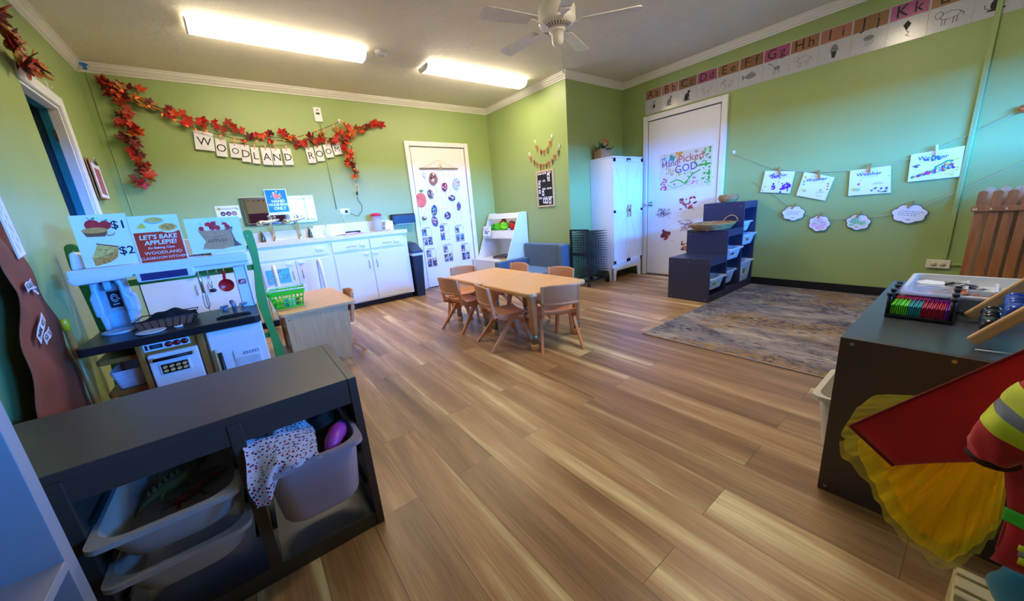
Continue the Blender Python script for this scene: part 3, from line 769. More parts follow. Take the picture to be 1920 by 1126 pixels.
# upper shelf (long moulded canopy)
s = MB(M_kw)
s.prism(rrect(-0.735, 0.045, 0.895, 0.955, .015, 4), 'xz', 2.86, 3.09); s.build('top_shelf', r, bevel=0.012, seg=3)
s = MB(M_kw); s.prism([(-0.725, .955), (-0.49, .955), (-0.50, 1.00), (-0.54, 1.01), (-0.58, .99), (-.64, 1.01), (-.70, 1.05), (-.715, 1.04)], 'xz', 2.93, 3.09); s.build('left_cabinet_cap', r, bevel=0.010)
s = MB(M_kw); s.prism([(-0.735, .91), (-0.49, .91), (-0.50, .885), (-0.72, .875)], 'xz', 2.845, 3.09); s.build('canopy', r, bevel=0.008)
s = MB(M_kw); s.prism(rrect(-0.14, 0.04, 0.945, 1.0, .02, 4), 'xz', 2.92, 3.09); s.build('right_cabinet_cap', r, bevel=0.012)
# microwave strip with dark mirror window
s = MB(M_kw); s.prism(rrect(-0.485, -0.235, 0.850, 0.905, .01, 3), 'xz', 2.855, 3.07); s.build('microwave_front', r, bevel=0.006)
s = MB(mat('smoky_blue_mirror', (70, 80, 150), 0.15, metal=0.6)); s.box(-0.465, -0.265, 2.852, 2.856, .858, .898); s.build('microwave_window', r)
s = MB(M_kw); s.prism([(-0.25, .868), (0.04, .875), (0.04, .905), (-0.25, .905)], 'xz', 2.875, 3.07); s.build('hook_bar', r, bevel=0.006)
s = MB(M_paper); s.box(-0.50, -0.11, 3.02, 3.03, 0.95, 1.06); s.mat(col('window_print_blue', (120, 180, 220))); s.box(-0.47, -0.42, 3.018, 3.02, .965, 1.04); s.box(-.40, -.35, 3.018, 3.02, .965, 1.04); s.box(-.22, -.15, 3.018, 3.02, .965, 1.04); s.mat(M_ink)
for q in (-.475, -.445, -.415, -.345, -.225, -.185, -.145): s.box(q-.002, q+.002, 3.016, 3.018, .96, 1.045)
s.box(-.475, -.145, 3.016, 3.018, .958, .962); s.build('window_sticker', r)
# coffee maker column at left
_cx = Matrix.Translation((-.706, 0, .588)) @ Matrix.Diagonal((.66, 1, 1.28, 1)) @ Matrix.Translation((.725, 0, -.588))
kb = MB(M_kblue); kb.xf = _cx
def oct_loop(x0, x1, y0, y1, z, c=.03): return [Vector(p) for p in ((x0+c, y0, z), (x1-c, y0, z), (x1, y0+c, z), (x1, y1, z), (x0, y1, z), (x0, y0+c, z))]
kb.prism([(-.70, .588), (-.50, .588), (-.495, .64), (-.475, .66), (-.475, .73), (-.50, .745), (-.505, .80), (-.53, .835), (-.66, .845), (-.695, .82), (-.70, .78), (-.725, .76), (-.725, .68), (-.70, .655)], 'xz', 3.0, 3.085)
kb.build('coffee_back', r, bevel=0.008)
kb = MB(M_kblue); kb.xf = _cx; kb.prism([(-.72, .66), (-.665, .66), (-.66, .70), (-.66, .79), (-.64, .815), (-.555, .815), (-.535, .79), (-.535, .70), (-.53, .665), (-.478, .67), (-.478, .73), (-.50, .75), (-.505, .80), (-.53, .84), (-.66, .845), (-.695, .82), (-.70, .77), (-.722, .745)], 'xz', 2.935, 3.0)
kb.build('coffee_hood', r, bevel=0.010)
kb = MB(M_kblue); kb.lathe([(0, .588), (.074, .588), (.076, .597), (.070, .602), (.064, .598), (0, .598)], (-0.623, 2.90, 0), 28); kb.build('drip_tray', r)
kb = MB(M_kblue); kb.xf = _cx; kb.prism([(-.69, .60), (-.66, .60), (-.655, .66), (-.70, .67)], 'xz', 2.93, 3.0); kb.build('coffee_cheek', r, bevel=0.006); kb = MB(M_kblue); kb.xf = _cx; kb.prism([(-.535, .60), (-.505, .60), (-.49, .68), (-.53, .67)], 'xz', 2.93, 3.0); kb.build('coffee_cheek', r, bevel=0.006)
kb = MB(M_kblue); kb.xf = _cx; kb.box(-.62, -.58, 2.94, 2.99, .775, .83); kb.build('spout', r, bevel=0.005)
st = MB(col('stone_print', (168, 172, 178), var=.15)); st.xf = _cx; st.box(-.66, -.535, 2.988, 2.9985, .67, .80); st.mat(mat('dark_plum_sticker', (26, 16, 38), .5)); st.box(-.63, -.555, 2.984, 2.988, .69, .765)
st.mat(M_paper); st.ring(-.592, .733, .023, .018, 2.984, .003); st.ring(-.592, .733, .014, .010, 2.984, .002); st.disc(-.563, .728, .005, .003, 2.984); st.line([(-.612, .704), (-.572, .706)], .003, 2.984)
st.build('coffee_sticker', r)
# hooks
for x in (-0.222, -0.178, -0.135, -0.100):
    MB(M_chrome).tube([(x, 2.885, .872), (x, 2.873, .868), (x, 2.868, .853), (x, 2.874, .842), (x, 2.882, .846)], .0025, 8).build('hook', r)
# logo tile on the right pillar
g = MB(mat('red_logo_tile', (204, 30, 54), .35)); g.prism(rrect(-0.043, -0.003, .748, .779, .005, 3), 'xz', 2.954, 2.96); g.mat(M_paper); g.line([(-.036, .755), (-.026, .763), (-.028, .772)], .003, 2.954); g.line([(-.026, .756), (-.018, .770), (-.010, .773)], .003, 2.954); g.ring(-.017, .763, .010, .007, 2.954, .0022); g.build('logo_tile', r)
# taps on the toy sink
ft = MB(mat('blue_grey_toy_metal', (128, 154, 186), .3, metal=.3))
ft.tube([(-.10, 2.935, .59), (-.10, 2.935, .625), (-.105, 2.925, .645), (-.105, 2.90, .65), (-.10, 2.87, .632), (-.10, 2.865, .62)], [.014, .012, .012, .013, .010, .009], 12); ft.build('toy_faucet', r)
for x in (-.150, -.048):
    k = MB(mat('blue_grey_toy_metal', (128, 154, 186))); k.tube([(x, 2.93, .59), (x, 2.93, .615)], .012, 12); k.prism([(x-.026, .613), (x+.022, .617), (x+.022, .629), (x-.020, .627)], 'xz', 2.915, 2.945); k.build('tap_handle', r, bevel=0.003)
# base: brown oven body
MB(M_kbr).box(-0.545, -0.515+.0, 2.64, 3.06, 0.02, 0.545).build('oven_side', r, bevel=0.008)
MB(M_kbr).box(-0.295, -0.262, 2.64, 3.06, 0.02, 0.545).build('oven_side', r, bevel=0.008)
MB(M_kbr).box(-0.52, -0.29, 2.66, 3.05, 0.02, 0.545).build('oven_body', r)
s = MB(M_paper); s.box(-0.515, -0.325, 2.652, 2.66, .495, .538); s.mat(M_ink); s.box(-.508, -.498, 2.650, 2.652, .503, .530); s.box(-.49, -.438, 2.650, 2.652, .505, .528); s.mat(col('lcd_blue', (90, 130, 170))); s.text('350', .02, -.464, .516, 2.6495); s.build('control_panel', r)
for x in (-.412, -.378, -.345):
    k = MB(mat('dark_red_knob', (150, 18, 36), .35)); k.xf = Matrix.Translation((x, 2.652, .516)) @ Matrix.Rotation(pi/2, 4, 'X'); k.lathe([(0, 0), (.0155, 0), (.0155, .006), (.012, .011), (0, .011)], n=18); k.build('stove_knob', r)
s = MB(M_kw); s.prism(rrect(-.508, -.300, .10, .478, .008, 3), 'xz', 2.625, 2.66); s.build('oven_door', r, bevel=.006)
s = MB(M_kw); s.prism(rrect(-.475, -.345, .355, .425, .006, 3), 'xz', 2.620, 2.63); s.build('oven_window_frame', r, bevel=.004)
s = MB(mat('dark_oven_print', (36, 18, 14), .3)); s.box(-.465, -.355, 2.617, 2.621, .363, .416); 
for i in range(4):
    s.mat(mat('baked_bread_print', (204, 140, 68), .5, c2=(240, 206, 140), scale=60))
    for q in (0, 1): s.disc(-.45+.027*i, .378+.022*q, .011, .008, 2.617, 12, rot=.3)
s.build('oven_window', r)
s = MB(mat('matt_black_handle', (16, 22, 30), .4)); s.tube([(-.485, 2.60, .452), (-.325, 2.60, .452)], .0095, 12); s.build('oven_handle', r)
s = MB(mat('cream_handle_mount', (200, 180, 120), .4)); s.box(-.492, -.482, 2.595, 2.63, .443, .461); s.box(-.328, -.318, 2.605, 2.63, .445, .459); s.build('handle_mount', r)
# fridge/dishwasher door at right
MB(M_kw).box(-.262, 0.018, 2.66, 3.06, .02, .545).build('cupboard_body', r, bevel=.005)
s = MB(M_kw); s.prism(rrect(-.250, 0.016, .05, .537, .006, 3), 'xz', 2.63, 2.66); s.build('cupboard_door', r, bevel=.006)
s = MB(M_kw); s.prism(rrect(-.155, -.02, .14, .40, .006, 3), 'xz', 2.622, 2.632); s.build('ice_panel', r, bevel=.005)
s = MB(mat('recess_grey', (196, 204, 212), .4)); s.prism([(-.145, .16), (-.03, .16), (-.03, .34), (-.05, .35), (-.145, .352)], 'xz', 2.619, 2.6225); s.build('ice_recess', r)
s = MB(col('violet_grey_keys', (120, 116, 160))); s.box(-.105, -.03, 2.617, 2.621, .366, .380); s.mat(M_paper)
for i in range(5): s.box(-.100+.014*i, -.091+.014*i, 2.616, 2.617, .369, .377)
s.build('key_strip', r)
s = MB(mat('matt_black_handle', (16, 22, 30))); s.tube([(-.212, 2.605, .41), (-.212, 2.605, .14)], .0105, 12); s.build('cupboard_handle', r)
s = MB(mat('cream_handle_mount', (200, 180, 120))); s.box(-.235, -.225, 2.60, 2.632, .12, .43); s.build('door_edge_strip', r, bevel=.003)
# open left shelves
for z in (.455, .270, .08): 
    s = MB(M_kbr); s.prism(rrect(-.715, -.545, 2.72, 3.05, .02, 4), 'xy', z, z+.028); s.build('side_shelf', r, bevel=.006)
s = MB(M_kbr); s.box(-.70, -.55, 3.03, 3.05, .48, .545); s.build('shelf_back', r)
for z, lab in ((.298, 'white ribbed basket on the upper open shelf of the toy kitchen'), (.108, 'white ribbed basket on the lowest open shelf of the toy kitchen')):
    b = MB(mat('white_plastic_basket', (222, 218, 232), .4))
    def bl_(k, z_): return [Vector((x, y, z_)) for x, y in rrect(-.68-k, -.565+k, 2.74-k, 2.95+k, .02, 4)]
    lo = [bl_(-.012, z+.001)]
    for i in range(5): lo += [bl_(-.012+.003*i, z+.003+.019*i), bl_(-.007+.003*i, z+.006+.019*i), bl_(-.007+.003*i, z+.018+.019*i)]
    lo += [bl_(.008, z+.10), bl_(.008, z+.106), bl_(.003, z+.106), bl_(-.014, z+.006)]
    b.loft(lo, True, False); tag(b.build('plastic_basket'), lab, 'basket', 'white baskets in the toy kitchen')

# things on the toy counter and hooks
r = thing('frying_pan', 'red toy frying pan hanging from the toy kitchen hooks', 'toy pan', (0, 0, 0))
m = MB(mat('red_enamel', (206, 24, 30), .3)); m.xf = Matrix.Translation((-0.105, 2.862, .765)) @ Matrix.Rotation(pi/2, 4, 'X')
m.lathe([(0, 0), (.036, 0), (.040, .004), (.040, .010), (.037, .010), (.034, .004), (0, .004)], n=28); m.build('pan_body', r)
m = MB(mat('red_enamel', (206, 24, 30))); m.prism([(-.115, .80), (-.099, .80), (-.093, .853), (-.101, .857), (-.109, .853)], 'xz', 2.856, 2.863); m.build('pan_handle', r, bevel=.002)
r = thing('whisk', 'wire whisk with a steel handle hanging from the toy kitchen hooks', 'whisk', (0, 0, 0))
MB(M_chrome).tube([(-.222, 2.862, .852), (-.222, 2.862, .84), (-.222, 2.862, .75), (-.222, 2.862, .74)], [.004, .009, .009, .005], 12).build('handle', r)
m = MB(M_chrome)
for a in range(4):
    ca, sa = cos(a*pi/4), sin(a*pi/4); pts = []
    for i in range(17):
        u = i/16; q = sin(pi*u); dx = .026*(u-.5)*2*(.35+.65*q) if 0 else .026*cos(pi*u)*(.3+.7*q)
        pts.append((-.222+dx*ca, 2.862+dx*sa*.6, .745-.105*q))
    m.tube(pts, .0011, 5)
m.build('wire_loops', r)
r = thing('ladle', 'small steel ladle hanging from the toy kitchen hooks', 'ladle', (0, 0, 0))
m = MB(M_chrome); m.tube([(-.180, 2.864, .845), (-.188, 2.864, .80), (-.180, 2.864, .76)], .0022, 6); m.tube([(-.180, 2.864, .845), (-.172, 2.864, .80), (-.176, 2.864, .76)], .0022, 6); m.build('handle', r)
m = MB(mat('dark_steel', (96, 98, 104), .25, metal=.9)); m.ball((-.176, 2.860, .745), (.018, .012, .012), 16, 10); m.build('bowl', r)
m = MB(mat('black_cloth', (16, 16, 20), .9, bump=.3)); 
m.grid(lambda u, v: Vector((-.530+.245*u, 2.79+.17*v, .605+.085*sin(pi*v)*(.45+.55*sin(pi*min(1, u*1.05)))*(.6+.4*u)+.006*sin(17*u)*sin(9*v))), 30, 16)
m.grid(lambda u, v: Vector((-.530+.245*u, 2.79+.17*v, .600)), 4, 4)
tag(m.build('black_cloth'), 'crumpled black cloth in the wire basket on the toy counter', 'cloth')
r = thing('wire_basket', 'dark wire basket lined with copper paper on the toy counter', 'basket', (0, 0, 0))
m = MB(mat('copper_brown_liner', (132, 74, 50), .5)); m.prism([(-.525, .59), (-.305, .59), (-.280, .640), (-.545, .640)], 'xz', 2.775, 2.782); m.build('liner', r)
m = MB(M_ink); m.tube([(-.545, 2.77, .642), (-.278, 2.77, .642), (-.278, 2.97, .642), (-.535, 2.97, .642)], .003, 6, True)
for i in range(9): m.tube([(-.525+.0275*i, 2.772, .589), (-.545+.0334*i, 2.77, .642)], .0015, 5)
m.build('wire_frame', r)
m = MB(M_kw); m.lathe([(0, .0), (.05, .0), (.062, .007), (.060, .009), (.048, .004), (0, .004)], (0, 0, 0), 28); tag(m.build('toy_plate', loc=(-.47, 2.695, .589)), 'white toy plate on the black toy counter', 'plate')
m = MB(M_kw); m.lathe([(0, .0), (.018, .0), (.021, .006), (.019, .008), (0, .008)], (0, 0, 0), 20); m.mat(M_ink); m.lathe([(.006, .0085), (.012, .0085), (.012, .0083)], n=16); tag(m.build('toy_timer', loc=(-.36, 2.71, .589)), 'tiny white round toy dial beside the plate on the toy counter', 'toy')

# ================================================================ three signs leaning on the toy kitchen shelf
def sign(name, label, x0, x1, z0, z1, y, draw, lean=6, twist=0):
    m = MB(M_lam); wd, h = x1-x0, z1-z0
    m.box(0, wd, -0.0015, 0.0015, 0, h)
    draw(m, wd, h, -0.0015)
    o = m.build(name); o.matrix_world = Matrix.Translation((x0, y, z0)) @ Matrix.Rotation(R(twist), 4, 'Y') @ Matrix.Rotation(R(-lean), 4, 'X')
    return tag(o, label, 'sign')
C_apple = col('apple_red', (206, 28, 40), .4, c2=(226, 50, 50)); C_crust = col('pie_crust', (226, 140, 60), .5, c2=(240, 166, 84), scale=60); C_leaf = col('leaf_green', (70, 140, 50))
C_crust2 = col('pie_crust_golden', (238, 176, 70), .5, c2=(248, 204, 110), scale=50); C_fill = col('apple_filling', (214, 96, 36), c2=(244, 180, 80), scale=70); C_flesh = col('apple_flesh', (240, 224, 170))
C_dk = col('crust_dark_brown', (150, 82, 46))  # dark brown print for crust edges, dish and lettering
def d_price(m, w, h, y):
    m.mat(C_apple)
    m.disc(w*.36, h*.80, w*.145, h*.105, y); m.disc(w*.58, h*.79, w*.11, h*.085, y)
    m.mat(C_leaf); m.disc(w*.40, h*.925, w*.04, h*.018, y-.0003, 10, rot=.4); m.disc(w*.62, h*.885, w*.035, h*.014, y-.0003, 10, rot=.3)
    m.mat(M_ink); m.line([(w*.35, h*.89), (w*.30, h*.95)], .0025, y-.0003); m.line([(w*.585, h*.85), (w*.55, h*.90)], .0022, y-.0003)
    m.mat(C_dk); m.prism([(w*.14, h*.70), (w*.20, h*.585), (w*.52, h*.575), (w*.60, h*.70)], 'xz', y-.001, y-.0004)
    m.mat(C_crust); m.disc(w*.37, h*.70, w*.235, h*.055, y-.001, 20)
    m.mat(C_dk); m.disc(w*.63, h*.625, w*.085, h*.045, y-.0014, 12, rot=.3); m.mat(C_flesh); m.disc(w*.635, h*.632, w*.072, h*.036, y-.0018, 12, rot=.3)
    m.mat(M_ink); m.text('$1', w*.29, w*.82, h*.78, y-.0006, bold=.012)
    # slice of pie
    m.mat(C_fill); m.flat([(w*.19, h*.02), (w*.47, h*.07), (w*.62, h*.15), (w*.70, h*.34), (w*.50, h*.26), (w*.17, h*.19)], y)
    m.mat(C_crust2); m.flat([(w*.17, h*.17), (w*.48, h*.23), (w*.72, h*.36), (w*.56, h*.41), (w*.34, h*.44)], y-.0006)
    m.mat(C_dk); 
    for i in range(9): m.disc(w*(.34+.043*i), h*(.44-.010*i), w*.026, h*.013, y-.001, 8)
    m.mat(C_fill)
    for q in ((.36, .33), (.46, .31), (.42, .26), (.54, .35)): m.disc(w*q[0], h*q[1], w*.035, h*.012, y-.0012, 8)
    m.mat(M_ink); m.text('$2', w*.29, w*.83, h*.27, y-.0006, bold=.012)
def d_bake(m, w, h, y):
    m.mat(col('poster_orange_red', (226, 52, 20), .4)); m.flat([(w*.03, h*.03), (w*.97, h*.03), (w*.97, h*.66), (w*.03, h*.66)], y)
    m.mat(col('pale_blue_plate', (150, 190, 224))); m.disc(w*.50, h*.885, w*.20, h*.062, y-.0004)
    m.mat(C_crust2); m.disc(w*.50, h*.905, w*.18, h*.058, y-.0008); m.mat(C_dk)
    for i in range(5): m.line([(w*(.36+.06*i), h*.88), (w*(.42+.06*i), h*.93)], .0012, y-.0012)
    m.mat(M_lam); m.disc(w*.22, h*.74, w*.155, h*.045, y-.0008); m.disc(w*.76, h*.70, w*.19, h*.075, y-.0004)
    m.mat(col('yellow_filling', (238, 200, 60))); m.flat([(w*.12, h*.76), (w*.25, h*.86), (w*.32, h*.76), (w*.24, h*.74)], y-.0012)
    m.mat(C_crust2); m.disc(w*.75, h*.745, w*.195, h*.085, y-.0010, 22); m.mat(C_fill); m.disc(w*.75, h*.748, w*.145, h*.058, y-.0014, 20)
    m.mat(M_lam); m.text("LET'S BAKE", w*.165, w*.5, h*.555, y-.0008, bold=.02, shear=.15, wide=.95); m.text('APPLEPIE!', w*.165, w*.52, h*.44, y-.0008, bold=.02, shear=.15, wide=.95)
    m.text('An Baking Class', w*.085, w*.5, h*.335, y-.0008, bold=.01); m.text('WOODLAND', w*.115, w*.52, h*.23, y-.0008, wide=1.1); m.text('CLASSROOM KITCHEN', w*.098, w*.5, h*.125, y-.0008, wide=.95)
def d_sack(m, w, h, y):
    C_s = col('burlap_brown', (204, 138, 88), .6, c2=(216, 154, 104), scale=50); C_s2 = col('burlap_dark', (120, 84, 74), .6)
    m.mat(C_s2); m.flat([(w*.66, h*.72), (w*.84, h*.70), (w*.80, h*.55), (w*.83, h*.30), (w*.93, h*.13), (w*.60, h*.10)], y-.0001)
    m.mat(C_s); m.flat([(w*.20, h*.66), (w*.78, h*.62), (w*.80, h*.40), (w*.78, h*.13), (w*.55, h*.07), (w*.36, h*.09), (w*.22, h*.12), (w*.20, h*.10), (w*.24, h*.25), (w*.29, h*.32), (w*.24, h*.50)], y-.0003)
    for i, (a, b, q) in enumerate(((.30, .76, .055), (.40, .80, .06), (.50, .82, .06), (.60, .81, .058), (.70, .78, .055), (.27, .70, .05), (.36, .70, .055), (.46, .71, .055), (.56, .70, .055), (.66, .71, .058), (.74, .72, .05))):
        m.mat(C_apple if i % 3 else C_flesh); m.disc(w*a, h*b, w*q, h*q*1.25, y-.0006-.0002*(i > 4), 14)
    m.mat(M_ink)
    for a, b in ((.28, .85), (.44, .90), (.56, .90), (.68, .88)): m.line([(w*a, h*(b-.04)), (w*(a-.02), h*(b+.03))], .0016, y-.001)
    m.mat(C_s); m.flat([(w*.19, h*.70), (w*.26, h*.62), (w*.48, h*.56), (w*.72, h*.60), (w*.82, h*.68), (w*.80, h*.56), (w*.66, h*.46), (w*.42, h*.44), (w*.24, h*.50)], y-.0012)
    m.mat(C_s2); m.line([(w*.24, h*.50), (w*.42, h*.44), (w*.66, h*.46), (w*.80, h*.56)], .0014, y-.0016)
    m.mat(C_dk); m.text('APPLES', w*.115, w*.50, h*.33, y-.0016, shear=.05)
SY = 2.90
sign('price_sign', 'white sign with apple pies priced $1 and $2 on the toy kitchen', -.664, -.455, .958, 1.235, SY-.004, d_price, twist=0)
sign('baking_poster', "sign reading LET'S BAKE APPLEPIE! on the toy kitchen", -.452, -.243, .940, 1.215, SY-.012, d_bake)
sign('apple_sack_sign', 'wide white sign with a brown sack of apples on the toy kitchen', -.222, .046, .972, 1.182, SY, d_sack)

# ================================================================ maple child desk beside the kitchen
r = thing('wooden_desk', 'small maple child desk with arched side panels beside the green stand', 'desk', (0, 0, 0))
MB(M_maple).prism(rrect(0.135, 0.668, 3.015, 3.93, .035, 5), 'xy', 0.452, 0.474).build('desk_top', r, bevel=.004)
def side_prof():
    a = [(0.165, 0.0), (0.225, 0.0), (0.245, .025), (0.30, .04), (0.45, .04), (0.485, .025), (0.495, 0.0), (0.575, 0.0), (0.567, .03), (0.588, .12), (0.60, .30), (0.605, .452), (0.165, .452)]
    return a
for y in (3.055, 3.865):
    MB(M_maple).prism(side_prof(), 'xz', y, y+.018).build('side_panel', r, bevel=.002)
fp = [(3.073, .12)]
arch = [(3.073, .452), (3.073, .0), (3.13, .0), (3.14, .20)]+[(3.14+.30*(1-cos(a))*1.08, .20+.14*sin(a)) for a in [pi*i/12 for i in range(1, 12)]]+[(3.79, .20), (3.80, .0), (3.865, 0), (3.865, .452)]
MB(mat('walnut_brown_board', (150, 104, 66), .5)).prism(arch, 'yz', .167, .183).build('arched_panel', r, bevel=.002)  # arched panel in a darker brown than the maple
for x, z in ((.19, .415), (.58, .405)):
    MB(M_screw).tube([(x, 3.056, z), (x, 3.052, z)], .005, 10).build('screw', r)
# green shopping basket
r = thing('shopping_basket', 'bright green toy shopping basket with white handles on the maple desk', 'basket', (.235, 3.32, .475), R(-8))
M_lime = mat('lime_green_plastic', (48, 220, 44), .35, var=.03)
m = MB(M_lime); W0, W1, D0, D1, H = .092, .118, .072, .10, .135
m.prism(rrect(-W0, W0, -D0, D0, .012, 3), 'xy', 0, .005)
for s in (-1, 1):
    for k in range(9):
        u = -1+2*k/8; m.tube([(u*W0, s*D0, .003), (u*W1, s*D1, H)], .0038, 6)
    for k in range(7):
        u = -1+2*k/6; m.tube([(s*W0, u*D0, .003), (s*W1, u*D1, H)], .0038, 6)
    for k in (.0, .30, .55, .80):
        a = W0+(W1-W0)*k; b = D0+(D1-D0)*k; z = .004+H*k
        m.tube([(-a, s*b, z), (a, s*b, z)], .0042, 6); m.tube([(s*a, -b, z), (s*a, b, z)], .0042, 6)
m.build('basket_cage', r)
m = MB(M_lime); 
lo = [[Vector((x, y, z)) for x, y in rrect(-a, a, -b, b, .02, 4)] for a, b, z in ((W1-.002, D1-.002, H-.030), (W1+.006, D1+.006, H-.028), (W1+.012, D1+.012, H), (W1+.002, D1+.002, H))]
m.loft(lo, False, False, True); m.build('basket_rim', r)
for s in (-1, 1):
    h_ = MB(mat('white_basket_handle', (225, 235, 230), .4)); h_.tube([(-W1-.010, s*.03, H+.004), (-W1-.012, s*(D1-.01), H+.010), (-W1+.012, s*(D1+.012), H+.012), (W1-.012, s*(D1+.012), H+.012), (W1+.012, s*(D1-.01), H+.010), (W1+.010, s*.03, H+.004)], .006, 8); h_.build('handle', r)
fo = [('toy_food', (230, 200, 60), 'yellow toy food box in the green basket'), ('toy_food', (90, 140, 200), 'blue toy food carton in the green basket'), ('toy_food', (220, 220, 210), 'white toy food tin in the green basket'), ('toy_food', (190, 90, 50), 'orange toy food item in the green basket')]
for i, (n, c_, lab) in enumerate(fo):
    m = MB(mat('toy_food_%d' % i, c_, .5)); 
    if i % 2: m.lathe([(0, 0), (.022, 0), (.022, .05), (0, .05)], n=18)
    else: m.box(-.022, .022, -.02, .02, 0, .055)
    o = m.build(n, loc=(.175+.04*i, 3.30+.02*(i % 2), .4815), bevel=.002); tag(o, lab, 'toy food', 'toy food in the green basket')

# ================================================================ white step stool with hoops at the sink
r = thing('step_stool', 'white step stool with two tubular hoop handrails in front of the sink cabinets', 'step stool', (0, 0, 0))
M_st = mat('white_powder_coat', (230, 228, 234), .35)
MB(M_st).box(.27, .67, 4.36, 4.62, .19, .215).build('upper_step', r, bevel=.008)
MB(M_st).box(.27, .67, 4.16, 4.36, .095, .12).build('lower_step', r, bevel=.008)
for x in (.25, .675):
    pts = [(x, 4.20, .02), (x, 4.30, .40), (x, 4.34, .62), (x, 4.37, .69), (x, 4.42, .715), (x, 4.47, .70), (x, 4.50, .64), (x, 4.55, .40), (x, 4.60, .02)]
    MB(M_st).tube(pts, .0175, 14).build('hoop_rail', r)
    for y in (4.20, 4.60): MB(M_black).tube([(x, y, 0), (x, y, .025)], .021, 12).build('rubber_foot', r)

# ================================================================ child chairs
def chair_proto():
    r = thing('child_chair', 'x', 'chair', (0, 0, 0))
    # seat shell, front is +x
    def seat(u, v):
        x = -.135+.285*u; y = (v-.5)*.275*(1-.10*u*u)
        z = .272+.012*(abs(v-.5)*2)**3-.010*sin(pi*u)+(.026*((u-.93)/.07)*-1 if u > .93 else 0)+(.035*(1-u/.12)**2 if u < .12 else 0)
        return Vector((x, y, z))
    m = MB(M_tan); m.grid(seat, 16, 14); m.build('seat', r, solid=.010)
    # apron under the seat
    for s in (-1, 1):
        m = MB(M_tan); m.grid(lambda u, v: Vector((-.13+.25*u, s*(.136-.008*u), .276-.052*v*(sin(pi*(.1+.8*u)))-.002)), 12, 4)
        m.build('seat_apron', r, solid=.010)
    # backrest: side stiles and curved panel with an open slot
    def back_pt(y, z):
        lean = (z-.27)*.16
        return Vector((-.150-lean-.028*(1-(y/.14)**2), y, z))
    m = MB(M_tan); m.grid(lambda u, v: back_pt((u-.5)*.27, .375+.150*v-(.018*(abs(u-.5)*2)**4*(v > .99))+(.0)), 18, 12)
    m.build('backrest', r, solid=.012, bevel=0)
    for s in (-1, 1):
        m = MB(M_tan)
        m.loft([[back_pt(s*.135, z)+Vector((a, s*b, 0)) for a, b in ((-.010, -.014), (.016, -.014), (.016, .010), (-.010, .010))] for z in (.262, .30, .36, .42, .48, .515)], True, False)
        m.tube([Vector((-.115, s*.132, .268)), back_pt(s*.132, .285)], .012, 8)
        m.build('back_stile', r, bevel=.004)
    m = MB(M_tan); m.grid(lambda u, v: back_pt((u-.5)*.27, .365+.02*v)+Vector((-.008+.004*v, 0, 0)), 16, 2); m.build('back_lip', r, solid=.014)
    for s in (-1, 1):
        for fx in (1, -1):
            top = Vector((.045+.020*fx, s*.128, .262)); bot = Vector((.165 if fx > 0 else -.205, s*.158, .0))
            m = MB(M_tan)
            def sec(p, a, b): return [p+Vector((-a, -b, 0)), p+Vector((a, -b, 0)), p+Vector((a, b, 0)), p+Vector((-a, b, 0))]
            m.loft([sec(top, .026, .014), sec(top*.5+bot*.5, .019, .012), sec(bot+Vector((0, 0, .001)), .0155, .011)], True, False)
            m.build('leg', r, bevel=.004)
    return r
chair0 = chair_proto(); used = [False]
def chair(x, y, deg, label, group='tan child chairs around the two joined tables'):
    c = chair0 if not used[0] else copy_tree(chair0)
    used[0] = True
    c.location = (x, y, 0); c.rotation_euler = (0, 0, R(deg)); c['label'] = label; c['group'] = group
    return c
def from_back(bx, by, deg): # back top centre -> seat origin
    return bx+.20*cos(R(deg)), by+.20*sin(R(deg))
for bx, by, dg, lab in (
    (1.455, 2.955, 8, 'tan child chair on the near long side, closer to the white door'),
    (1.450, 2.375, -12, 'tan child chair on the near long side of the tables, closer to the viewer'),
    (1.806, 1.832, 57, 'tan child chair at the near end of the tables with its back to the viewer'),
    (1.925, 3.455, 232, 'tan child chair at the far end of the tables near the white door'),
    (2.365, 2.995, 182, 'tan child chair on the far side of the tables in front of the blue sofa'),
    (2.375, 2.385, 192, 'tan child chair on the far side of the tables near the mesh drying rack')):
    sx_, sy_ = from_back(bx, by, dg); chair(sx_, sy_, dg, lab)
chair(.495, 3.32, 180, 'tan child chair pushed in behind the small maple desk', 'tan child chair at the desk')

# ================================================================ two joined child tables
def table(y0, y1, label, x0=1.605, x1=2.235):
    cx, cy = (x0+x1)/2, (y0+y1)/2
    r = thing('child_table', label, 'table', (cx, cy, 0), 0, 'tan child tables pushed together')
    hx, hy = (x1-x0)/2, (y1-y0)/2
    MB(M_tanw).prism(rrect(-hx, hx, -hy, hy, .05, 6), 'xy', .438, .474).build('table_top', r, bevel=.014, seg=3)
    M_alu = MATS.get('brushed_aluminium') or mat('brushed_aluminium', (150, 146, 136), .35, metal=.9)
    for sx_ in (-1, 1):
        for sy_ in (-1, 1):
            px, py = sx_*(hx-.075), sy_*(hy-.068)
            lg = MB(M_tanw); lg.tube([(px, py, .44), (px, py, .40), (px, py, .135)], [.038, .031, .029], 18); lg = lg.build('leg', r)
            MB(M_alu).tube([(px, py, .137), (px, py, .05)], .025, 16).build('height_sleeve', lg)
            MB(M_tanw).tube([(px, py, .052), (px, py, .012), (px, py, .004), (px, py, .0)], [.031, .030, .026, .024], 16).build('foot', lg)
    return r
table(1.945, 2.617, 'tan child table with rounded corners, the near one of the joined pair')
table(2.622, 3.27, 'tan child table with rounded corners, the far one of the joined pair')
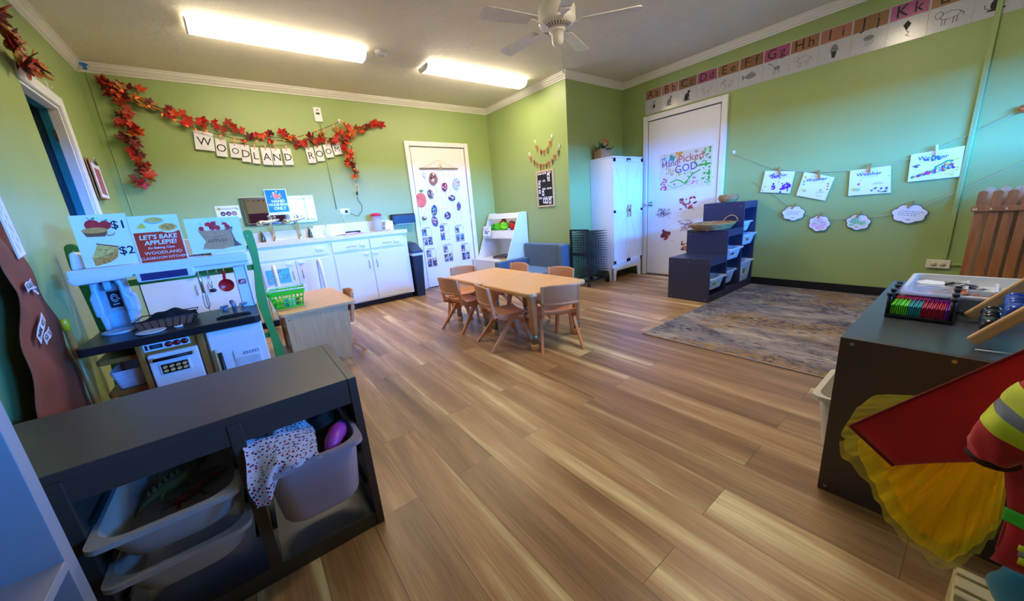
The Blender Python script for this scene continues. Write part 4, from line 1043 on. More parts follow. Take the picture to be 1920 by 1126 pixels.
# ================================================================ white sink cabinets and counter (back wall)
CF = 4.77
M_cab = mat('white_cabinet_paint', (232, 233, 238), 0.38, var=0.01)
r = thing('sink_cabinet', 'long white sink cabinet run with doors and drawers along the back wall', 'cabinet', (0, 0, 0))
c_ = MB(M_cab); c_.box(XL+.01, 1.84, CF+.02, YB-.002, .075, .82); c_.box(1.80, 1.84, CF+.02, YB-.002, .82, .895); c_.build('carcass', r)
MB(M_black).box(XL+.01, 1.83, CF+.07, YB-.002, 0, .075).build('toe_kick', r)
fr = MB(M_cab); fr.box(XL+.01, 1.84, CF, CF+.02, .075, .895); fr.build('face_frame', r)
def cab_door(x0, x1, z0, z1, hx, hz0, hz1):
    d = MB(M_cab).box(x0, x1, CF-.016, CF-.001, z0, z1).build('door', r, bevel=.003)
    MB(mat('brushed_steel_pull', (176, 176, 180), .3, metal=.9)).tube([(hx, CF-.016, hz1), (hx, CF-.036, hz1-.012), (hx, CF-.036, hz0+.012), (hx, CF-.016, hz0)], .0045, 8).build('handle', d)
    s = 1 if hx > (x0+x1)/2 else -1
    lx = hx+.0-s*.012
    MB(M_white).box(lx-.032, lx+.028, CF-.028, CF-.016, z1-.042, z1-.014).build('child_latch', d, bevel=.004)
xs_ = [(-.80, -.370), (-.362, .145), (.155, .485), (.491, .850), (.902, 1.338), (1.346, 1.782)]
for i, (a, b) in enumerate(xs_):
    rgt = (i % 2 == 0); hx = b-.045 if rgt else a+.045
    cab_door(a, b, .09, .715, hx, .50, .60)
for a, b in ((.90, 1.338), (1.346, 1.782)):
    d = MB(M_cab).box(a, b, CF-.016, CF-.001, .745, .868).build('drawer', r, bevel=.003)
    c_ = (a+b)/2; MB(MATS['brushed_steel_pull']).tube([(c_-.055, CF-.016, .80), (c_-.045, CF-.036, .80), (c_+.045, CF-.036, .80), (c_+.055, CF-.016, .80)], .0045, 8).build('handle', d)
    MB(M_white).box(b-.12, b-.06, CF-.030, CF-.016, .79, .83).build('child_latch', d, bevel=.004)
MB(M_cab).box(-.78, .85, CF-.012, CF-.001, .745, .868).build('false_front', r, bevel=.003)
MB(M_white).box(.72, .80, CF-.026, CF-.012, .80, .83).build('child_latch', r, bevel=.004)
# countertop with a sink cut-out (built from strips) and basin
M_ct = mat('cream_laminate_counter', (228, 206, 168), .3, c2=(236, 220, 190), scale=14)
SX0, SX1, SY0, SY1 = .17, .76, 4.84, 5.06
m = MB(M_ct)
for x0, x1, y0, y1 in ((XL+.002, SX0, CF-.025, YB-.02), (SX1, 1.855, CF-.025, YB-.02), (SX0, SX1, CF-.025, SY0), (SX0, SX1, SY1, YB-.02)): m.box(x0, x1, y0, y1, .897, .942)
ct = m.build('countertop', bevel=0); tag(ct, 'cream laminate worktop over the white sink cabinets', 'worktop')
m = MB(M_ct); m.box(XL+.002, .80, YB-.02, YB-.001, .897, 1.055); m.mat(M_white); m.box(.80, 1.78, YB-.018, YB-.001, .897, 1.085)
tag(m.build('backsplash', bevel=.003), 'low cream and white backsplash behind the sink', 'backsplash')
m = MB(mat('enamel_sink', (222, 214, 196), .2)); m.loft([[Vector((x, y, z)) for x, y in rrect(SX0-k, SX1+k, SY0-k, SY1+k, .03, 4)] for z, k in ((.9425, .012), (.946, .010), (.944, -.002), (.83, -.012))], False, True)
m.add([(SX0+.012, SY0+.012, .83), (SX1-.012, SY0+.012, .83), (SX1-.012, SY1-.012, .83), (SX0+.012, SY1-.012, .83)], [(0, 1, 2, 3)])
tag(m.build('sink_basin'), 'cream sink basin set in the worktop under the taps', 'sink')
# bubbler taps: a curved stem with a chunky head
def tap(x, label, head=True):
    r = thing('faucet', label, 'faucet', (x, 5.095, .942), 0, 'chrome taps at the classroom sink')
    m = MB(M_chrome); m.lathe([(0, 0), (.026, 0), (.026, .006), (.014, .016), (.012, .05)], n=18); m.tube([(0, 0, .04), (-.004, -.01, .12), (-.010, -.03, .19), (-.014, -.05, .215)], .0115, 12); m.build('stem', r)
    m = MB(M_chrome); m.tube([(-.14, -.06, .215), (-.11, -.06, .225), (-.05, -.06, .225), (.03, -.06, .235), (.08, -.06, .245)], [.012, .024, .017, .018, .011], 14); m.ball((-.115, -.075, .215), (.030, .028, .028), 16, 10); m.build('spout_head', r)
    m = MB(M_chrome); m.tube([(.0, -.05, .235), (.0, -.05, .28), (-.02, -.07, .30)], [.010, .010, .007], 10); m.tube([(.04, -.055, .24), (.045, -.06, .275), (.03, -.07, .29)], [.008, .008, .006], 10); m.build('tap_lever', r)
tap(.375, 'chrome drinking tap at the sink, the one closer to the green stand')
tap(.640, 'chrome drinking tap at the sink, the one closer to the clear bottle')
for x, lab in ((.255, 'dark chrome dispenser standing left of both drinking taps'), (.745, 'chrome soap pump standing right of both drinking taps')):
    m = MB(mat('dark_chrome', (120, 122, 128), .2, metal=1)); m.lathe([(0, 0), (.028, 0), (.026, .03), (.022, .045), (.024, .06), (.015, .075), (.016, .09), (.008, .115), (.003, .125), (0, .125)], n=18)
    m.tube([(0, 0, .115), (-.02, 0, .128)], .004, 6); tag(m.build('soap_dispenser', loc=(x, 5.085, .9425)), lab, 'dispenser')
def clear_plastic(name, c, a=.35):
    return mat(name, c, .12, alpha=a, var=.01)
M_clear = clear_plastic('clear_plastic', (225, 232, 240), .38)
r = thing('soap_bottle', 'clear spray bottle standing on the worktop right of the taps', 'bottle', (.935, 5.06, .943))
MB(M_clear).lathe([(0, 0), (.026, 0), (.027, .01), (.024, .06), (.016, .10), (.012, .115), (.012, .125)], n=18).build('bottle_body', r)
MB(mat('grey_pump', (190, 190, 196), .4)).tube([(0, 0, .12), (0, 0, .145), (-.02, -.005, .152)], [.010, .008, .005], 10).build('pump_head', r)
r = thing('pitcher', 'clear plastic pitcher with a crimson lid at the end of the worktop', 'pitcher', (1.56, 5.02, .943))
m = MB(M_clear); m.lathe([(0, .001), (.058, .001), (.062, .02), (.068, .205), (.070, .215), (.066, .215), (.060, .02), (0, .006)], n=28); m.build('pitcher_body', r)
m = MB(mat('crimson_lid', (206, 30, 76), .35)); m.lathe([(0, .24), (.045, .24), (.05, .23), (.071, .222), (.071, .20), (.066, .20), (.064, .16), (0, .16)], n=28); m.build('lid', r)
m = MB(M_clear); m.tube([(.07, 0, .20), (.11, 0, .195), (.118, 0, .12), (.10, 0, .06), (.066, 0, .05)], .007, 10); m.build('handle', r)
m = MB(mat('pale_blue_drink_print', (150, 200, 226), .3)); m.lathe([(0, .02), (.056, .02), (.057, .075), (0, .075)], n=24); m.build('blue_base', r)
m = MB(M_clear); m.lathe([(0, 0), (.055, 0), (.075, .018), (.078, .02), (.055, .004), (0, .004)], n=24); tag(m.build('food_cover', loc=(1.60, 4.86, .943)), 'clear plastic cover lying on the worktop in front of the pitcher', 'cover')
m = MB(M_paper); m.box(-.055, .055, -.04, .04, 0, .125); m.mat(mat('clear_tint', (214, 224, 236))); m.box(-.05, .05, -.041, .041, .02, .03); tag(m.build('tissue_box', loc=(1.72, 5.06, .943)), 'white upright box at the right end of the worktop beside the pitcher', 'box')
m = MB(mat('black_speaker_cloth', (24, 24, 34), .6)); m.box(-.09, .09, -.03, .03, 0, .035); tag(m.build('power_brick', loc=(1.245, 5.06, .943), bevel=.008), 'small black device box on the worktop under the outlet', 'device')
m = MB(mat('magenta_folder', (196, 60, 176), .3)); m.box(-.12, .12, -.06, .05, 0, .008); m.mat(M_paper); m.box(-.115, .125, -.055, .055, .008, .011); tag(m.build('folder', loc=(1.19, 4.86, .943), rot=(0, 0, R(8))), 'pink folder with papers lying on the worktop', 'folder')
m = MB(mat('gold_scissors', (160, 140, 60), .4)); m.box(-.08, .05, -.006, .006, 0, .006); tag(m.build('paintbrush', loc=(1.06, 4.83, .943), rot=(0, 0, R(-10))), 'thin gold handled brush on the worktop beside the pink folder', 'brush')
m = MB(M_paper); 
for k in range(3): m.tube([(1.13+.09*sin(a*1.7+k)+.03*k, 5.03+.05*cos(a*1.3+k*2), .948+.004*k) for a in [q*.35 for q in range(22)]], .003, 6)
tag(m.build('white_cable'), 'coiled white cable on the worktop by the black device', 'cable')

# outlet with plugs, dispenser, wall cord conduit
r = thing('wall_outlet', 'white wall outlet above the worktop with a black plug in it', 'outlet', (1.215, YB, 1.232))
MB(M_white).box(-.058, .058, -.006, 0, -.038, .038).build('cover_plate', r, bevel=.002)
m = MB(M_ink); m.box(.0, .03, -.03, -.006, -.018, .016); m.build('plug', r, bevel=.004)
m = MB(M_paper); m.box(-.045, -.015, -.02, -.006, -.02, .015); m.tube([(-.03, -.02, -.018), (-.04, -.03, -.08), (-.02, -.03, -.13), (.0, -.03, -.16), (.0, -.06, -.282)], .003, 6); m.build('white_plug', r)
r = thing('towel_dispenser', 'navy blue paper dispenser box on the back wall beside the white door', 'dispenser', (1.965, YB, 1.075))
M_nv = mat('navy_plastic', (30, 44, 72), .35)
MB(M_nv).prism([(-.10, -.055), (-.0, -.055), (-.0, .075), (-.08, .075), (-.105, .05)], 'yz', -.165, .165).build('dispenser_body', r, bevel=.006)
MB(M_clear).box(-.12, .12, -.09, -.01, -.075, -.055).build('clear_tray', r)
MB(M_rail).box(-.17, -.155, -.108, -.002, -.05, .07).build('end_cap', r, bevel=.003)
m = MB(M_wall); m.tube([(1.118, YB-.006, 2.30), (1.118, YB-.006, 1.27)], .006, 6); tag(m.build('wall_conduit'), 'thin green painted cable run down the back wall to the outlet', 'conduit')
r = thing('wall_sensor', 'small white wall sensor above the letter cards on the back wall', 'sensor', (1.113, YB, 2.385))
MB(M_white).box(-.043, .043, -.022, 0, -.082, .082).build('sensor_body', r, bevel=.006)
m = MB(M_ink); m.box(-.02, .02, -.0235, -.022, .0, .022); m.disc(0, .05, .008, .008, -.022, 12, .001); m.build('sensor_eye', r)

# mirror with bevelled frame strips, posters above the sink
M_mir = mat('silver_mirror', (235, 238, 240), .02, metal=1.0, var=.0)
r = thing('mirror', 'wide silver mirror above the sink behind the blue poster', 'mirror', (.495, YB, 1.295))
MB(M_mir).box(-.371, .371, -.010, -.001, -.157, .155).build('mirror_glass', r)
m = MB(mat('bevelled_mirror_edge', (215, 220, 224), .08, metal=1.0))
for x0, x1, z0, z1 in ((-.375, -.345, -.16, .158), (.345, .375, -.16, .158), (-.345, .345, -.16, -.132), (-.345, .345, .130, .158)): m.box(x0, x1, -.014, -.0095, z0, z1)
m.build('bevelled_edge', r, bevel=.003)
m = MB(M_lam); W_, H_ = .222, .292; m.box(0, W_, -.002, 0, 0, H_); m.mat(col('bright_poster_blue', (24, 120, 208), .3)); m.flat([(.008, .03), (W_-.008, .03), (W_-.008, H_-.008), (.008, H_-.008)], -.002)
m.mat(col('hand_print_salmon', (214, 140, 120))); m.disc(.125, .205, .045, .024, -.0024, rot=.3); m.disc(.10, .225, .03, .02, -.0024)
m.mat(M_lam); 
for q in ((.09, .25, .010), (.12, .262, .009), (.15, .235, .007), (.06, .21, .006), (.14, .185, .006)): m.disc(q[0], q[1], q[2], q[2], -.0028, 12)
m.text('HAND', .046, .12, .155, -.0028, bold=.03); m.text('WASHING', .044, .118, .115, -.0028, bold=.03); m.text('ONLY', .046, .125, .073, -.0028, bold=.03)
o = m.build('hand_washing_poster', loc=(.375, YB-.018, 1.243)); tag(o, 'blue poster reading HAND WASHING ONLY taped over the mirror', 'poster')
m = MB(M_lam); m.box(0, .215, -.002, 0, 0, .14); m.mat(col('sun_yellow', (232, 180, 60))); m.disc(.03, .108, .018, .018, -.002, 12); m.mat(col('steel_blue_text', (60, 90, 120))); m.text('Handwashing Time', .021, .108, .108, -.002, bold=.01); m.mat(M_leaf if 'M_leaf' in globals() else C_leaf); m.line([(.178, .118), (.205, .094)], .008, -.002)
for i, c_ in enumerate(((40, 60, 70), (90, 50, 60), (150, 120, 120))):
    m.mat(M_ink); m.disc(.058+.05*i, .055, .024, .024, -.002, 18); m.mat(col('photo_round_%d' % i, c_)); m.disc(.058+.05*i, .055, .021, .021, -.0026, 16); m.mat(col('skin_print', (206, 160, 140))); m.disc(.060+.05*i, .052, .012, .007, -.003, 10, rot=.4*i)
o = m.build('wash_chart', loc=(-.105, YB-.002, 1.235)); tag(o, 'small white hand washing steps chart left of the mirror', 'chart')
m = MB(M_lam); m.lathe([(0, 0), (.022, 0), (.022, .002), (0, .002)], n=20); m.mat(col('steel_blue_text', (60, 90, 120))); m.lathe([(0, .0022), (.012, .0022)], n=16)
o = m.build('round_sticker', loc=(.135, YB-.021, 1.01), rot=(R(90), 0, 0)); tag(o, 'small round sticker on the backsplash beside the green post', 'sticker')
m = MB(M_lam); m.box(0, .235, -.002, 0, 0, .17); m.mat(col('cyan_poster', (84, 184, 224))); m.flat([(.004, .004), (.231, .004), (.231, .166), (.004, .166)], -.002)
for i in range(18):
    m.mat(col('confetti_%d' % (i % 5), ((214, 60, 90), (240, 200, 60), (120, 70, 170), (230, 130, 60), (80, 160, 80))[i % 5])); m.disc(.02+.195*random.random(), .02+.13*random.random(), .010, .007, -.0026, 8, rot=random.random()*3)
o = m.build('cabinet_poster', loc=(.180, CF-.017, .48)); tag(o, 'light blue poster with colourful shapes on the sink cabinet door behind the basket', 'poster')

# ================================================================ letter cards hanging in an arc
M_card = mat('glossy_white_card', (238, 238, 244), .2, var=.01)
M_clip = mat('pale_pink_clothespin', (226, 166, 150), .5)
M_clipw = mat('natural_wood_clothespin', (190, 118, 60), .5)
def letter_card(ch, x0, x1, ztl, zbl, dz, rot, label):
    wd = x1-x0; h = ztl-zbl
    m = MB(M_card); m.box(-wd/2, wd/2, -.0012, .0012, -h, 0); m.mat(M_ink); m.text(ch, h*.62, 0, -h*.55, -.0014, bold=.0, wide=1.0)
    m.mat(M_trim)
    o = m.build('letter_card'); o.matrix_world = Matrix.Translation(((x0+x1)/2, YB-.028, ztl+dz)) @ Matrix.Rotation(R(rot), 4, 'Y'); tag(o, label, 'letter card', 'hanging letter cards spelling WOODLAND ROOM')
    p = MB(M_clip); p.box(-.006, .006, -.008, .008, -.022, .036); q = p.build('clothespin', bevel=.001); q.matrix_world = Matrix.Translation(((x0+x1)/2, YB-.028, ztl+dz)) @ Matrix.Rotation(R(rot+6), 4, 'Y')
    tag(q, 'small pink clothespin clipping the '+label.replace('white ', '').split(' in the')[0], 'clothespin', 'clothespins on the letter cards')
CARDS = [('W', -.107, .049, 2.126, 1.944, 0, 6, 'white card with the letter W, first of the word WOODLAND'),
 ('O', .055, .148, 2.064, 1.884, 0, 7, 'white card with the letter O right after the W'),
 ('O', .166, .260, 2.018, 1.876, 0, 5, 'white card with the letter O right before the first D'),
 ('D', .262, .341, 2.010, 1.832, 0, 5, 'white card with the letter D between the letters O and L'),
 ('L', .352, .422, 1.988, 1.815, 0, 4, 'white card with the letter L in the word WOODLAND'),
 ('A', .442, .537, 1.985, 1.803, 0, 2, 'white card with the letter A in the word WOODLAND'),
 ('N', .543, .630, 1.980, 1.800, 0, 1, 'white card with the letter N in the word WOODLAND'),
 ('D', .652, .738, 1.985, 1.804, 0, -1, 'white card with the letter D that ends the word WOODLAND'),
 ('R', .894, .980, 2.005, 1.828, 0, -3, 'white card with the letter R, first of the word ROOM'),
 ('O', .994, 1.078, 2.028, 1.850, 0, -4, 'white card with the letter O right after the R'),
 ('O', 1.096, 1.186, 2.046, 1.893, 0, -7, 'white card with the letter O right before the M'),
 ('M', 1.198, 1.290, 2.066, 1.930, 0, -8, 'white card with the letter M, last of the word ROOM')]
for c_ in CARDS: letter_card(*c_)

# ================================================================ autumn leaf garlands and string lights
LEAFC = [mat('scarlet_leaf', (206, 30, 22), .5, c2=(170, 20, 18), scale=20), mat('orange_leaf', (224, 84, 24), .5, c2=(200, 60, 20), scale=20), mat('burgundy_leaf', (112, 20, 26), .5, c2=(84, 18, 22), scale=20),
         mat('rust_leaf', (172, 62, 24), .5, c2=(140, 48, 22), scale=20), mat('ochre_leaf', (176, 122, 34), .5, c2=(150, 96, 30), scale=20)]
def leaf_outline():
    lobes = [(90, 1.0), (35, .86), (145, .86), (-18, .62), (198, .62)]
    pts = []
    order = sorted(lobes, key=lambda t: t[0])
    order = [(-75, .12)]+order+[(255, .12)]
    for i, (a, r_) in enumerate(order):
        if r_ > .2:
            for da, k in ((-20, .74), (-13, .70), (-10, .88), (0, 1.0), (10, .88), (13, .70), (20, .74)):
                pts.append((a+da, r_*k))
            if i < len(order)-2: pts.append(((a+order[i+1][0])/2, .50))
        else: pts.append((a, r_))
    return [(r_*cos(R(a)), r_*sin(R(a))) for a, r_ in pts]
_lo = leaf_outline()
def leaf_mesh(m_, bend, name):
    mb = MB(m_); n = len(_lo); vs = [(0, 0, .10)]
    for x, z in _lo: vs.append((x, .0, z))
    vs = [(x, -bend*(x*x*.9+max(0, z)*max(0, z)*.5)+.18*abs(x)*(1 if bend > .3 else -1), z) for x, _, z in vs]
    mb.add(vs, [(0, i+1, (i+1) % n+1) for i in range(n)], False)
    me_o = mb.build(name, solid=.03); return me_o
_leafproto = []
for i, lm in enumerate(LEAFC):
    for b_ in (.25, .6):
        o = leaf_mesh(lm, b_, 'leaf'); _leafproto.append(o)
_first = set()
def put_leaf(parent, p, size, rnd, face='back', tint=None):
    i = tint if tint is not None else rnd.choices(range(5), (34, 22, 18, 16, 10))[0]
    pr_ = _leafproto[i*2+(rnd.random() > .5)]
    if pr_.name in _first: o = pr_.copy(); COL.objects.link(o)
    else: o = pr_; _first.add(pr_.name)
    o.parent = parent
    n0 = Matrix.Rotation(wall_rz(face), 4, 'Z')
    rot = Matrix.Rotation(rnd.uniform(-.7, .7), 4, 'Z') @ Matrix.Rotation(rnd.uniform(-.7, .7), 4, 'X') @ Matrix.Rotation(rnd.uniform(0, 2*pi), 4, 'Y')
    o.matrix_local = Matrix.Translation(p) @ n0 @ rot @ Matrix.Diagonal((size, size, size, 1))
    return o
def path_pts(path, step):
    out = []
    for (a, b) in zip(path[:-1], path[1:]):
        a, b = Vector(a), Vector(b); L = (b-a).length; n = max(1, int(L/step))
        for i in range(n): out.append(a+(b-a)*i/n)
    out.append(Vector(path[-1])); return out
def garland(label, path, step, size, seed, face='back', spread=.035):
    r = thing('leaf_garland', label, 'garland', (0, 0, 0)); rnd = random.Random(seed)
    MB(mat('brown_garland_vine', (64, 38, 24), .7)).tube(path, .003, 6).build('vine', r)
    for p in path_pts(path, step):
        nrm = {'back': Vector((0, -1, 0)), 'left': Vector((1, 0, 0))}[face]
        al = {'back': Vector((1, 0, 0)), 'left': Vector((0, 1, 0))}[face]
        q = p+al*rnd.uniform(-spread, spread)+Vector((0, 0, rnd.uniform(-spread, spread)))+nrm*rnd.uniform(.0, .022)
        put_leaf(r, q, size*rnd.uniform(.7, 1.2), rnd, face)
    return r
def P3(l, y=YB-.045): return [(x, y, z) for x, z in l]
main = [(-.64, 2.47), (-.50, 2.42), (-.384, 2.35), (-.27, 2.31), (-.145, 2.27), (.0, 2.215), (.142, 2.19), (.24, 2.15), (.345, 2.10), (.483, 2.11), (.60, 2.10), (.73, 2.085), (.83, 2.06), (.981, 2.10), (1.10, 2.13), (1.22, 2.11), (1.33, 2.17), (1.41, 2.15), (1.538, 2.21), (1.667, 2.27), (1.79, 2.35), (1.87, 2.36)]
g1 = garland('long swag of red and orange leaves across the back wall', P3(main), .034, .068, 3, spread=.050)
rn = random.Random(12)
for _ in range(10): put_leaf(g1, Vector((rn.uniform(-.66, -.42), YB-.05, rn.uniform(2.37, 2.53))), rn.uniform(.06, .085), rn)
for _ in range(8): put_leaf(g1, Vector((rn.uniform(1.30, 1.48), YB-.06, rn.uniform(2.12, 2.27))), rn.uniform(.05, .07), rn)
garland('leaf garland hanging down at the left end of the back wall swag', P3([(-.55, 2.36), (-.575, 2.25), (-.585, 2.15), (-.56, 2.06), (-.60, 2.0), (-.565, 1.93), (-.56, 1.86), (-.575, 1.78), (-.565, 1.70), (-.58, 1.64)]), .018, .072, 5, spread=.045)
garland('leaf garland hanging down at the right end of the back wall swag', P3([(1.36, 2.12), (1.35, 2.04), (1.37, 1.95), (1.36, 1.86), (1.40, 1.77), (1.42, 1.68)]), .018, .060, 6, spread=.030)
garland('leaf garland hanging over the doorway casing on the left wall', [(XL+.05, 3.10, 2.52), (XL+.05, 3.30, 2.36), (XL+.05, 3.44, 2.20), (XL+.05, 3.58, 2.15), (XL+.05, 3.68, 2.16)], .020, .085, 8, 'left', .045)
# string lights
WR = [(-0.611, 2.451), (-0.541, 2.446), (-0.461, 2.388), (-0.389, 2.327), (-0.304, 2.265), (-0.235, 2.214), (-0.151, 2.169), (-0.083, 2.144), (0.011, 2.119), (0.121, 2.087), (0.223, 2.06), (0.317, 2.049), (0.431, 2.045), (0.536, 2.05), (0.676, 2.064), (0.827, 2.105), (0.986, 2.156), (1.135, 2.217), (1.251, 2.268), (1.351, 2.32), (1.398, 2.278), (1.425, 2.17), (1.424, 2.059), (1.416, 1.909), (1.395, 1.757), (1.396, 1.641), (1.401, 1.50), (1.388, 1.455)]
r = thing('string_lights', 'dark string of small glowing orange lights under the leaf swag', 'string lights', (0, 0, 0))
M_wire = mat('black_light_wire', (26, 26, 28), .5)
def P4(l): return [(x, YB-.078, z) for x, z in l]
MB(M_wire).tube(P4(WR), .0032, 6).build('wire', r)
MB(M_wire).tube([(1.388, YB-.07, 1.455), (1.399, YB-.02, 1.366), (1.44, YB-.015, 1.30), (1.429, YB-.015, 1.226), (1.363, YB-.02, 1.161), (1.30, YB-.03, 1.19), (1.24, YB-.03, 1.225)], .003, 6).build('plug_cord', r)
MB(M_ink).box(1.378, 1.398, YB-.085, YB-.06, 1.43, 1.47).build('plug', r, bevel=.004)
M_bulb = mat('glowing_orange_bulb', (255, 74, 30), .3, emit=3.2)
bulb0 = None
rn = random.Random(4)
bp_ = path_pts(P4(WR), .065)
for i, p in enumerate(bp_[1:-1]):
    if bulb0 is None:
        mb = MB(M_bulb); mb.tube([(0, 0, 0), (0, 0, -.008), (0, 0, -.018), (0, 0, -.025)], [.0038, .0052, .004, .001], 8); bulb0 = mb.build('light_bulb', r); b = bulb0
    else: b = bulb0.copy(); COL.objects.link(b); b.parent = r
    b.location = p+Vector((0, -.006, 0)); b.rotation_euler = (rn.uniform(-.5, .5), rn.uniform(-2.4, 2.4) if i % 3 else rn.uniform(-.5, .5), 0)
m = MB(M_ink); m.ring(-.375, 2.33, .045, .045, 0, .004, 24, pi*1.02, pi*2.0); m.line([(-.395, 2.34), (-.39, 2.325)], .004, 0); m.line([(-.365, 2.338), (-.36, 2.325)], .004, 0); m.ring(-.375, 2.325, .052, .05, 0, .003, 24)
tag(m.build('wire_smiley', loc=(0, YB-.004, 0)), 'small round smiley drawn on the wall behind the string lights', 'decoration')
# wall hooks
for i, (x, z) in enumerate(((1.351, 2.335), )):
    m = MB(M_white); m.box(-.012, .012, -.006, 0, -.02, .02); m.tube([(0, -.006, -.008), (0, -.018, -.012), (0, -.02, .0)], .003, 6); tag(m.build('wall_hook', loc=(x, YB, z)), 'white adhesive hook holding the peak of the string lights', 'hook')
for y, lab in ((3.891, 'white adhesive hook above the doorway nearest the leaf garland'), (4.107, 'white adhesive hook above the doorway nearest the room corner')):
    m = MB(M_white); m.box(-.012, .012, -.006, 0, -.02, .035); m.tube([(0, -.006, -.008), (0, -.022, -.012), (0, -.024, .0)], .003, 6); tag(m.build('wall_hook', loc=(XL, y, 2.165), rot=(0, 0, wall_rz('left'))), lab, 'hook')
m = MB(mat('blue_tape', (20, 110, 200), .5)); m.prism([(-.02, 0), (.02, .005), (.05, -.01), (.03, -.02), (.032, -.05), (.005, -.052), (.006, -.02)], 'xz', -.004, 0)
tag(m.build('blue_tape', loc=(XL+.055, YB-.065, 2.64)), 'scrap of blue tape stuck in the corner of the crown moulding', 'tape')

# ================================================================ things on the white door (back wall)
DYF = YB-.0225
r = thing('photo_mobile', 'wooden stick with strings of cut out photos hanging on the back wall door', 'wall hanging', (0, 0, 0))
M_stick = mat('driftwood_stick', (176, 130, 84), .7)
M_str = mat('jute_string', (206, 190, 160), .8)
MB(M_stick).tube([(2.326, DYF-.012, 1.766), (2.64, DYF-.016, 1.770), (2.959, DYF-.012, 1.764)], .0085, 8).build('stick', r)
MB(M_str).tube([(2.36, DYF-.014, 1.77), (2.652, DYF-.008, 1.885), (2.92, DYF-.014, 1.77)], .002, 5).build('hanging_string', r)
m = MB(col('pressed_flower', (226, 214, 180))); m.disc(2.662, 1.80, .022, .055, DYF-.024, 12); m.mat(col('flower_green', (150, 150, 90))); m.disc(2.665, 1.77, .012, .03, DYF-.026, 10); m.build('pressed_flower', r)
STR = [[(2.389, 1.765), (2.389, 1.679), (2.449, 1.402), (2.50, 1.25), (2.46, 1.02)], [(2.50, 1.765), (2.524, 1.619), (2.56, 1.3), (2.55, .9)], [(2.61, 1.765), (2.63, 1.3), (2.60, .86)], [(2.696, 1.765), (2.696, 1.498), (2.72, 1.3), (2.69, 1.02)], [(2.80, 1.765), (2.79, 1.4), (2.85, 1.0)], [(2.87, 1.765), (2.905, 1.538), (2.92, 1.2), (2.94, .96)]]
for s in STR: MB(M_str).tube([(x, DYF-.008, z) for x, z in s], .0013, 5).build('string', r)
PC = [((150, 100, 80), (60, 40, 40), (226, 200, 180)), ((150, 40, 60), (40, 30, 40), (220, 190, 180)), ((170, 190, 200), (180, 120, 110), (230, 220, 210)), ((110, 90, 80), (200, 180, 170), (40, 40, 50)), ((60, 40, 60), (200, 130, 120), (230, 220, 220)), ((80, 60, 110), (200, 170, 160), (30, 30, 50)), ((50, 60, 120), (230, 190, 60), (60, 160, 140)), ((50, 50, 100), (150, 60, 90), (220, 190, 180)), ((90, 70, 110), (210, 190, 180), (210, 110, 90))]
for i, (x, z, w_, h_) in enumerate(((2.524, 1.619, .072, .095), (2.696, 1.498, .052, .070), (2.905, 1.538, .066, .095), (2.449, 1.402, .05, .072), (2.798, 1.334, .066, .045), (2.905, 1.197, .036, .070), (2.475, 1.165, .05, .082), (2.69, 1.074, .058, .062), (2.462, 1.005, .055, .082))):
    m = MB(col('photo_tone_%d_0' % i, PC[i][0])); rn2 = random.Random(i); n = 14
    ol = [(w_*(.88+.16*rn2.random())*cos(2*pi*k/n), h_*(.88+.16*rn2.random())*sin(2*pi*k/n)) for k in range(n)]
    m.prism(ol, 'xz', -.001, 0)
    for k in range(22):
        m.mat(col('photo_tone_%d_%d' % (i, k % 3), PC[i][k % 3])); a = rn2.uniform(0, 6.3); q = rn2.uniform(0, .72)
        m.disc(w_*q*cos(a), h_*q*sin(a), w_*rn2.uniform(.14, .3), h_*rn2.uniform(.10, .24), -.001-.0001*k, 8, rot=a, t=.0003)
    o = m.build('photo', r, loc=(x, DYF-.011, z), rot=(0, rn2.uniform(-.25, .25), 0))
m = MB(col('silver_star', (206, 214, 232), .3)); m.prism([(.04*(1 if k % 2 else .5)*cos(2*pi*k/12), .05*(1 if k % 2 else .5)*sin(2*pi*k/12)) for k in range(12)], 'xz', -.003, 0); m.build('paper_star', r, loc=(2.389, DYF-.011, 1.679))
m = MB(mat('paper_apple_red', (214, 84, 66), .6, c2=(232, 120, 96), scale=12)); 
ap = [(.085*cos(a)*(1-.1*sin(a)), .11*sin(a)*(1-.10*(abs(cos(a)) < .3 and sin(a) > 0))) for a in [2*pi*k/28 for k in range(28)]]
m.prism(ap, 'xz', -.001, 0); m.mat(C_leaf); m.flat([(-.01, .105), (.012, .105), (.05, .15), (.02, .14), (0, .15), (-.03, .14)], -.001)
tag(m.build('paper_apple', loc=(2.287, DYF-.001, 1.326), rot=(0, R(8), 0)), 'red paper apple with green leaves taped to the back wall door', 'paper apple')
SH = [((2.22, .94), (2.397, .643)), ((2.52, .972), (2.691, .692)), ((2.781, .931), (2.958, .638)), ((2.244, .62), (2.425, .31)), ((2.537, .653), (2.712, .349)), ((2.856, .63), (3.023, .333))]
LB = ['upper left photo sheet on the back wall door, with a beach picture', 'upper middle photo sheet on the back wall door', 'upper right photo sheet on the back wall door', 'lower left photo sheet on the back wall door', 'lower middle photo sheet on the back wall door, with a green framed photo', 'lower right photo sheet on the back wall door']
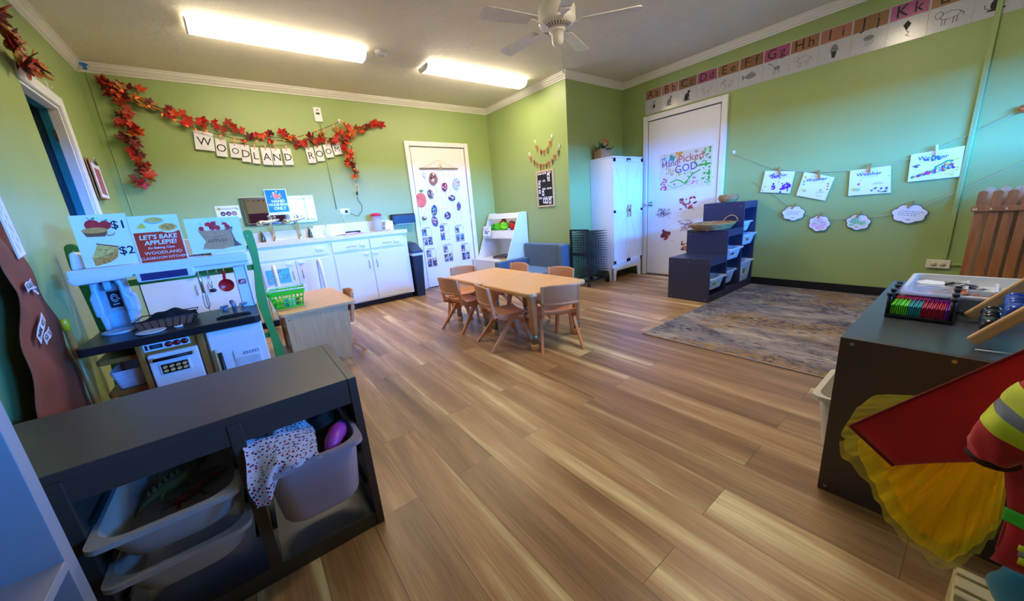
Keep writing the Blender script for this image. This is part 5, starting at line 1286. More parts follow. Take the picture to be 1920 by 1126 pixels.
for i, ((x0, z1), (x1, z0)) in enumerate(SH):
    m = MB(M_paper); w_, h_ = x1-x0, z1-z0; m.box(0, w_, -.001, 0, 0, h_); rn2 = random.Random(20+i)
    M_lil = col('lilac_frame_line', (128, 110, 150)); m.mat(M_ink); m.line([(.03, h_-.02), (w_-.03, h_-.02)], .007, -.001)
    for a, b, c_, d in ((.012, w_*.48, h_*.52, h_-.035), (w_*.53, w_-.012, h_*.52, h_-.035), (.012, w_*.48, .015, h_*.46), (w_*.53, w_-.012, .015, h_*.46)):
        m.mat(M_lil); m.line([(a, c_), (b, c_), (b, d), (a, d), (a, c_)], .003, -.001)
        if a > w_*.4 and c_ > h_*.4:
            m.mat(col('pencil_grey', (170, 170, 190)))
            for q in range(3): m.line([(a+.012, c_+.03+.025*q), (b-.015, c_+.03+.025*q)], .0016, -.001)
            continue
        if i == 1 and a > w_*.4: continue
        m.mat(col('snap_bg_%d' % i, ((90, 80, 110), (60, 70, 110), (120, 150, 190), (120, 90, 110), (100, 130, 120), (110, 90, 110))[i])); m.flat([(a+.004, c_+.004), (b-.004, c_+.004), (b-.004, d-.004), (a+.004, d-.004)], -.001)
        for k in range(12):
            c3 = ((30, 30, 50), (70, 90, 150), (200, 170, 160), (110, 60, 90), (60, 150, 190), (220, 200, 180), (50, 40, 40))[(k+i+rn2.randint(0, 6)) % 7]
            m.mat(col('snap_%d_%d_%d' % c3, c3)); x = rn2.uniform(a+.02, b-.02); z = rn2.uniform(c_+.02, d-.02)
            m.disc(x, z, rn2.uniform(.010, .018), rn2.uniform(.012, .022), -.0012-.0001*k, 8, t=.0003)
    tag(m.build('photo_sheet', loc=(x0, DYF-.001, z0)), LB[i], 'photo sheet', 'photo sheets on the white door')

# ================================================================ bunting banners and chalkboard on the boxed corner
M_bur = mat('orange_tan_burlap_flag', (176, 116, 70), .8, scale=60)
def bunting(label, pts, nf, lab_letters, size=.058):
    r = thing('bunting', label, 'bunting', (0, 0, 0))
    n = 24; curve = []
    (y0, z0), (y1, z1), sag = pts
    for i in range(n+1):
        u = i/n; curve.append((JX-.012, y0+(y1-y0)*u, z0+(z1-z0)*u-sag*4*u*(1-u)))
    MB(M_str).tube(curve, .0018, 5).build('string', r)
    for i in range(nf):
        u = (i+.5)/nf; k = u*n; a = Vector(curve[int(k)]); b = Vector(curve[min(n, int(k)+1)]); p = a+(b-a)*(k-int(k))
        m = MB(M_bur); m.prism([(-size*.5, 0), (size*.5, 0), (.0, -size*1.5)], 'xz', -.0012, .0); m.mat(M_ink); m.text(lab_letters[i], size*.55, 0, -size*.45, -.0014)
        o = m.build('flag', r, loc=p, rot=(0, 0, wall_rz('right')+R(24*((-1)**i))))
    for (yy, zz) in ((y0, z0), (y1, z1)):
        m = MB(M_white); m.box(-.010, .010, -.010, -.001, -.012, .03); m.build('adhesive_hook', r, loc=(JX, yy, zz), rot=(0, 0, wall_rz('right')))
bunting('short string of five small tan triangle flags, upper of two banners', ((4.02, 1.97), (3.68, 1.975), .135), 5, 'HAPPY')
bunting('longer string of ten small tan triangle flags above the chalkboard', ((4.16, 1.83), (3.55, 1.83), .17), 10, 'HARVESTDAY')
r = thing('chalkboard', 'narrow black board in a light wood frame with small name cards', 'board', (JX, 3.860, 1.083), wall_rz('right'))
MB(mat('matte_chalkboard', (18, 18, 22), .8)).box(-.165, .165, -.012, -.001, 0.01, .485).build('board_panel', r)
m = MB(mat('light_birch_frame', (214, 180, 132), .5))
for x0, x1, z0, z1 in ((-.175, -.152, 0, .495), (.152, .175, 0, .495), (-.152, .152, 0, .022), (-.152, .152, .473, .495)): m.box(x0, x1, -.020, -.001, z0, z1)
m.build('board_frame', r, bevel=.002)
m0 = None
def card(x, z, w_, h_, pic=False):
    m = MB(M_paper); m.box(-w_/2, w_/2, -.0135, -.012, -h_/2, h_/2); m.mat(M_ink)
    if pic: m.disc(0, 0, w_*.25, h_*.28, -.0135, 8)
    else: m.line([(-w_*.35, 0), (w_*.35, 0)], h_*.3, -.0135)
    m.build('name_card', r, loc=(x, 0, z))
for q in ((-.105, .455, .075, .024), (-.01, .455, .085, .024), (.09, .455, .065, .022), (-.11, .355, .05, .024), (-.02, .355, .045, .024), (.08, .35, .05, .02), (-.03, .245, .065, .024), (.08, .245, .09, .022), (-.11, .125, .06, .026), (-.01, .125, .075, .024), (.09, .125, .08, .022)): card(*q)
for q in ((.075, .405, .05, .075), (-.12, .30, .04, .07), (-.12, .215, .038, .055), (-.05, .19, .042, .07), (-.03, .085, .055, .07), (.015, .08, .05, .075), (.085, .075, .05, .075)): card(*q, True)

# ================================================================ alphabet frieze on the right wall
AC = [(176, 122, 96), (192, 132, 108), (152, 106, 66), (182, 84, 120), (172, 118, 74), (150, 100, 58), (184, 84, 124), (172, 118, 76), (190, 122, 96), (164, 112, 66), (190, 84, 138), (176, 122, 72), (160, 110, 70), (184, 84, 124)]
AN = ['apple', 'bear', 'cat', 'donkey', 'elephant', 'fish', 'giraffe', 'hippo', 'ice cream cone', 'jellyfish', 'kite', 'lion', 'mouse', 'nest']
M_pencil = col('pencil_sketch_grey', (120, 120, 130)); M_dotp = mat('dotted_grey_card', (180, 180, 188), .18, c2=(196, 196, 202), scale=120)
CW = .229; Y0 = 3.041
def beast(m, kind, y):
    L = lambda p, wd=.0032: m.line(p, wd, y)
    if kind == 'apple':
        m.ring(0, .058, .030, .030, y, .003); m.disc(.01, .055, .014, .020, y, 10); L([(0, .088), (.006, .105)]); m.disc(.018, .100, .012, .005, y, 8, rot=.4)
    elif kind == 'fish':
        m.mat(M_pencil); m.disc(.0, .065, .045, .024, y, 16); m.flat([(-.04, .065), (-.07, .088), (-.07, .042)], y); m.flat([(-.015, .085), (.015, .102), (.02, .08)], y)
    elif kind in ('cat', 'mouse', 'bear', 'nest'):
        m.mat(M_ink if kind != 'bear' else M_pencil); m.disc(-.005, .052, .026, .034, y, 12, rot=-.3); m.disc(.016, .092, .015, .014, y, 10); m.flat([(.004, .10), (.010, .116), (.016, .103)], y); m.flat([(.018, .104), (.026, .116), (.028, .098)], y); m.disc(-.005, .020, .04, .007, y, 12); L([(-.03, .03), (-.05, .035), (-.055, .06)])
    elif kind == 'ice cream cone':
        m.flat([(-.018, .06), (.018, .06), (.009, .012), (-.009, .012)], y); m.mat(M_pencil); m.disc(0, .068, .026, .012, y, 12); m.disc(0, .085, .021, .011, y, 12); m.disc(0, .10, .014, .010, y, 12); m.mat(M_ink); m.ring(0, .068, .026, .012, y-.0004, .002); m.ring(0, .085, .021, .011, y-.0004, .002)
    elif kind == 'giraffe':
        m.mat(M_pencil); m.disc(.01, .065, .026, .015, y, 12); m.flat([(-.012, .072), (.0, .062), (-.036, .108), (-.05, .112)], y); m.disc(-.05, .113, .012, .006, y, 8)
        for x in (-.01, .0, .022, .030): L([(x, .06), (x-.004, .015)])
    elif kind == 'kite':
        m.flat([(-.02, .09), (0, .115), (.02, .09), (0, .05)], y); L([(0, .05), (.015, .035), (.0, .022), (.02, .01)])
    elif kind == 'jellyfish':
        m.mat(M_pencil); m.disc(0, .08, .03, .018, y, 12)
        for x in (-.018, -.006, .006, .018): L([(x, .075), (x+.008, .05), (x-.004, .025)])
    else:
        m.mat(M_pencil if kind != 'lion' else M_ink); big = {'elephant': .9, 'hippo': 1.1, 'lion': 1.1}.get(kind, .9)
        m.ring(.0, .068, .042*big, .022*big, y, .0025); m.ring(-.045*big, .082, .018*big, .019*big, y, .0025)
        for x in (-.028, -.015, .018, .032): L([(x*big, .052), (x*big-.003, .014)])
        L([(.04*big, .075), (.056*big, .06), (.052*big, .045)])
        if kind == 'elephant': L([(-.058, .08), (-.066, .055), (-.055, .045)], .004); m.ring(-.035, .088, .014, .018, y, .003)
for i in range(14):
    m = MB(M_dotp); m.box(.001, CW-.001, -.003, -.001, 0, .295); m.mat(mat('laminated_letter_tile_%d' % i, tuple(int(q*.80+18) for q in AC[i]), .18, var=.06)); m.flat([(.006, .178), (CW-.006, .178), (CW-.006, .290), (.006, .290)], -.003)
    m.mat(M_ink); L_ = 'ABCDEFGHIJKLMN'[i]; m.text(L_, .125, CW*.32, .232, -.0036, wide=.95); m.text(L_.lower(), .115, CW*.72, .232, -.0036)
    m.xf = Matrix.Translation((CW*.5, 0, .022)) @ Matrix.Diagonal((1.15, 1, 1.15, 1)); m.mat(M_ink); beast(m, AN[i], -.003); m.xf = None
    o = m.build('alphabet_card', loc=(XR, Y0-CW*i, 2.174), rot=(0, 0, wall_rz('right')))
    if i < 13:
        tag(o, 'wall alphabet card %s%s with a %s drawing' % (L_, L_.lower(), AN[i]), 'alphabet card', 'alphabet cards along the right wall')
    else: tag(o, 'wall alphabet card after the mouse card, cut by the picture edge', 'alphabet card', 'alphabet cards along the right wall')

# ================================================================ things on the right hand door
DXF = XR-.0225
def rsheet(name, label, cat, pts4, draw, group=None, x=None, base=None, thick=.001):
    """sheet on the right wall given world corners (y, z): tl, tr, br, bl"""
    (a, b, c_, d) = pts4; ox, oz = a[0], d[1]
    loc = [(ox-p[0], p[1]-oz) for p in pts4]
    m = MB(base or M_paper); m.prism(loc, 'xz', -thick, 0)
    U = lambda u, v: ((1-v)*((1-u)*loc[3][0]+u*loc[2][0])+v*((1-u)*loc[0][0]+u*loc[1][0]), (1-v)*((1-u)*loc[3][1]+u*loc[2][1])+v*((1-u)*loc[0][1]+u*loc[1][1]))
    draw(m, U, -thick)
    o = m.build(name, loc=(x or XR-.002, ox, oz), rot=(0, 0, wall_rz('right')))
    return tag(o, label, cat, group)
def blob(m, U, u, v, r_, c_, y, rot=0, e=1.0):
    m.mat(col('paint_%d_%d_%d' % c_, c_, .5)); x, z = U(u, v); m.disc(x, z, r_, r_*e, y, 8, rot=rot, t=.0004)
def d_poster(m, U, y):
    rn = random.Random(2); G = (30, 176, 50)
    def stroke(pts, c_, wd): m.mat(col('paint_%d_%d_%d' % c_, c_, .5)); m.line([U(*p) for p in pts], wd, y)
    for _ in range(46): blob(m, U, rn.gauss(.88, .05) if rn.random() < .7 else .96, rn.uniform(.06, .95), rn.uniform(.006, .016), G, y, e=rn.uniform(.6, 1.3))
    for _ in range(16): blob(m, U, rn.uniform(.36, .75), .38+rn.uniform(-.02, .05), .007, G, y)
    stroke([(.22, .20), (.34, .26), (.42, .22), (.50, .14), (.58, .24), (.66, .36), (.8, .44)], G, .014); stroke([(.16, .14), (.28, .05), (.44, .08), (.6, .18)], G, .006); stroke([(.52, .1), (.6, .3), (.55, .32)], G, .012); stroke([(.74, .55), (.98, .56)], G, .020)
    for _ in range(26): blob(m, U, rn.uniform(.01, .14), rn.uniform(.02, .34), rn.uniform(.006, .013), (226, 50, 110), y)
    for _ in range(16): blob(m, U, rn.uniform(.06, .32), rn.uniform(.78, .97), rn.uniform(.007, .015), (30, 150, 200), y)
    for _ in range(12): blob(m, U, rn.uniform(.2, .30), rn.uniform(.80, .94), rn.uniform(.008, .02), (40, 150, 140), y)
    for _ in range(12): blob(m, U, rn.uniform(.30, .46), rn.uniform(.86, .98), rn.uniform(.008, .016), (236, 160, 50), y)
    for _ in range(10): blob(m, U, rn.uniform(.34, .40), rn.uniform(.36, .55), rn.uniform(.006, .012), (236, 170, 60), y)
    for q in ((.10, .68), (.14, .60), (.06, .72), (.42, .46), (.44, .46), (.14, .46)): blob(m, U, q[0], q[1], .007, (50, 50, 150), y)
    for _ in range(10): blob(m, U, rn.uniform(.64, .78), rn.uniform(.08, .28), .007, (206, 70, 170), y)
    stroke([(.56, .12), (.62, .2), (.70, .16), (.62, .10), (.54, .08)], (190, 60, 170), .004)
    for q in ((.25, .42), (.68, .26), (.3, .14), (.72, .92), (.90, .78)): m.mat(col('tan_fingerprint', (176, 156, 130))); x, z = U(*q); m.disc(x, z, .020, .016, y, 10)
    m.mat(col('crayon_purple', (110, 50, 120))); x, z = U(.22, .72); m.text('Hand', .125, x, z, y-.0006, rot=.06, wide=.85)
    m.mat(col('crayon_red', (206, 70, 60))); x, z = U(.62, .79); m.text('Picked', .13, x, z, y-.0006, rot=.06, wide=.95)
    m.mat(col('crayon_yellow', (200, 180, 70))); x, z = U(.24, .52); m.text('By', .10, x, z, y-.0006, rot=.1)
    m.mat(col('crayon_blue', (70, 60, 150))); x, z = U(.53, .54); m.text('GOD', .13, x, z, y-.0006, rot=.1); m.mat(col('crayon_lime', (120, 200, 50))); x, z = U(.70, .60); m.text('!', .17, x, z, y-.0006)
rsheet('painted_poster', 'large painted paper reading Hand Picked By GOD! on the right door', 'poster', [(2.81, 1.625), (2.125, 1.64), (2.118, 1.175), (2.785, 1.165)], d_poster, x=DXF, base=mat('cream_banner_paper', (226, 218, 196), .7))
def d_scribble(cs, n, seed, kind):
    def f(m, U, y):
        rn = random.Random(seed)
        for k in range(n):
            c_ = cs[k % len(cs)]; m.mat(col('paint_%d_%d_%d' % c_, c_, .5)); u, v = rn.uniform(.15, .85), rn.uniform(.2, .8)
            if kind == 'line': m.line([U(u, v), U(min(.95, u+rn.uniform(-.25, .25)), min(.95, max(.08, v+rn.uniform(-.15, .15)))), U(rn.uniform(.1, .9), rn.uniform(.15, .85))], rn.uniform(.002, .006), y)
            elif kind == 'leafy': x, z = U(u, v); m.disc(x, z, rn.uniform(.010, .026), rn.uniform(.006, .013), y-.0001*k, 8, rot=rn.uniform(-.8, .8)+.6)
            else: x, z = U(rn.gauss(.35, .10), rn.gauss(.55, .12)); m.disc(x, z, rn.uniform(.012, .028), rn.uniform(.012, .022), y-.0001*k, 7, rot=rn.random()*3)
        m.mat(M_ink)
        for q in ((.70, .10), (.15, .18)): m.line([U(q[0], q[1]), U(q[0]+.10, q[1]+.02)], .004, y)
    return f
g_ = 'leaf paintings on the right door'
rsheet('leaf_painting', 'leaf painting with dark crimson scribbles below the door handle side', 'painting', [(2.851, .975), (2.587, .962), (2.581, .775), (2.847, .773)], d_scribble([(120, 30, 60), (90, 30, 60)], 30, 1, 'line'), g_, x=DXF)
rsheet('leaf_painting', 'leaf painting with scattered red leaf prints right under the big poster', 'painting', [(2.555, 1.095), (2.256, 1.10), (2.245, .880), (2.547, .856)], d_scribble([(190, 60, 50), (170, 40, 60), (110, 60, 110)], 34, 3, 'leafy'), g_, x=DXF)
rsheet('leaf_painting', 'leaf painting of a round burgundy tree and one orange maple leaf', 'painting', [(2.796, .670), (2.526, .680), (2.518, .472), (2.799, .459)], d_scribble([(130, 30, 60), (110, 26, 50), (170, 70, 40)], 44, 4, 'tree'), g_, x=DXF)
rsheet('leaf_painting', 'leaf painting with purple outlines partly behind the dark stepped shelf', 'painting', [(2.53, .80), (2.249, .82), (2.265, .574), (2.522, .573)], d_scribble([(110, 70, 130), (150, 40, 60)], 22, 6, 'line'), g_, x=DXF)
rsheet('leaf_painting', 'leaf painting low on the right door mostly behind the dark stepped shelf', 'painting', [(2.50, .52), (2.26, .54), (2.27, .33), (2.50, .33)], d_scribble([(130, 40, 50), (190, 120, 60)], 24, 7, 'leafy'), g_, x=DXF)

# ================================================================ strings with weather papers and clouds
def wall_string(label, pts):
    m = MB(M_str); m.tube([(XR-.012, y, z) for y, z in pts], .0022, 6); return tag(m.build('twine_line'), label, 'string')
wall_string('upper twine on the right wall holding the weather papers', [(1.883, 1.500), (1.70, 1.40), (1.488, 1.288), (1.25, 1.225), (1.074, 1.198), (.85, 1.182), (.69, 1.185), (.56, 1.208), (.40, 1.262), (.22, 1.345), (-.05, 1.495), (-.3, 1.62)])
wall_string('lower twine on the right wall holding the paper clouds', [(1.68, 1.18), (1.494, 1.051), (1.264, .84), (1.031, .735), (.75, .732), (.58, .755), (.401, .80), (.169, .940), (-.072, 1.10), (-.3, 1.25)])
m = MB(M_white); m.box(-.014, .014, -.008, -.001, -.02, .02); m.tube([(0, -.008, -.006), (0, -.02, -.01), (0, -.022, .004)], .003, 6); tag(m.build('wall_hook', loc=(XR, 1.893, 1.515), rot=(0, 0, wall_rz('right'))), 'white adhesive hook where the weather paper twine begins', 'hook')
V_, B_, O_, Y_, G_, K_ = (104, 40, 190), (60, 80, 190), (226, 130, 80), (236, 206, 70), (30, 150, 90), (60, 60, 70)
def frame_word(m, U, y, c_=(40, 80, 160)):
    m.mat(col('pale_blue_box_line', (150, 170, 210))); m.line([U(.28, .68), U(.68, .68), U(.68, .90), U(.28, .90), U(.28, .68)], .0022, y)
    m.mat(col('crayon_word_blue', c_)); x, z = U(.48, .79); m.text('Weather', .042, x, z, y-.0006, bold=.012, rot=.02, wide=1.1)
def cloud_doodle(m, U, u, v, y, c_=K_):
    x, z = U(u, v); m.mat(col('paint_%d_%d_%d' % c_, c_, .5))
    for q in ((-.018, 0), (0, .008), (.018, 0)): m.ring(x+q[0], z+q[1], .014, .011, y, .0018, 10, 0, pi)
    m.line([(x-.032, z), (x+.032, z)], .0018, y)
def d_w1(m, U, y):
    frame_word(m, U, y); rn = random.Random(1)
    for _ in range(46): blob(m, U, rn.choice((.42, .72, .88))+rn.gauss(0, .04), .28+rn.gauss(0, .10), rn.uniform(.005, .013), V_, y-.0002)
    for _ in range(12): blob(m, U, rn.uniform(.2, .6), rn.uniform(.68, .86), .008, (90, 50, 180), y-.0008)
    blob(m, U, .12, .28, .011, Y_, y)
    for q in ((.9, .45), (.55, .5), (.06, .1)): blob(m, U, q[0], q[1], .006, (200, 60, 130), y)
def d_w2(m, U, y):
    frame_word(m, U, y)
    for q in ((.10, .80), (.88, .70), (.90, .60), (.72, .40), (.92, .48)): blob(m, U, q[0], q[1], .008, (214, 110, 80), y)
    for q in ((.10, .62), (.12, .50)): blob(m, U, q[0], q[1], .009, (60, 180, 180), y)
    blob(m, U, .22, .25, .018, (170, 200, 236), y, e=.7); blob(m, U, .16, .27, .012, Y_, y); cloud_doodle(m, U, .74, .28, y)
    for q in ((.68, .15), (.74, .12), (.8, .16)): blob(m, U, q[0], q[1], .004, (170, 60, 110), y)
def d_w3(m, U, y):
    frame_word(m, U, y); blob(m, U, .20, .22, .028, (170, 200, 236), y, e=.5); blob(m, U, .12, .24, .014, Y_, y); blob(m, U, .24, .43, .010, (190, 70, 170), y); m.mat(col('magenta_line', (190, 70, 170))); m.line([U(.25, .45), U(.30, .62)], .002, y)
    cloud_doodle(m, U, .70, .38, y); rn = random.Random(5)
    for k in range(12): blob(m, U, rn.uniform(.55, .92), rn.uniform(.06, .24), rn.uniform(.004, .010), ((60, 60, 160), (120, 60, 160), (40, 150, 160))[k % 3], y)
    m.mat(col('magenta_line', (190, 70, 170))); m.line([U(.93, .66), U(.98, .62)], .003, y); m.mat(M_ink); m.line([U(.80, .06), U(.92, .07)], .008, y)
def d_w4(m, U, y):
    m.mat(col('pale_blue_box_line', (150, 170, 210))); m.line([U(.22, .66), U(.66, .66), U(.66, .90), U(.22, .90), U(.22, .66)], .0022, y); rn = random.Random(9)
    cs = [G_, V_, B_, (226, 60, 90), (40, 160, 160), Y_, (236, 120, 60)]
    m.mat(col('crayon_word_blue', (40, 80, 160))); x, z = U(.44, .78); m.text('Weather', .046, x, z, y-.0004, bold=.012)
    for k in range(14): blob(m, U, rn.uniform(.26, .62), rn.uniform(.68, .84), rn.uniform(.006, .010), (cs[k % 3]), y-.0008)
    for k in range(110):
        u = rn.uniform(.08, .86); blob(m, U, u, .12+.42*u*rn.uniform(.5, 1.2), rn.uniform(.005, .013), cs[rn.randint(0, 6)], y-.0002, rot=rn.random(), e=rn.uniform(.4, 1))
    for _ in range(16): blob(m, U, rn.uniform(.7, .97), rn.uniform(.1, .85), rn.uniform(.006, .012), Y_, y, e=.6)
    for k in range(5): blob(m, U, .10+.02*k, .50+.08*rn.random(), .014, (90, 80, 90), y, e=.4)
    m.mat(col('paint_30_150_90', G_)); m.line([U(.5, .42), U(.62, .5), U(.74, .6), U(.84, .56)], .012, y-.0004)
WP = [([(1.557, 1.271), (1.286, 1.231), (1.312, 1.014), (1.585, 1.048)], d_w1, 'Weather paper with purple paint blots, first of the four on the upper twine'),
      ([(1.208, 1.215), (.963, 1.135), (1.012, .917), (1.254, .987)], d_w2, 'tilted Weather paper with a small rain cloud and orange dots'),
      ([(.856, 1.181), (.588, 1.190), (.559, .956), (.845, .950)], d_w3, 'Weather paper with a pink cloud and a purple rain doodle'),
      ([(.476, 1.263), (.189, 1.285), (.184, 1.050), (.469, 1.038)], d_w4, 'painted weather paper covered in green, purple and yellow, nearest the conduit')]
CPL = ['first weather paper', 'tilted rain cloud paper', 'pink cloud paper', 'most colourful weather paper']
for i, (p, d, lab) in enumerate(WP):
    rsheet('weather_paper', lab, 'painting', p, d, 'weather papers on the upper twine', x=XR-.018)
    cy = (p[0][0]+p[1][0])/2; cz = (p[0][1]+p[1][1])/2
    q = MB(M_clipw if i < 3 else M_trim); q.box(-.007, .007, -.012, .006, -.045, .040)
    o = q.build('clothespin', loc=(XR-.0245, cy, cz+.005), rot=(0, R(-8) if i != 2 else 0, wall_rz('right')), bevel=.001); tag(o, 'wooden clothespin on the '+CPL[i]+' of the upper twine', 'clothespin', 'clothespins on the wall twines')
def cloud(label, cy, cz, w_, h_, tilt, tint, pl):
    n = 60; ol = []; lob = [(0, .34, .30), (.9, .30, .34), (1.7, .34, .34), (2.5, .32, .30), (3.3, .34, .30), (4.1, .30, .30), (5.0, .34, .30), (5.7, .30, .30)]
    for k in range(n):
        a = 2*pi*k/n; r_ = .86+.14*abs(sin(a*3.5+.4)); ol.append((w_/2*r_*cos(a), h_/2*r_*sin(a)))
    m = MB(M_paper); m.prism(ol, 'xz', -.001, 0); 
    if tint: 
        rn = random.Random(int(cy*100)); m.mat(col('crayon_tint_%d_%d_%d' % tint, tint))
        for _ in range(9): m.disc(rn.uniform(-.26, .26)*w_, rn.uniform(-.26, .26)*h_, w_*.14, h_*.08, -.001, 8, rot=.5)
    m.mat(mat('navy_marker', (44, 40, 80), .5)); m.line(ol+[ol[0]], .004, -.0016)
    m.mat(M_ink); rn = random.Random(int(cz*1000))
    for k, z in enumerate((.12, .02, -.08)):
        x = -w_*.30
        while x < w_*(.28-.05*k): l_ = rn.uniform(.008, .022); m.line([(x, h_*z), (x+l_, h_*z+rn.uniform(-.002, .002))], .0032, -.0022); x += l_+.006
    m.line([(-w_*.05, -h_*.30), (w_*.08, -h_*.30)], .004, -.0022)
    o = m.build('paper_cloud', loc=(XR-.018, cy, cz), rot=(0, R(tilt), wall_rz('right'))); tag(o, label, 'paper cloud', 'paper clouds on the lower twine')
    q = MB(M_clipw); q.box(-.006, .006, -.010, .006, -.035, .030); o = q.build('clothespin', bevel=.001); o.matrix_world = Matrix.Translation((XR-.0245, cy, cz+h_*.5)) @ Matrix.Rotation(wall_rz('right'), 4, 'Z') @ Matrix.Rotation(R(28), 4, 'Y')
    tag(o, 'wooden clothespin on the %s of the lower twine' % pl, 'clothespin', 'clothespins on the wall twines')
cloud('white paper cloud nearest the dark stepped shelf on the lower twine', 1.262, .805, .205, .155, 4, None, 'white cloud nearest the shelf')
cloud('pink tinted paper cloud on the lower twine', 1.035, .695, .180, .165, 22, (236, 190, 220), 'pink cloud')
cloud('green tinted paper cloud on the lower twine', .745, .700, .180, .150, 12, (150, 226, 180), 'green cloud')
cloud('large lilac white paper cloud on the lower twine nearest the conduit', .422, .765, .225, .165, 8, None, 'cloud nearest the conduit')
m = MB(mat('orange_fabric_flower', (196, 96, 34), .7)); 
for k in range(6): m.ball((-.01, .018*cos(k), .018*sin(k)), (.01, .016, .012), 8, 6)
tag(m.build('fabric_flower', loc=(XR-.02, -.055, 1.495)), 'orange flower on the upper twine at the picture edge', 'flower')
# conduit and outlet
m = MB(M_wall); m.box(XR-.022, XR-.001, .155, .185, .375, 2.66); tag(m.build('surface_conduit', bevel=.004), 'green painted cable conduit running down the right wall to the outlet', 'conduit')
m = MB(M_wall); m.box(XR-.018, XR-.001, -.35, .125, .325, .345); tag(m.build('surface_conduit', bevel=.003), 'short green painted conduit running right from the wall outlet', 'conduit')
r = thing('wall_outlet', 'cream double wall outlet low on the right wall below the conduit', 'outlet', (XR, .197, .334), wall_rz('right'))
MB(M_trim).box(-.068, .068, -.024, -.001, -.037, .037).build('cover_plate', r, bevel=.004)
for x in (-.026, .026):
    k = MB(mat('ivory_outlet_cap', (214, 206, 170), .4)); k.xf = Matrix.Translation((x, -.024, 0)) @ Matrix.Rotation(pi/2, 4, 'X'); k.lathe([(0, 0), (.019, 0), (.019, .004), (0, .005)], n=20); k.build('outlet_cap', r)

# board on the south wall (seen in the mirror)
r = thing('bulletin_board', 'cream and purple board with small tan pennants beside the south window', 'board', (.80, YS, 1.10), wall_rz('south'))
MB(mat('cream_board_paper', (206, 190, 170), .7)).box(-.40, .40, -.012, -.001, .42, .85).build('upper_paper', r)
MB(mat('purple_board_paper', (92, 30, 84), .7)).box(-.40, .40, -.012, -.001, 0, .42).build('lower_paper', r)
for k in range(7):
    m = MB(M_bur); m.prism([(-.04, 0), (.04, 0), (0, -.07)], 'xz', -.015, -.013); m.build('pennant', r, loc=(-.33+.11*k, 0, .80-.03*sin(pi*k/6)))
# ================================================================ trash bin
r = thing('trash_bin', 'slim dark blue trash bin with a sloped lid beside the sink cabinet', 'trash bin', (0, 0, 0))
M_bin = mat('dark_blue_bin_plastic', (22, 30, 50), .4)
def bq(x0, x1, y0, y1, z0, z1_front, z1_back=None): pass
m = MB(M_bin); m.loft([[Vector(p) for p in ((1.868, 4.735, 0), (1.985, 4.735, 0), (1.985, 5.05, 0), (1.868, 5.05, 0))], [Vector(p) for p in ((1.866, 4.70, .60), (2.01, 4.70, .60), (2.01, 5.08, .60), (1.866, 5.08, .60))]], True, False); m.build('bin_body', r, bevel=.006)
m = MB(mat('white_liner_bag', (196, 210, 232), .4)); m.box(1.864, 2.014, 4.696, 5.084, .575, .612); m.build('bag_edge', r, bevel=.004)
m = MB(mat('blue_bin_lid', (30, 56, 96), .35)); m.prism([(4.69, .61), (4.69, .64), (4.90, .735), (5.09, .755), (5.09, .61)], 'yz', 1.862, 2.018); m.build('lid', r, bevel=.008)

# ================================================================ white display shelf by the corner
r = thing('display_shelf', 'white sloped front display shelf with books and puppets in the corner', 'shelf', (0, 0, 0))
DX, Y0_, Y1_ = 3.600, 4.30, 5.11
prof = [(3.05, 0), (DX, 0), (DX, 1.04), (3.47, 1.04), (3.45, 1.035), (3.437, 1.01), (3.16, .36), (3.145, .345), (3.05, .345)]
MB(M_white).prism(prof, 'xz', Y0_, Y0_+.018).build('side_panel', r, bevel=.002)
MB(M_white).prism(prof, 'xz', Y1_-.018, Y1_).build('side_panel', r, bevel=.002)
MB(M_white).box(DX-.012, DX, Y0_+.018, Y1_-.018, 0, 1.035).build('back_panel', r)
for z, x0 in ((.325, 3.05), (.655, 3.29)): MB(M_white).box(x0, DX-.012, Y0_+.018, Y1_-.018, z, z+.018).build('shelf_board', r, bevel=.002)
MB(M_white).box(3.055, 3.073, Y0_+.018, Y1_-.018, 0.01, .325).build('base_front', r)
MB(M_white).prism([(3.295, .673), (3.315, .673), (3.345, .78), (3.325, .78)], 'xz', Y0_+.018, Y1_-.018).build('front_lip', r, bevel=.002)
MB(M_white).prism([(3.41, .955), (3.43, .955), (3.462, 1.032), (3.445, 1.032)], 'xz', Y0_+.018, Y1_-.018).build('top_rail', r, bevel=.002)
for y in (4.50, 4.88): MB(M_white).box(3.10, 3.112, y, y+.006, .0, .0).build('base_seam', r) if False else None
# puppets and picture books
def plush(label, c_, cy, cz, s, seed, x=3.42, amp=.22):
    m = MB(mat('plush_%d_%d_%d' % c_, c_, .95, var=.2, scale=60, bump=.6, bscale=120)); crumple(m, (0, 0, 0), s*.8, s, s*.95, amp, seed, 30, 20); return tag(m.build('hand_puppet', loc=(x, cy, cz)), label, 'puppet', 'puppets on the white display shelf')
plush('lime green plush puppet in the middle of the display shelf', (120, 220, 40), 4.66, .815, .085, 1)
plush('lime green plush puppet nearer the left end of the display shelf', (90, 200, 40), 4.80, .81, .08, 2)
plush('small green plush puppet at the left end of the display shelf', (60, 170, 60), 4.95, .815, .065, 3)
plush('rust brown spiky plush puppet behind the green puppets', (150, 66, 38), 4.72, .875, .075, 4, 3.46, .26)
plush('brown and tan plush puppet right of the spiky one', (150, 90, 60), 4.52, .84, .07, 5, 3.47, .24)
plush('red plush puppet at the right end of the display shelf', (200, 36, 30), 4.415, .815, .06, 6)
plush('purple plush puppet standing tallest at the right end', (96, 30, 170), 4.40, .925, .05, 7, 3.52)
m = MB(M_lam); m.box(-.10, .10, -.008, 0, 0, .155); rn = random.Random(3)
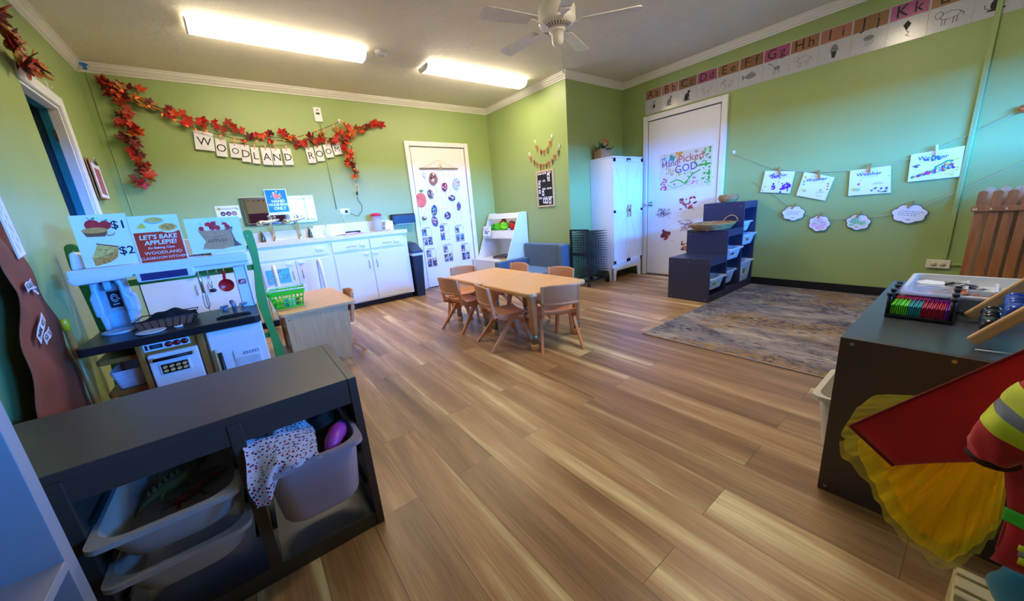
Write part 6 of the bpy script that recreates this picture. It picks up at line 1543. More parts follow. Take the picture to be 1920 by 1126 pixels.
for k in range(9): m.mat(col('abc_%d' % (k % 4), ((40, 60, 160), (200, 50, 40), (40, 140, 60), (60, 160, 220))[k % 4])); m.disc(-.075+.15*rn.random(), .02+.115*rn.random(), .013, .010, -.008, 8)
m.mat(col('abc_0', (40, 60, 160))); m.text('abc', .07, 0, .06, -.0086, bold=.03)
o = m.build('picture_book'); o.matrix_world = Matrix.Translation((3.235, 4.915, .70)) @ Matrix.Rotation(-pi/2, 4, 'Z') @ Matrix.Rotation(R(-14), 4, 'X'); tag(o, 'white abc picture book leaning at the left end of the display shelf', 'book')
m = MB(mat('pale_blue_toy', (110, 190, 226), .4)); m.lathe([(0, 0), (.045, 0), (.03, .03), (.028, .07), (.045, .09), (.03, .125), (0, .14)], n=14); m.mat(col('toy_orange', (230, 130, 60))); m.box(-.045, -.03, -.02, .02, 0, .05)
tag(m.build('toy_figure', loc=(3.385, 4.485, .676)), 'pale blue toy on the display shelf in front of the puppets', 'toy')
for k, (c_, lab) in enumerate((((40, 90, 160), 'blue picture book, bottom of the flat stack low in the display shelf'), ((150, 90, 40), 'brown picture book, middle of the flat stack in the display shelf'), ((60, 60, 70), 'dark picture book, top of the flat stack in the display shelf'))):
    m = MB(mat('book_cover_%d' % k, c_, .4)); m.box(-.13, .13, -.16+.02*k, .16-.01*k, 0, .014); m.mat(M_paper); m.box(-.126, .132, -.156+.02*k, .156-.01*k, .002, .012)
    tag(m.build('picture_book', loc=(3.36, 4.62, .344+.0145*k), rot=(0, 0, .1*k)), lab, 'book', 'flat stack of picture books')
m = MB(mat('yellow_book', (222, 196, 70), .4)); m.box(-.09, .09, -.07, .07, 0, .012); tag(m.build('picture_book', loc=(3.22, 4.40, .3435), rot=(0, 0, .3)), 'yellow picture book on the bottom ledge at the right end', 'book')

# ================================================================ blue grey child sofa
r = thing('child_sofa', 'low blue grey upholstered child sofa against the boxed corner', 'sofa', (0, 0, 0))
M_sofa = mat('blue_grey_felt', (66, 88, 110), .9, c2=(82, 104, 124), scale=40, bump=.2, bscale=300, sheen=.3)
MB(M_sofa).box(3.48, 3.60, 3.425, 4.27, .02, .572).build('backrest', r, bevel=.022, seg=3)
MB(M_sofa).box(2.90, 3.48, 4.17, 4.275, .02, .365).build('armrest', r, bevel=.022, seg=3)
MB(M_sofa).box(3.44, 3.50, 3.425, 3.50, .02, .56).build('armrest', r, bevel=.022, seg=3)
MB(M_sofa).box(2.94, 3.48, 3.46, 4.17, .02, .24).build('seat', r, bevel=.02, seg=3)

# ================================================================ black wire drying rack on castors
r = thing('drying_rack', 'black wire mesh paper drying rack on castors in front of the wardrobe', 'rack', (0, 0, 0))
RX0, RX1, RY0, RY1 = 3.585, 3.985, 3.09, 3.40
M_bk2 = mat('black_powder_coated_steel', (14, 16, 24), .4)
m = MB(M_bk2)
for a in ((RX0-.012, RX0+.012, RY0-.012, RY0+.012, .07, .76), (RX0-.012, RX0+.012, RY1-.024, RY1, .07, .76), (RX0-.012, RX0+.012, RY0, RY1-.012, .735, .76), (RX0-.012, RX0+.012, RY0, RY1-.012, .41, .445), (RX0-.012, RX0+.012, RY0, RY1-.012, .07, .095)): m.box(*a)
m.build('end_frame', r, bevel=.002)
m = MB(M_bk2); m.box(RX0, RX1, RY0, RY0+.02, .065, .085); m.box(RX0, RX1, RY1-.03, RY1-.01, .065, .085); m.box(RX1-.02, RX1, RY0, RY1-.01, .065, .085); m.build('base_frame', r, bevel=.002)
shelf0 = None
for k in range(19):
    z = .125+.0325*k
    if shelf0 is None:
        m = MB(M_bk2)
        for y in [RY0+.008+(RY1-RY0-.03)*i/6 for i in range(7)]: m.tube([(RX0, y, 0), (RX1, y, 0)], .0019, 4)
        for x in [RX0+(RX1-RX0)*i/8 for i in range(9)]: m.tube([(x, RY0+.008, 0), (x, RY1-.022, 0)], .0019, 4)
        m.tube([(RX0, RY0+.008, 0), (RX1, RY0+.008, 0), (RX1, RY1-.022, 0), (RX0, RY1-.022, 0)], .0022, 5, True)
        shelf0 = m.build('wire_shelf', r); o = shelf0
    else: o = shelf0.copy(); COL.objects.link(o); o.parent = r
    o.location = (0, 0, z); o.rotation_euler = (0, 0, 0)
for x, y in ((RX0+.01, RY0+.01), (RX1-.01, RY0+.01), (RX0+.01, RY1-.02), (RX1-.01, RY1-.02)):
    m = MB(M_bk2); m.tube([(x-.010, y, .026), (x+.010, y, .026)], .026, 14); m.tube([(x, y, .03), (x, y, .068)], .008, 8); m.build('castor', r)

# ================================================================ white two door wardrobe
r = thing('wardrobe', 'tall white two door wardrobe on short feet with a cross pattern on its doors', 'wardrobe', (0, 0, 0))
WX0, WX1, WY0, WY1, WH = 4.035, 4.695, 3.045, 3.405, 1.645
MB(M_cab).box(WX0, WX0+.018, WY0+.02, WY1, .17, WH-.02).build('side_panel', r)
MB(M_cab).box(WX1-.018, WX1, WY0+.02, WY1, .17, WH-.02).build('side_panel', r)
MB(M_cab).box(WX0-.006, WX1+.006, WY0-.006, WY1, WH-.022, WH).build('top_panel', r, bevel=.003)
MB(M_cab).box(WX0+.018, WX1-.018, WY0+.02, WY1, .17, .19).build('bottom_panel', r)
MB(M_cab).box(WX0+.018, WX1-.018, WY1-.01, WY1, .17, WH-.02).build('back_panel', r)
m = MB(M_cab); m.prism([(WX0, 0), (WX0+.06, 0), (WX0+.085, .14), (WX1-.085, .14), (WX1-.06, 0), (WX1, 0), (WX1, .235), (WX0, .235)], 'xz', WY0, WY0+.02); m.build('plinth_board', r, bevel=.003)
m = MB(M_cab); m.prism([(WY0, 0), (WY0+.05, 0), (WY0+.075, .14), (WY1-.07, .14), (WY1-.045, 0), (WY1, 0), (WY1, .18), (WY0, .18)], 'yz', WX0, WX0+.018); m.build('side_skirt', r, bevel=.002)
for i, (a, b) in enumerate(((WX0+.004, (WX0+WX1)/2-.002), ((WX0+WX1)/2+.002, WX1-.004))):
    z0, z1 = .24, WH-.026
    d = MB(M_cab).box(a, b, WY0-.012, WY0+.018, z0, z1).build('door', r, bevel=.003)
    f = MB(M_cab); w_ = .045
    for q in ((a, a+w_, z0, z1), (b-w_, b, z0, z1), (a, b, z0, z0+w_), (a, b, z1-w_, z1), (a, b, .925, .965)): f.box(q[0], q[1], WY0-.020, WY0-.010, q[2], q[3])
    xa, xb = (b-w_, a+w_) if i else (a+w_, b-w_)
    for za, zb in ((z1-w_, .965), (.925, z0+w_)):
        p, q = (Vector((xa, 0, za)), Vector((xb, 0, zb))) if za > .95 else (Vector((xb, 0, za)), Vector((xa, 0, zb)))
        dd = (q-p).normalized(); n_ = Vector((-dd.z, 0, dd.x))*.018
        f.prism([((p+n_).x, (p+n_).z), ((q+n_).x, (q+n_).z), ((q-n_).x, (q-n_).z), ((p-n_).x, (p-n_).z)], 'xz', WY0-.0185, WY0-.010)
    f.build('door_moulding', d, bevel=.002)
    hx = b-.028 if i == 0 else a+.028
    MB(mat('pale_wood_pull', (206, 156, 120), .4)).box(hx-.009, hx+.009, WY0-.040, WY0-.020, .86, 1.02).build('handle', d, bevel=.003)
MB(mat('milky_latch', (204, 206, 226), .3)).box((WX0+WX1)/2-.03, (WX0+WX1)/2+.03, WY0-.030, WY0-.012, WH-.075, WH-.045).build('child_latch', r, bevel=.006)
# flower box on top
r = thing('flower_box', 'small wooden box of orange flowers and green leaves on the wardrobe', 'flowers', (4.125, 3.26, WH+.001), R(-12)); r.scale = (1.35, 1.35, 1.35)
M_box = mat('rustic_box_wood', (160, 116, 76), .6, c2=(182, 138, 96), scale=5)
m = MB(M_box)
for q in ((-.065, .065, -.055, -.047), (-.065, .065, .047, .055)): m.box(q[0], q[1], q[2], q[3], 0, .085)
m.box(-.065, -.057, -.047, .047, 0, .085); m.box(.057, .065, -.047, .047, 0, .085); m.box(-.057, .057, -.047, .047, 0, .008); m.build('wooden_box', r, bevel=.001)
rn = random.Random(5)
M_gl = mat('deep_green_leaf', (42, 84, 40), .5, c2=(70, 110, 56), scale=30)
for k in range(26):
    m = MB(M_gl); a = rn.uniform(0, 6.28); L = rn.uniform(.06, .12); e_ = rn.uniform(.1, 1.1)
    d = Vector((cos(a)*cos(e_)-.25, sin(a)*cos(e_), sin(e_))).normalized(); s = d.cross(Vector((0, 0, 1))).normalized(); b0 = Vector((rn.uniform(-.05, .03), rn.uniform(-.03, .03), .07))
    m.add([b0, b0+d*L*.4+s*L*.2, b0+d*L, b0+d*L*.4-s*L*.2, b0+d*L*.5+Vector((0, 0, .008))], [(0, 1, 4), (1, 2, 4), (2, 3, 4), (3, 0, 4)]); m.build('leaf', r, solid=.001)
for k, (x, y, z, s, c_) in enumerate(((.03, -.03, .14, .036, (236, 150, 70)), (.045, .01, .165, .034, (240, 160, 80)), (.0, -.045, .125, .026, (240, 190, 160)), (.055, -.045, .105, .028, (224, 196, 110)), (.02, -.06, .085, .028, (190, 180, 80)), (-.01, -.02, .15, .028, (236, 180, 140)))):
    m = MB(mat('petal_%d_%d_%d' % c_, c_, .6))
    for q in range(12):
        a = 2*pi*q/12; d = Vector((cos(a), sin(a)*.6-.4, .6+.3*sin(q*2))).normalized(); t_ = d.cross(Vector((0, 0, 1))).normalized()*s*.22; o_ = Vector((x, y, z))
        m.add([o_, o_+d*s*.6+t_, o_+d*s, o_+d*s*.6-t_], [(0, 1, 2, 3)])
    m.ball((x, y, z), s*.3, 8, 6); m.build('blossom', r)

# ================================================================ dark stepped storage frame by the right wall
SXs = [3.665, 4.035, 4.40, 4.750]; SYF, SYB = 1.605, 2.035; SHs = [.445, .70, .965]
r = thing('stepped_shelf', 'dark blue grey three step storage frame with white tubs by the right wall', 'shelf', (0, 0, 0))
t = .018
for i in range(3):
    x0, x1, h = SXs[i], SXs[i+1], SHs[i]
    MB(M_navy).box(x0, x0+t, SYF, SYB, 0, h).build('upright_panel', r, bevel=.0015)
    MB(M_navy).box(x0+(t if True else 0), x1, SYF, SYB, h-t, h).build('top_panel', r, bevel=.0015)
    MB(M_navy).box(x0+t, x1, SYF+.001, SYF+.016, h-t-.055, h-t).build('front_rail', r, bevel=.0015)
MB(M_navy).box(SXs[3]-t, SXs[3], SYF, SYB, 0, SHs[2]-t).build('upright_panel', r, bevel=.0015)
MB(M_navy).box(SXs[0]+t, SXs[3]-t, SYF, SYF+.016, 0, .065).build('plinth', r, bevel=.0015)
MB(M_navy).box(SXs[0]+t, SXs[3]-t, SYF+.016, SYB, .047, .065).build('bottom_panel', r)
for (x, zs) in ((SXs[0], ((1.64, .40), (2.0, .40), (1.64, .03), (2.0, .03), (1.82, .41))), (SXs[1], ((1.64, .66), (2.0, .66), (1.82, .685))), (SXs[2], ((1.64, .92), (2.0, .92), (1.82, .95)))):
    for y, z in zs: MB(M_screw).tube([(x-.001, y, z), (x+.002, y, z)], .005, 8).build('screw', r)
gb = 'white labelled tubs in the stepped shelf'
M_tubb = mat('pale_blue_white_plastic', (196, 214, 238), .35, var=.01)
def bin_(label, i, z, H, out, lab):
    x = (SXs[i]+t+SXs[i+1])/2
    return tub('storage_tub', label, 'tub', (x, SYF-out+.20, z), .40, SXs[i+1]-SXs[i]-t-.012, H, gb, rz=R(-90), m=M_tubb, tag_label=lab)
bin_('white labelled tub low in the shortest step of the dark shelf', 0, .115, .125, .02, ('green', (90, 170, 60)))
bin_('white labelled tub just above mid height in the middle step of the dark shelf', 1, .375, .12, .03, ('photo', (150, 70, 80)))
bin_('small white tub low in the middle step of the dark shelf', 1, .095, .15, -.02, ('blue', (90, 110, 160)))
bin_('white tub highest in the tallest step of the dark shelf', 2, .635, .11, -.02, ('grey', (150, 150, 160)))
bin_('white labelled tub with a red picture in the tallest step', 2, .49, .12, .03, ('red', (190, 70, 60)))
bin_('deep white labelled tub lowest in the tallest step', 2, .070, .235, .02, ('leaf', (90, 130, 80)))
# woven baskets
M_wick = mat('seagrass_weave', (150, 104, 52), .7, c2=(196, 150, 92), scale=60, bump=.6, bscale=90)
r = thing('woven_tray_basket', 'long shallow woven seagrass basket with a loop handle on the middle step', 'basket', (4.10, 1.82, .702), R(0))
def basket(m, prof, ax, ay, rows, strand, n=30):
    for k, (q, z) in enumerate(prof):
        pts = []
        for i in range(n):
            a = 2*pi*i/n; w_ = .0035*sin(i*pi+(k % 2)*pi/1)*1.0
            ca = abs(cos(a))**.7*(1 if cos(a) > 0 else -1); sa = abs(sin(a))**.7*(1 if sin(a) > 0 else -1)
            pts.append(((ax*q+w_)*ca, (ay*q+w_)*sa, z+.002*sin(i*pi/2+k)))
        m.tube(pts, strand, 6, True)
m = MB(M_wick); basket(m, [(.80, .006), (.85, .017), (.90, .028), (.95, .039), (.99, .050), (1.02, .061)], .235, .19, 6, .0075, 44)
m.loft([[Vector((.19*cos(2*pi*i/24), .15*sin(2*pi*i/24), z)) for i in range(24)] for z in (.002, .008)], True, False); m.build('woven_body', r)
r.location = (4.158, 1.82, .702)
m = MB(M_wick); m.tube([(.20*cos(a_)*0+.20+.02*sin(a_), -.10+.0+.07*cos(a_), .062+.065*sin(a_)) for a_ in [pi*i/12 for i in range(13)]], .006, 8); m.build('loop_handle', r)
m = MB(M_wick); m.tube([(-.21, .0+.07*cos(a_), .06+.03*sin(a_)) for a_ in [pi*i/10 for i in range(11)]], .006, 8); m.build('loop_handle', r)
m = MB(M_wick); 
for k in range(8):
    z = .006+.0105*k; q = (.072, .084, .092, .097, .099, .098, .094, .087)[k]
    m.tube([(q*cos(2*pi*i/28), q*sin(2*pi*i/28), z) for i in range(28)], .0062, 6, True)
m.lathe([(0, .002), (.070, .002), (.070, .007), (0, .007)], n=24)
tag(m.build('woven_bowl', loc=(4.545, 1.83, .966)), 'small round woven bowl on top of the tallest step', 'bowl')

# ================================================================ rug
m = MB(rug_material()); m.box(2.50, 4.715, .08, 1.595, 0, .007); m.mat(mat('rug_binding', (150, 140, 150), .9))
for q in ((2.495, 2.503, .08, 1.595), (4.715, 4.72, .08, 1.595)): m.box(q[0], q[1], q[2], q[3], 0, .008)
tag(m.build('area_rug', loc=(0, 0, .001)), 'grey, navy and gold distressed abstract area rug on the wood floor', 'rug')

# ================================================================ right foreground storage frame
r = thing('storage_shelf', 'low charcoal storage frame in the right foreground under the abacus and tray', 'shelf', (0, 0, 0))
qx0, qx1, qy0, qy1, qh = 1.503, 2.545, -.215, .235, .590
MB(M_char).box(qx0, qx0+.018, qy0, qy1, 0, qh-.0).build('side_panel', r, bevel=.0015)
MB(M_char).box(qx1-.018, qx1, qy0, qy1, 0, qh).build('side_panel', r, bevel=.0015)
MB(mat('daylight_tinted_top_board', (62, 68, 78), .32, var=.04, scale=6)).box(qx0+.018, qx1-.018, qy0, qy1, qh-.018, qh).build('top_panel', r, bevel=.001)
for x in (1.86, 2.20): MB(M_char).box(x, x+.018, qy0, qy1, .05, qh-.018).build('divider', r)
MB(M_char).box(qx0+.018, qx1-.018, qy0, qy1, .032, .05).build('bottom_panel', r)
MB(M_char).box(qx0+.018, qx1-.018, qy1-.018, qy1-.002, 0, .05).build('plinth', r)
MB(M_char).box(qx0+.018, qx1-.018, qy1-.018, qy1-.002, qh-.075, qh-.018).build('front_rail', r)
MB(M_char).box(qx0+.018, qx1-.018, qy0, qy0+.012, .05, qh-.018).build('back_panel', r)
for y, z in ((.205, .572), (-.005, .575), (.215, .02), (-.18, .572)):
    s_ = MB(M_screw); s_.tube([(qx0+.001, y, z), (qx0-.0015, y, z)], .0055, 12); s_.build('screw', r)
tub('storage_tub', 'white tub sticking out of the right foreground storage frame', 'tub', (1.692, .088, .118), .42, .300, .220, None, rz=R(90), m=mat('warm_white_plastic', (214, 208, 190), .35))
# divided tray on top
r = thing('craft_tray', 'white divided craft tray with leaves and paper on the right storage frame', 'tray', (2.205, 0.005, qh+.001))
M_tray = mat('cool_white_tray', (206, 214, 234), .35, var=.01)
def tl(a, b, z, rr=.03): return [Vector((x, y, z)) for x, y in rrect(-a, a, -b, b, rr, 5)]
m = MB(M_tray); m.loft([tl(.19, .135, 0), tl(.193, .138, .004), tl(.205, .148, .052), tl(.215, .158, .052), tl(.217, .160, .064), tl(.203, .147, .066), tl(.200, .144, .060), tl(.188, .133, .006), ], True, True); m.build('tray_body', r)
m = MB(M_tray); m.add([(-.195, -.138, .028), (.195, -.138, .028), (.195, .138, .028), (-.195, .138, .028)], [(0, 1, 2, 3)]); m.box(-.195, .195, -.002, .006, .006, .048); m.box(-.006, .002, -.14, .14, .006, .046); m.box(.02, .19, -.075, -.067, .006, .044); m.build('divider_insert', r)
def litter(label, name, c_, pts, seed, c2=None):
    m = MB(mat(name+'_surface', c_, .6, c2=c2 or c_, scale=20)); rn = random.Random(seed)
    for k in range(pts[0]):
        x, y = rn.uniform(pts[1], pts[2]), rn.uniform(pts[3], pts[4]); z = .66-.59+rn.uniform(.0, .018)*0; s = rn.uniform(pts[5], pts[6]); a = rn.uniform(0, 6.3)
        zz = .624+.004*(k % 5)+rn.uniform(0, .006)
        ol = [(x+s*(1 if q % 2 else .55)*cos(a+2*pi*q/10), y+s*(1 if q % 2 else .55)*sin(a+2*pi*q/10), zz+.25*s*cos(q*1.3)) for q in range(10)]
        m.add([(x, y, zz+.004)]+ol, [(0, i+1, (i+1) % 10+1) for i in range(10)])
    return tag(m.build(name, solid=.0012), label, name.replace('_', ' ').split()[-1] if ' ' in name else 'craft leaves', kind='stuff')
litter('pile of brown leather coloured craft leaves in the near part of the tray', 'craft_leaves', (150, 84, 54), (14, 2.04, 2.18, -.09, .10, .025, .045), 1, (176, 104, 70))
litter('grey and black feather scraps in the far part of the tray', 'feather_scraps', (90, 90, 100), (10, 2.26, 2.36, -.03, .06, .015, .03), 2, (200, 200, 206))
m = MB(M_paper); m.prism([(2.24, .07), (2.31, .06), (2.335, .12), (2.29, .145), (2.24, .13)], 'xy', .640, .643); m.prism([(2.24, .07), (2.31, .06), (2.335, .12), (2.29, .145), (2.24, .13)], 'xy', .604, .606); tag(m.build('paper_scrap'), 'white paper scraps in the far corner of the craft tray', 'paper', kind='stuff')
m = MB(mat('navy_scissor_grip', (18, 24, 60), .4)); m.tube([(2.03+.024*cos(a_), -.085+.018*sin(a_), .665) for a_ in [2*pi*i/14 for i in range(14)]], .006, 8, True); m.tube([(2.075+.024*cos(a_), -.105+.018*sin(a_), .665) for a_ in [2*pi*i/14 for i in range(14)]], .006, 8, True); m.mat(M_chrome); m.box(2.09, 2.19, -.10, -.09, .663, .667); tag(m.build('scissors'), 'navy handled scissors lying in the craft tray by the abacus', 'scissors')
# band organiser
r = thing('bead_organizer', 'clear lidded box of neon green, cyan, red and purple strips with black posts', 'organizer', (1.945, .098, qh+.001), R(0))
MB(M_black).box(-.118, .118, -.082, .080, 0, .012).build('base_frame', r, bevel=.003)
rn = random.Random(1)
cols_ = [((110, 230, 30), -1), ((40, 170, 180), 0), ((200, 20, 60), 1), ((150, 30, 180), 2)]
for j in range(26):
    y = .066-.0053*j
    c_ = (110, 230, 30) if j < 8 else (50, 170, 190) if j < 14 else (206, 20, 60) if j < 24 else (150, 30, 180)
    m = MB(mat('neon_%d_%d_%d' % c_, c_, .3)); m.box(-.108, .0, y-.0017, y+.0017, .012, .044+.003*(j % 2)); m.build('neon_strip', r)
    c_ = (200, 20, 60) if j < 6 else (210, 60, 160) if j < 16 else (150, 40, 190)
    m = MB(mat('neon_%d_%d_%d' % c_, c_, .3)); m.box(.002, .060, y-.0017, y+.0017, .012, .048); m.build('neon_strip', r)
m = MB(mat('clear_tinted_lid', (190, 186, 214), .1, alpha=.24)); m.box(-.03, .115, -.078, .078, .070, .074); m.build('clear_lid', r)
for x, y in ((-.11, .074), (-.03, .074), (.06, .074), (-.11, -.074), (-.03, -.074), (.06, -.074), (.112, .074), (.112, -.074)):
    m = MB(M_black); m.tube([(x, y, .01), (x, y, .085)], .006, 10); m.tube([(x, y, .078), (x, y, .088)], .009, 10); m.build('post', r)
# sloped wooden bead abacus
r = thing('abacus', 'wooden sloping bead abacus with blue, teal, green and black beads', 'abacus', (0, 0, 0))
M_ab = mat('light_beech', (206, 160, 100), .4, c2=(220, 178, 120), scale=5, stretch=(1, 8, 1))
def rail(x, dz=0):
    m = MB(M_ab); p0 = Vector((x, (-.026 if x < 1.7 else -.010), .606+dz)); p1 = p0+Vector((0, -.248, .335)); d = (p1-p0).normalized(); n_ = Vector((0, -d.z, d.y)) 
    L = []
    for s in (0, 1):
        L.append([p+Vector((w_, 0, 0))+n_*q for p, w_, q in (((p0 if s == 0 else p1), -.010, -.014), ((p0 if s == 0 else p1), .010, -.014), ((p0 if s == 0 else p1), .010, .015), ((p0 if s == 0 else p1), -.010, .015))])
    m.loft(L, True, False); m.build('side_rail', r, bevel=.006); return p0, d, n_
p0, d, n_ = rail(1.618); rail(1.905)
MB(M_ab).tube([(1.618, -.262, .925), (1.905, -.250, .925)], .012, 10).build('top_bar', r)
MB(M_ab).prism([(-.275, .594), (-.255, .594), (-.255, .92), (-.275, .92)], 'yz', 1.608, 1.630).build('rear_leg', r, bevel=.003)
MB(M_ab).prism([(-.262, .594), (-.24, .594), (-.24, .92), (-.262, .92)], 'yz', 1.895, 1.915).build('rear_leg', r, bevel=.003)
rows = [((18, 18, 26), .055), ((30, 70, 190), .115), ((40, 130, 170), .175), ((90, 190, 190), .235), ((60, 180, 50), .30), ((210, 190, 50), .36)]
for c_, s in rows:
    b0 = Vector((1.628, p0.y+.008, p0.z))+d*s+n_*.004
    MB(M_chrome).tube([b0, b0+Vector((.268, 0, 0))], .0035, 8).build('rod', r)
    Mb = mat('bead_%d_%d_%d' % c_, c_, .25, var=.2, scale=20)
    xo = .006
    for k, (rad, ln) in enumerate(((.021, .060), (.022, .030), (.020, .050), (.022, .030))):
        m = MB(Mb); c0 = b0+Vector((xo, 0, 0))
        if k % 2 == 0: m.tube([c0, c0+Vector((.004, 0, 0)), c0+Vector((ln-.004, 0, 0)), c0+Vector((ln, 0, 0))], [rad*.7, rad, rad, rad*.7], 16)
        else: m.ball(c0+Vector((ln/2, 0, 0)), (ln/2, rad, rad), 16, 10)
        m.build('bead', r); xo += ln+.012
m = MB(M_white); m.tube([(1.585, -.035, .594), (1.60, -.13, .594)], .0022, 6); tag(m.build('lollipop_stick'), 'thin white stick lying in front of the abacus', 'stick')

# ================================================================ wooden picket gates by the right wall
for (x, off, mm, lab, zt) in ((4.25, 0, M_pine, 'brown wooden picket gate with rounded tops, the front one by the right wall', .945), (4.33, -.028, mat('pale_worn_pine', (186, 158, 132), .5, c2=(206, 180, 156), scale=5, stretch=(10, 10, 1)), 'paler wooden picket gate standing right behind the brown one', .965)):
    r = thing('picket_gate', lab, 'gate', (0, 0, 0), 0, 'folded picket gates by the right wall')
    for k in range(7):
        y1 = .062+off-.0635*k; y0 = y1-.046
        pts = [(y0, .0085), (y1, .0085), (y1, zt-.02)]+[((y0+y1)/2+.023*cos(a_), zt-.02+.018*sin(a_)) for a_ in [pi*i/8 for i in range(9)]][1:-1]+[(y0, zt-.02)]
        MB(mm).prism(pts, 'yz', x, x+.016).build('picket', r, bevel=.003)
    for z in (.80, .25):
        MB(mm).box(x-.018, x-.001, .075+off-.45, .077+off, z, z+.036).build('cross_rail', r, bevel=.004)
    for y in (.066, .054, -.01, -.075): 
        MB(mat('pale_wood_plug', (222, 190, 150), .5)).tube([(x-.018, y+off, .818), (x-.0195, y+off, .818)], .006, 10).build('wood_plug', r)

# ================================================================ dress-up clothes rack at the right edge
r = thing('clothes_rack', 'low white wooden dress-up rack at the bottom right corner', 'clothes rack', (0, 0, 0))
M_rk = mat('cream_painted_wood', (196, 180, 130), .45)
for x0 in (1.10, 1.43):
    pass
for (a, b) in ((1.165, 1.187), (1.197, 1.235), (1.245, 1.268)):
    MB(M_rk).box(a, b, -1.0, -.085, .10, .118).build('base_slat', r, bevel=.002)
MB(M_rk).box(1.155, 1.28, -.120, -.082, 0.0, .10).build('foot', r, bevel=.003)
MB(M_rk).box(1.155, 1.28, -.98, -.95, 0.0, .10).build('foot', r, bevel=.003)
MB(M_rk).box(1.205, 1.235, -.98, -.95, .118, .84).build('upright', r, bevel=.003)
MB(M_rk).box(1.205, 1.235, -.330, -.305, .118, .84).build('upright', r, bevel=.003)
MB(M_rk).tube([(1.22, -.97, .83), (1.22, -.13, .83)], .014, 12).build('hanging_rod', r)
# red cape
def cloth(name, label, cat, m_, fn, nu, nv, solid=.0015):
    m = MB(m_); m.grid(fn, nu, nv); return tag(m.build(name, solid=solid), label, cat)
M_cape = mat('red_felt', (214, 8, 10), .85, c2=(190, 6, 8), scale=8, sheen=.3)
def cape(u, v):
    # corners in (y, z): free corner (.137,.468), top edge runs to (-.20,.90), bottom corner (.05,.40) runs to (-.30,.70)
    A, B, C, D = Vector((0, .137, .468)), Vector((0, -.24, .93)), Vector((0, -.34, .66)), Vector((0, .05, .398))
    p = (A*(1-u)+B*u)*(1-v)+(D*(1-u)+C*u)*v
    p.x = 1.158+.008*sin(5*v+3*u)*u+.006*sin(9*u)*v
    return p
cloth('red_cape', 'plain red felt cape hanging over the yellow tulle skirt', 'cape', M_cape, cape, 24, 12, .003)
m = MB(mat('dark_red_hem', (120, 8, 12), .85)); m.tube([cape(i/20, 0)+Vector((-.001, 0, 0)) for i in range(21)], .0028, 6); m.tube([cape(0, i/10)+Vector((-.002, 0, 0)) for i in range(11)], .0032, 6); o = m.build('hem', bpy.data.objects['red_cape'])
# yellow tulle skirt, several thin layers fanned out
def tulle_mat(name, c_, a):
    m = bpy.data.materials.new(name); m.use_nodes = True; t = m.node_tree; t.nodes.clear(); N = t.nodes.new; K = t.links.new
    o = N('ShaderNodeOutputMaterial'); mx = N('ShaderNodeMixShader'); m2 = N('ShaderNodeMixShader'); tr = N('ShaderNodeBsdfTransparent'); df = N('ShaderNodeBsdfDiffuse'); tl_ = N('ShaderNodeBsdfTranslucent')
    n = N('ShaderNodeTexNoise'); n.inputs['Scale'].default_value = 30; rr = N('ShaderNodeMapRange'); rr.inputs['To Min'].default_value = a-.08; rr.inputs['To Max'].default_value = min(1, a+.08)
    K(n.outputs['Fac'], rr.inputs['Value']); K(rr.outputs[0], mx.inputs[0])
    df.inputs[0].default_value = lin(c_); tl_.inputs[0].default_value = lin(c_); m2.inputs[0].default_value = .45
    K(df.outputs[0], m2.inputs[1]); K(tl_.outputs[0], m2.inputs[2]); K(tr.outputs[0], mx.inputs[1]); K(m2.outputs[0], mx.inputs[2]); K(mx.outputs[0], o.inputs[0]); return m
M_tu = tulle_mat('yellow_tulle', (255, 216, 10), .62); M_tu2 = tulle_mat('sheer_yellow_tulle', (250, 226, 60), .30)
M_tin = tulle_mat('dense_yellow_lining', (255, 196, 0), .97)
W0 = Vector((1.21, -.085, .60))
def fan_layer(pts, xo, amp, fq, ph):
    """pts: hem polyline in (y, z); gathers run from the waist to the hem"""
    P_ = path_pts([(0, a, b) for a, b in pts], .012); n = len(P_)-1
    def fn(u, v):
        k = u*n; i = min(n-1, int(k)); h = P_[i]+(P_[i+1]-P_[i])*(k-i)
        w_ = W0+Vector((0, -.035*(u-.5), .03*(.5-u)))
        p = w_*(1-v)+Vector((1.205, h.y, h.z))*v
        p.x = 1.215+xo*v+amp*v*sin(fq*u*2*pi+ph)+.006*sin(v*9+u*14)*v
        return p
    return fn
HEM = [(.158, .383), (.143, .344), (.118, .328), (.093, .311), (.065, .25), (.038, .195), (.002, .173), (-.035, .155), (-.072, .149), (-.104, .224), (-.12, .32)]
r = thing('tulle_skirt', 'yellow tulle tutu skirt hanging at the right edge', 'skirt', (0, 0, 0))
m = MB(M_tin); m.grid(fan_layer([(.08, .40), (.06, .33), (.03, .26), (-.01, .215), (-.05, .20), (-.085, .24), (-.115, .33)], .0, .004, 9, 0), 46, 14); m.build('lining_layer', r)
m = MB(M_tu); m.grid(fan_layer([(.125, .40), (.105, .345), (.078, .30), (.050, .235), (.010, .195), (-.03, .175), (-.07, .172), (-.10, .24), (-.12, .33)], -.010, .006, 9, 1), 60, 16); m.build('tulle_layer', r)
m = MB(M_tu2); m.grid(fan_layer(HEM, -.018, .010, 9, 2), 70, 18); m.build('tulle_layer', r)
m = MB(M_tu2); m.grid(fan_layer([(.110, .535), (.135, .50), (.158, .41), (.150, .36), (.125, .345)], .012, .012, 4, .5), 40, 14); m.build('tulle_layer', r)
m = MB(mat('yellow_waistband', (206, 160, 10), .6)); m.tube([(1.215, -.03, .635), (1.21, -.085, .605), (1.215, -.14, .565)], .012, 10); m.build('waistband', r)
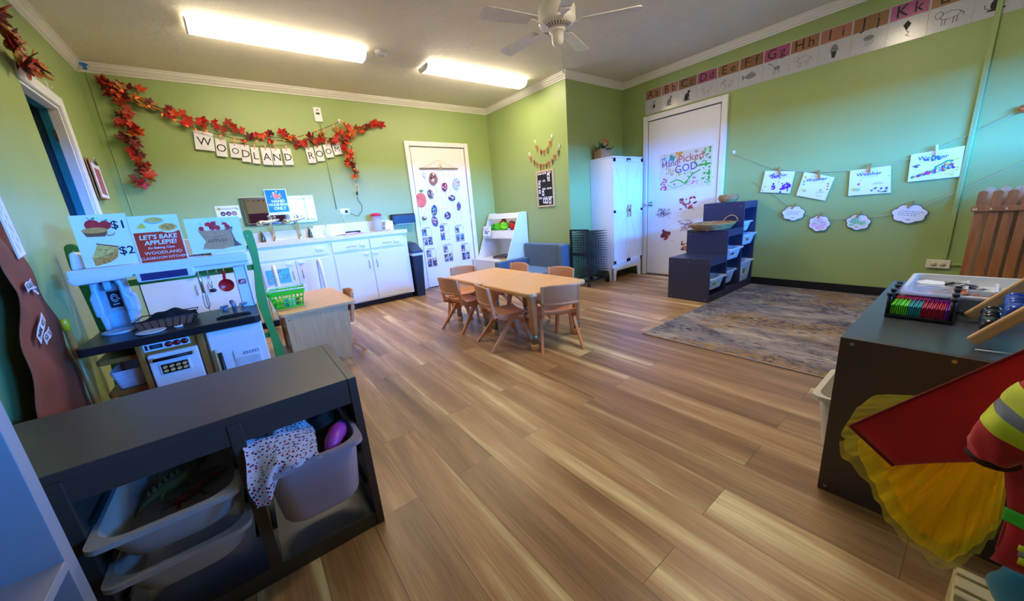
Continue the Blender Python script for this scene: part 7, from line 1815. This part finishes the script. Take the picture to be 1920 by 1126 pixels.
# red firefighter style jacket
M_jk = mat('red_jacket_cloth', (196, 10, 14), .8, c2=(160, 6, 10), scale=12, sheen=.2)
M_hv = mat('fluorescent_yellow_tape', (214, 226, 40), .5); M_gy = mat('reflective_grey_tape', (130, 136, 140), .4); M_hg = mat('fluorescent_green_tape', (60, 190, 40), .5)
r = thing('fire_jacket', 'red dress-up jacket with yellow and grey safety bands on its sleeve', 'jacket', (0, 0, 0))
m = MB(M_jk)
sl_ = [Vector((1.05, -.20, .80)), Vector((1.05, -.135, .715)), Vector((1.052, -.105, .66)), Vector((1.055, -.085, .61)), Vector((1.058, -.072, .56)), Vector((1.06, -.066, .545))]
def _sl(u, v):
    k = v*5; i_ = min(4, int(k)); rr_ = [.045, .044, .042, .039, .034, .026]; c0 = sl_[i_]+(sl_[i_+1]-sl_[i_])*(k-i_); r0 = rr_[i_]+(rr_[i_+1]-rr_[i_])*(k-i_)
    d_ = (sl_[5]-sl_[0]).normalized(); s_ = d_.cross(Vector((1, 0, 0))).normalized(); u_ = s_.cross(d_); a_ = 2*pi*u
    r0 *= 1+.05*sin(3*a_+14*v)+.035*sin(5*a_-22*v)
    return c0+s_*cos(a_)*r0+u_*sin(a_)*r0
m.grid(_sl, 40, 40, True)
m.build('sleeve', r)
for i, (t0, t1, mt) in enumerate(((.30, .42, M_hv), (.42, .50, M_gy), (.50, .62, M_hv))):
    def at_(t_):
        k = t_*5; i_ = min(4, int(k)); rr = [.045, .044, .042, .039, .034, .026]; return sl_[i_]+(sl_[i_+1]-sl_[i_])*(k-i_), (rr[i_]+(rr[i_+1]-rr[i_])*(k-i_))*1.035
    bm_ = MB(mt); c0_ = [sum(((_sl(q/12, v_)) for q in range(12)), Vector())/12 for v_ in (t0, (t0+t1)/2, t1)]
    bm_.grid(lambda u, v: (lambda c, p: c+(p-c)*1.03)(sum(((_sl(q/12, t0+(t1-t0)*v)) for q in range(12)), Vector())/12, _sl(u, t0+(t1-t0)*v)), 40, 6, True); bm_.build('safety_band', r)
m = MB(M_jk); m.grid(lambda u, v: Vector((1.10+.012*sin(7*u+4*v), -.105-.24*u+.012*sin(6*v), .62-.315*v+.05*(1-u)*v*0-.01*u)), 20, 20); m.grid(lambda u, v: Vector((1.125+.008*sin(7*u), -.115-.23*u, .62-.315*v)), 20, 20); m.build('jacket_body', r, solid=.003)
m = MB(mat('black_glove_cuff', (50, 6, 10), .8)); crumple(m, (1.062, -.075, .546), .034, .034, .018, .10, 3, 24, 14); m.build('cuff', r)
m = MB(M_hg); m.grid(lambda u, v: Vector((1.094+.012*sin(7*u*.13+4*(.60+.08*v)), -.108-.030*u, .428-.028*v)), 6, 4); m.build('green_band', r, solid=.002)
m = MB(M_hv); m.grid(lambda u, v: Vector((1.04+.0*u, -.128-.05*u, .396-.012*v-.0*u)), 6, 2); m.build('lower_band', r, solid=.002)
m = MB(M_gy); m.grid(lambda u, v: Vector((1.04, -.130-.05*u, .384-.012*v)), 6, 2); m.build('lower_band', r, solid=.002)
m = MB(M_hv); m.grid(lambda u, v: Vector((1.04, -.132-.05*u, .372-.016*v)), 6, 2); m.build('lower_band', r, solid=.002)
m = MB(mat('teal_blue_satin', (20, 120, 150), .45, c2=(36, 150, 180), scale=6, sheen=.4)); crumple(m, (1.155, -.200, .222), .040, .080, .088, .10, 8)
tag(m.build('teal_costume'), 'crumpled teal satin costume at the bottom right corner', 'costume')
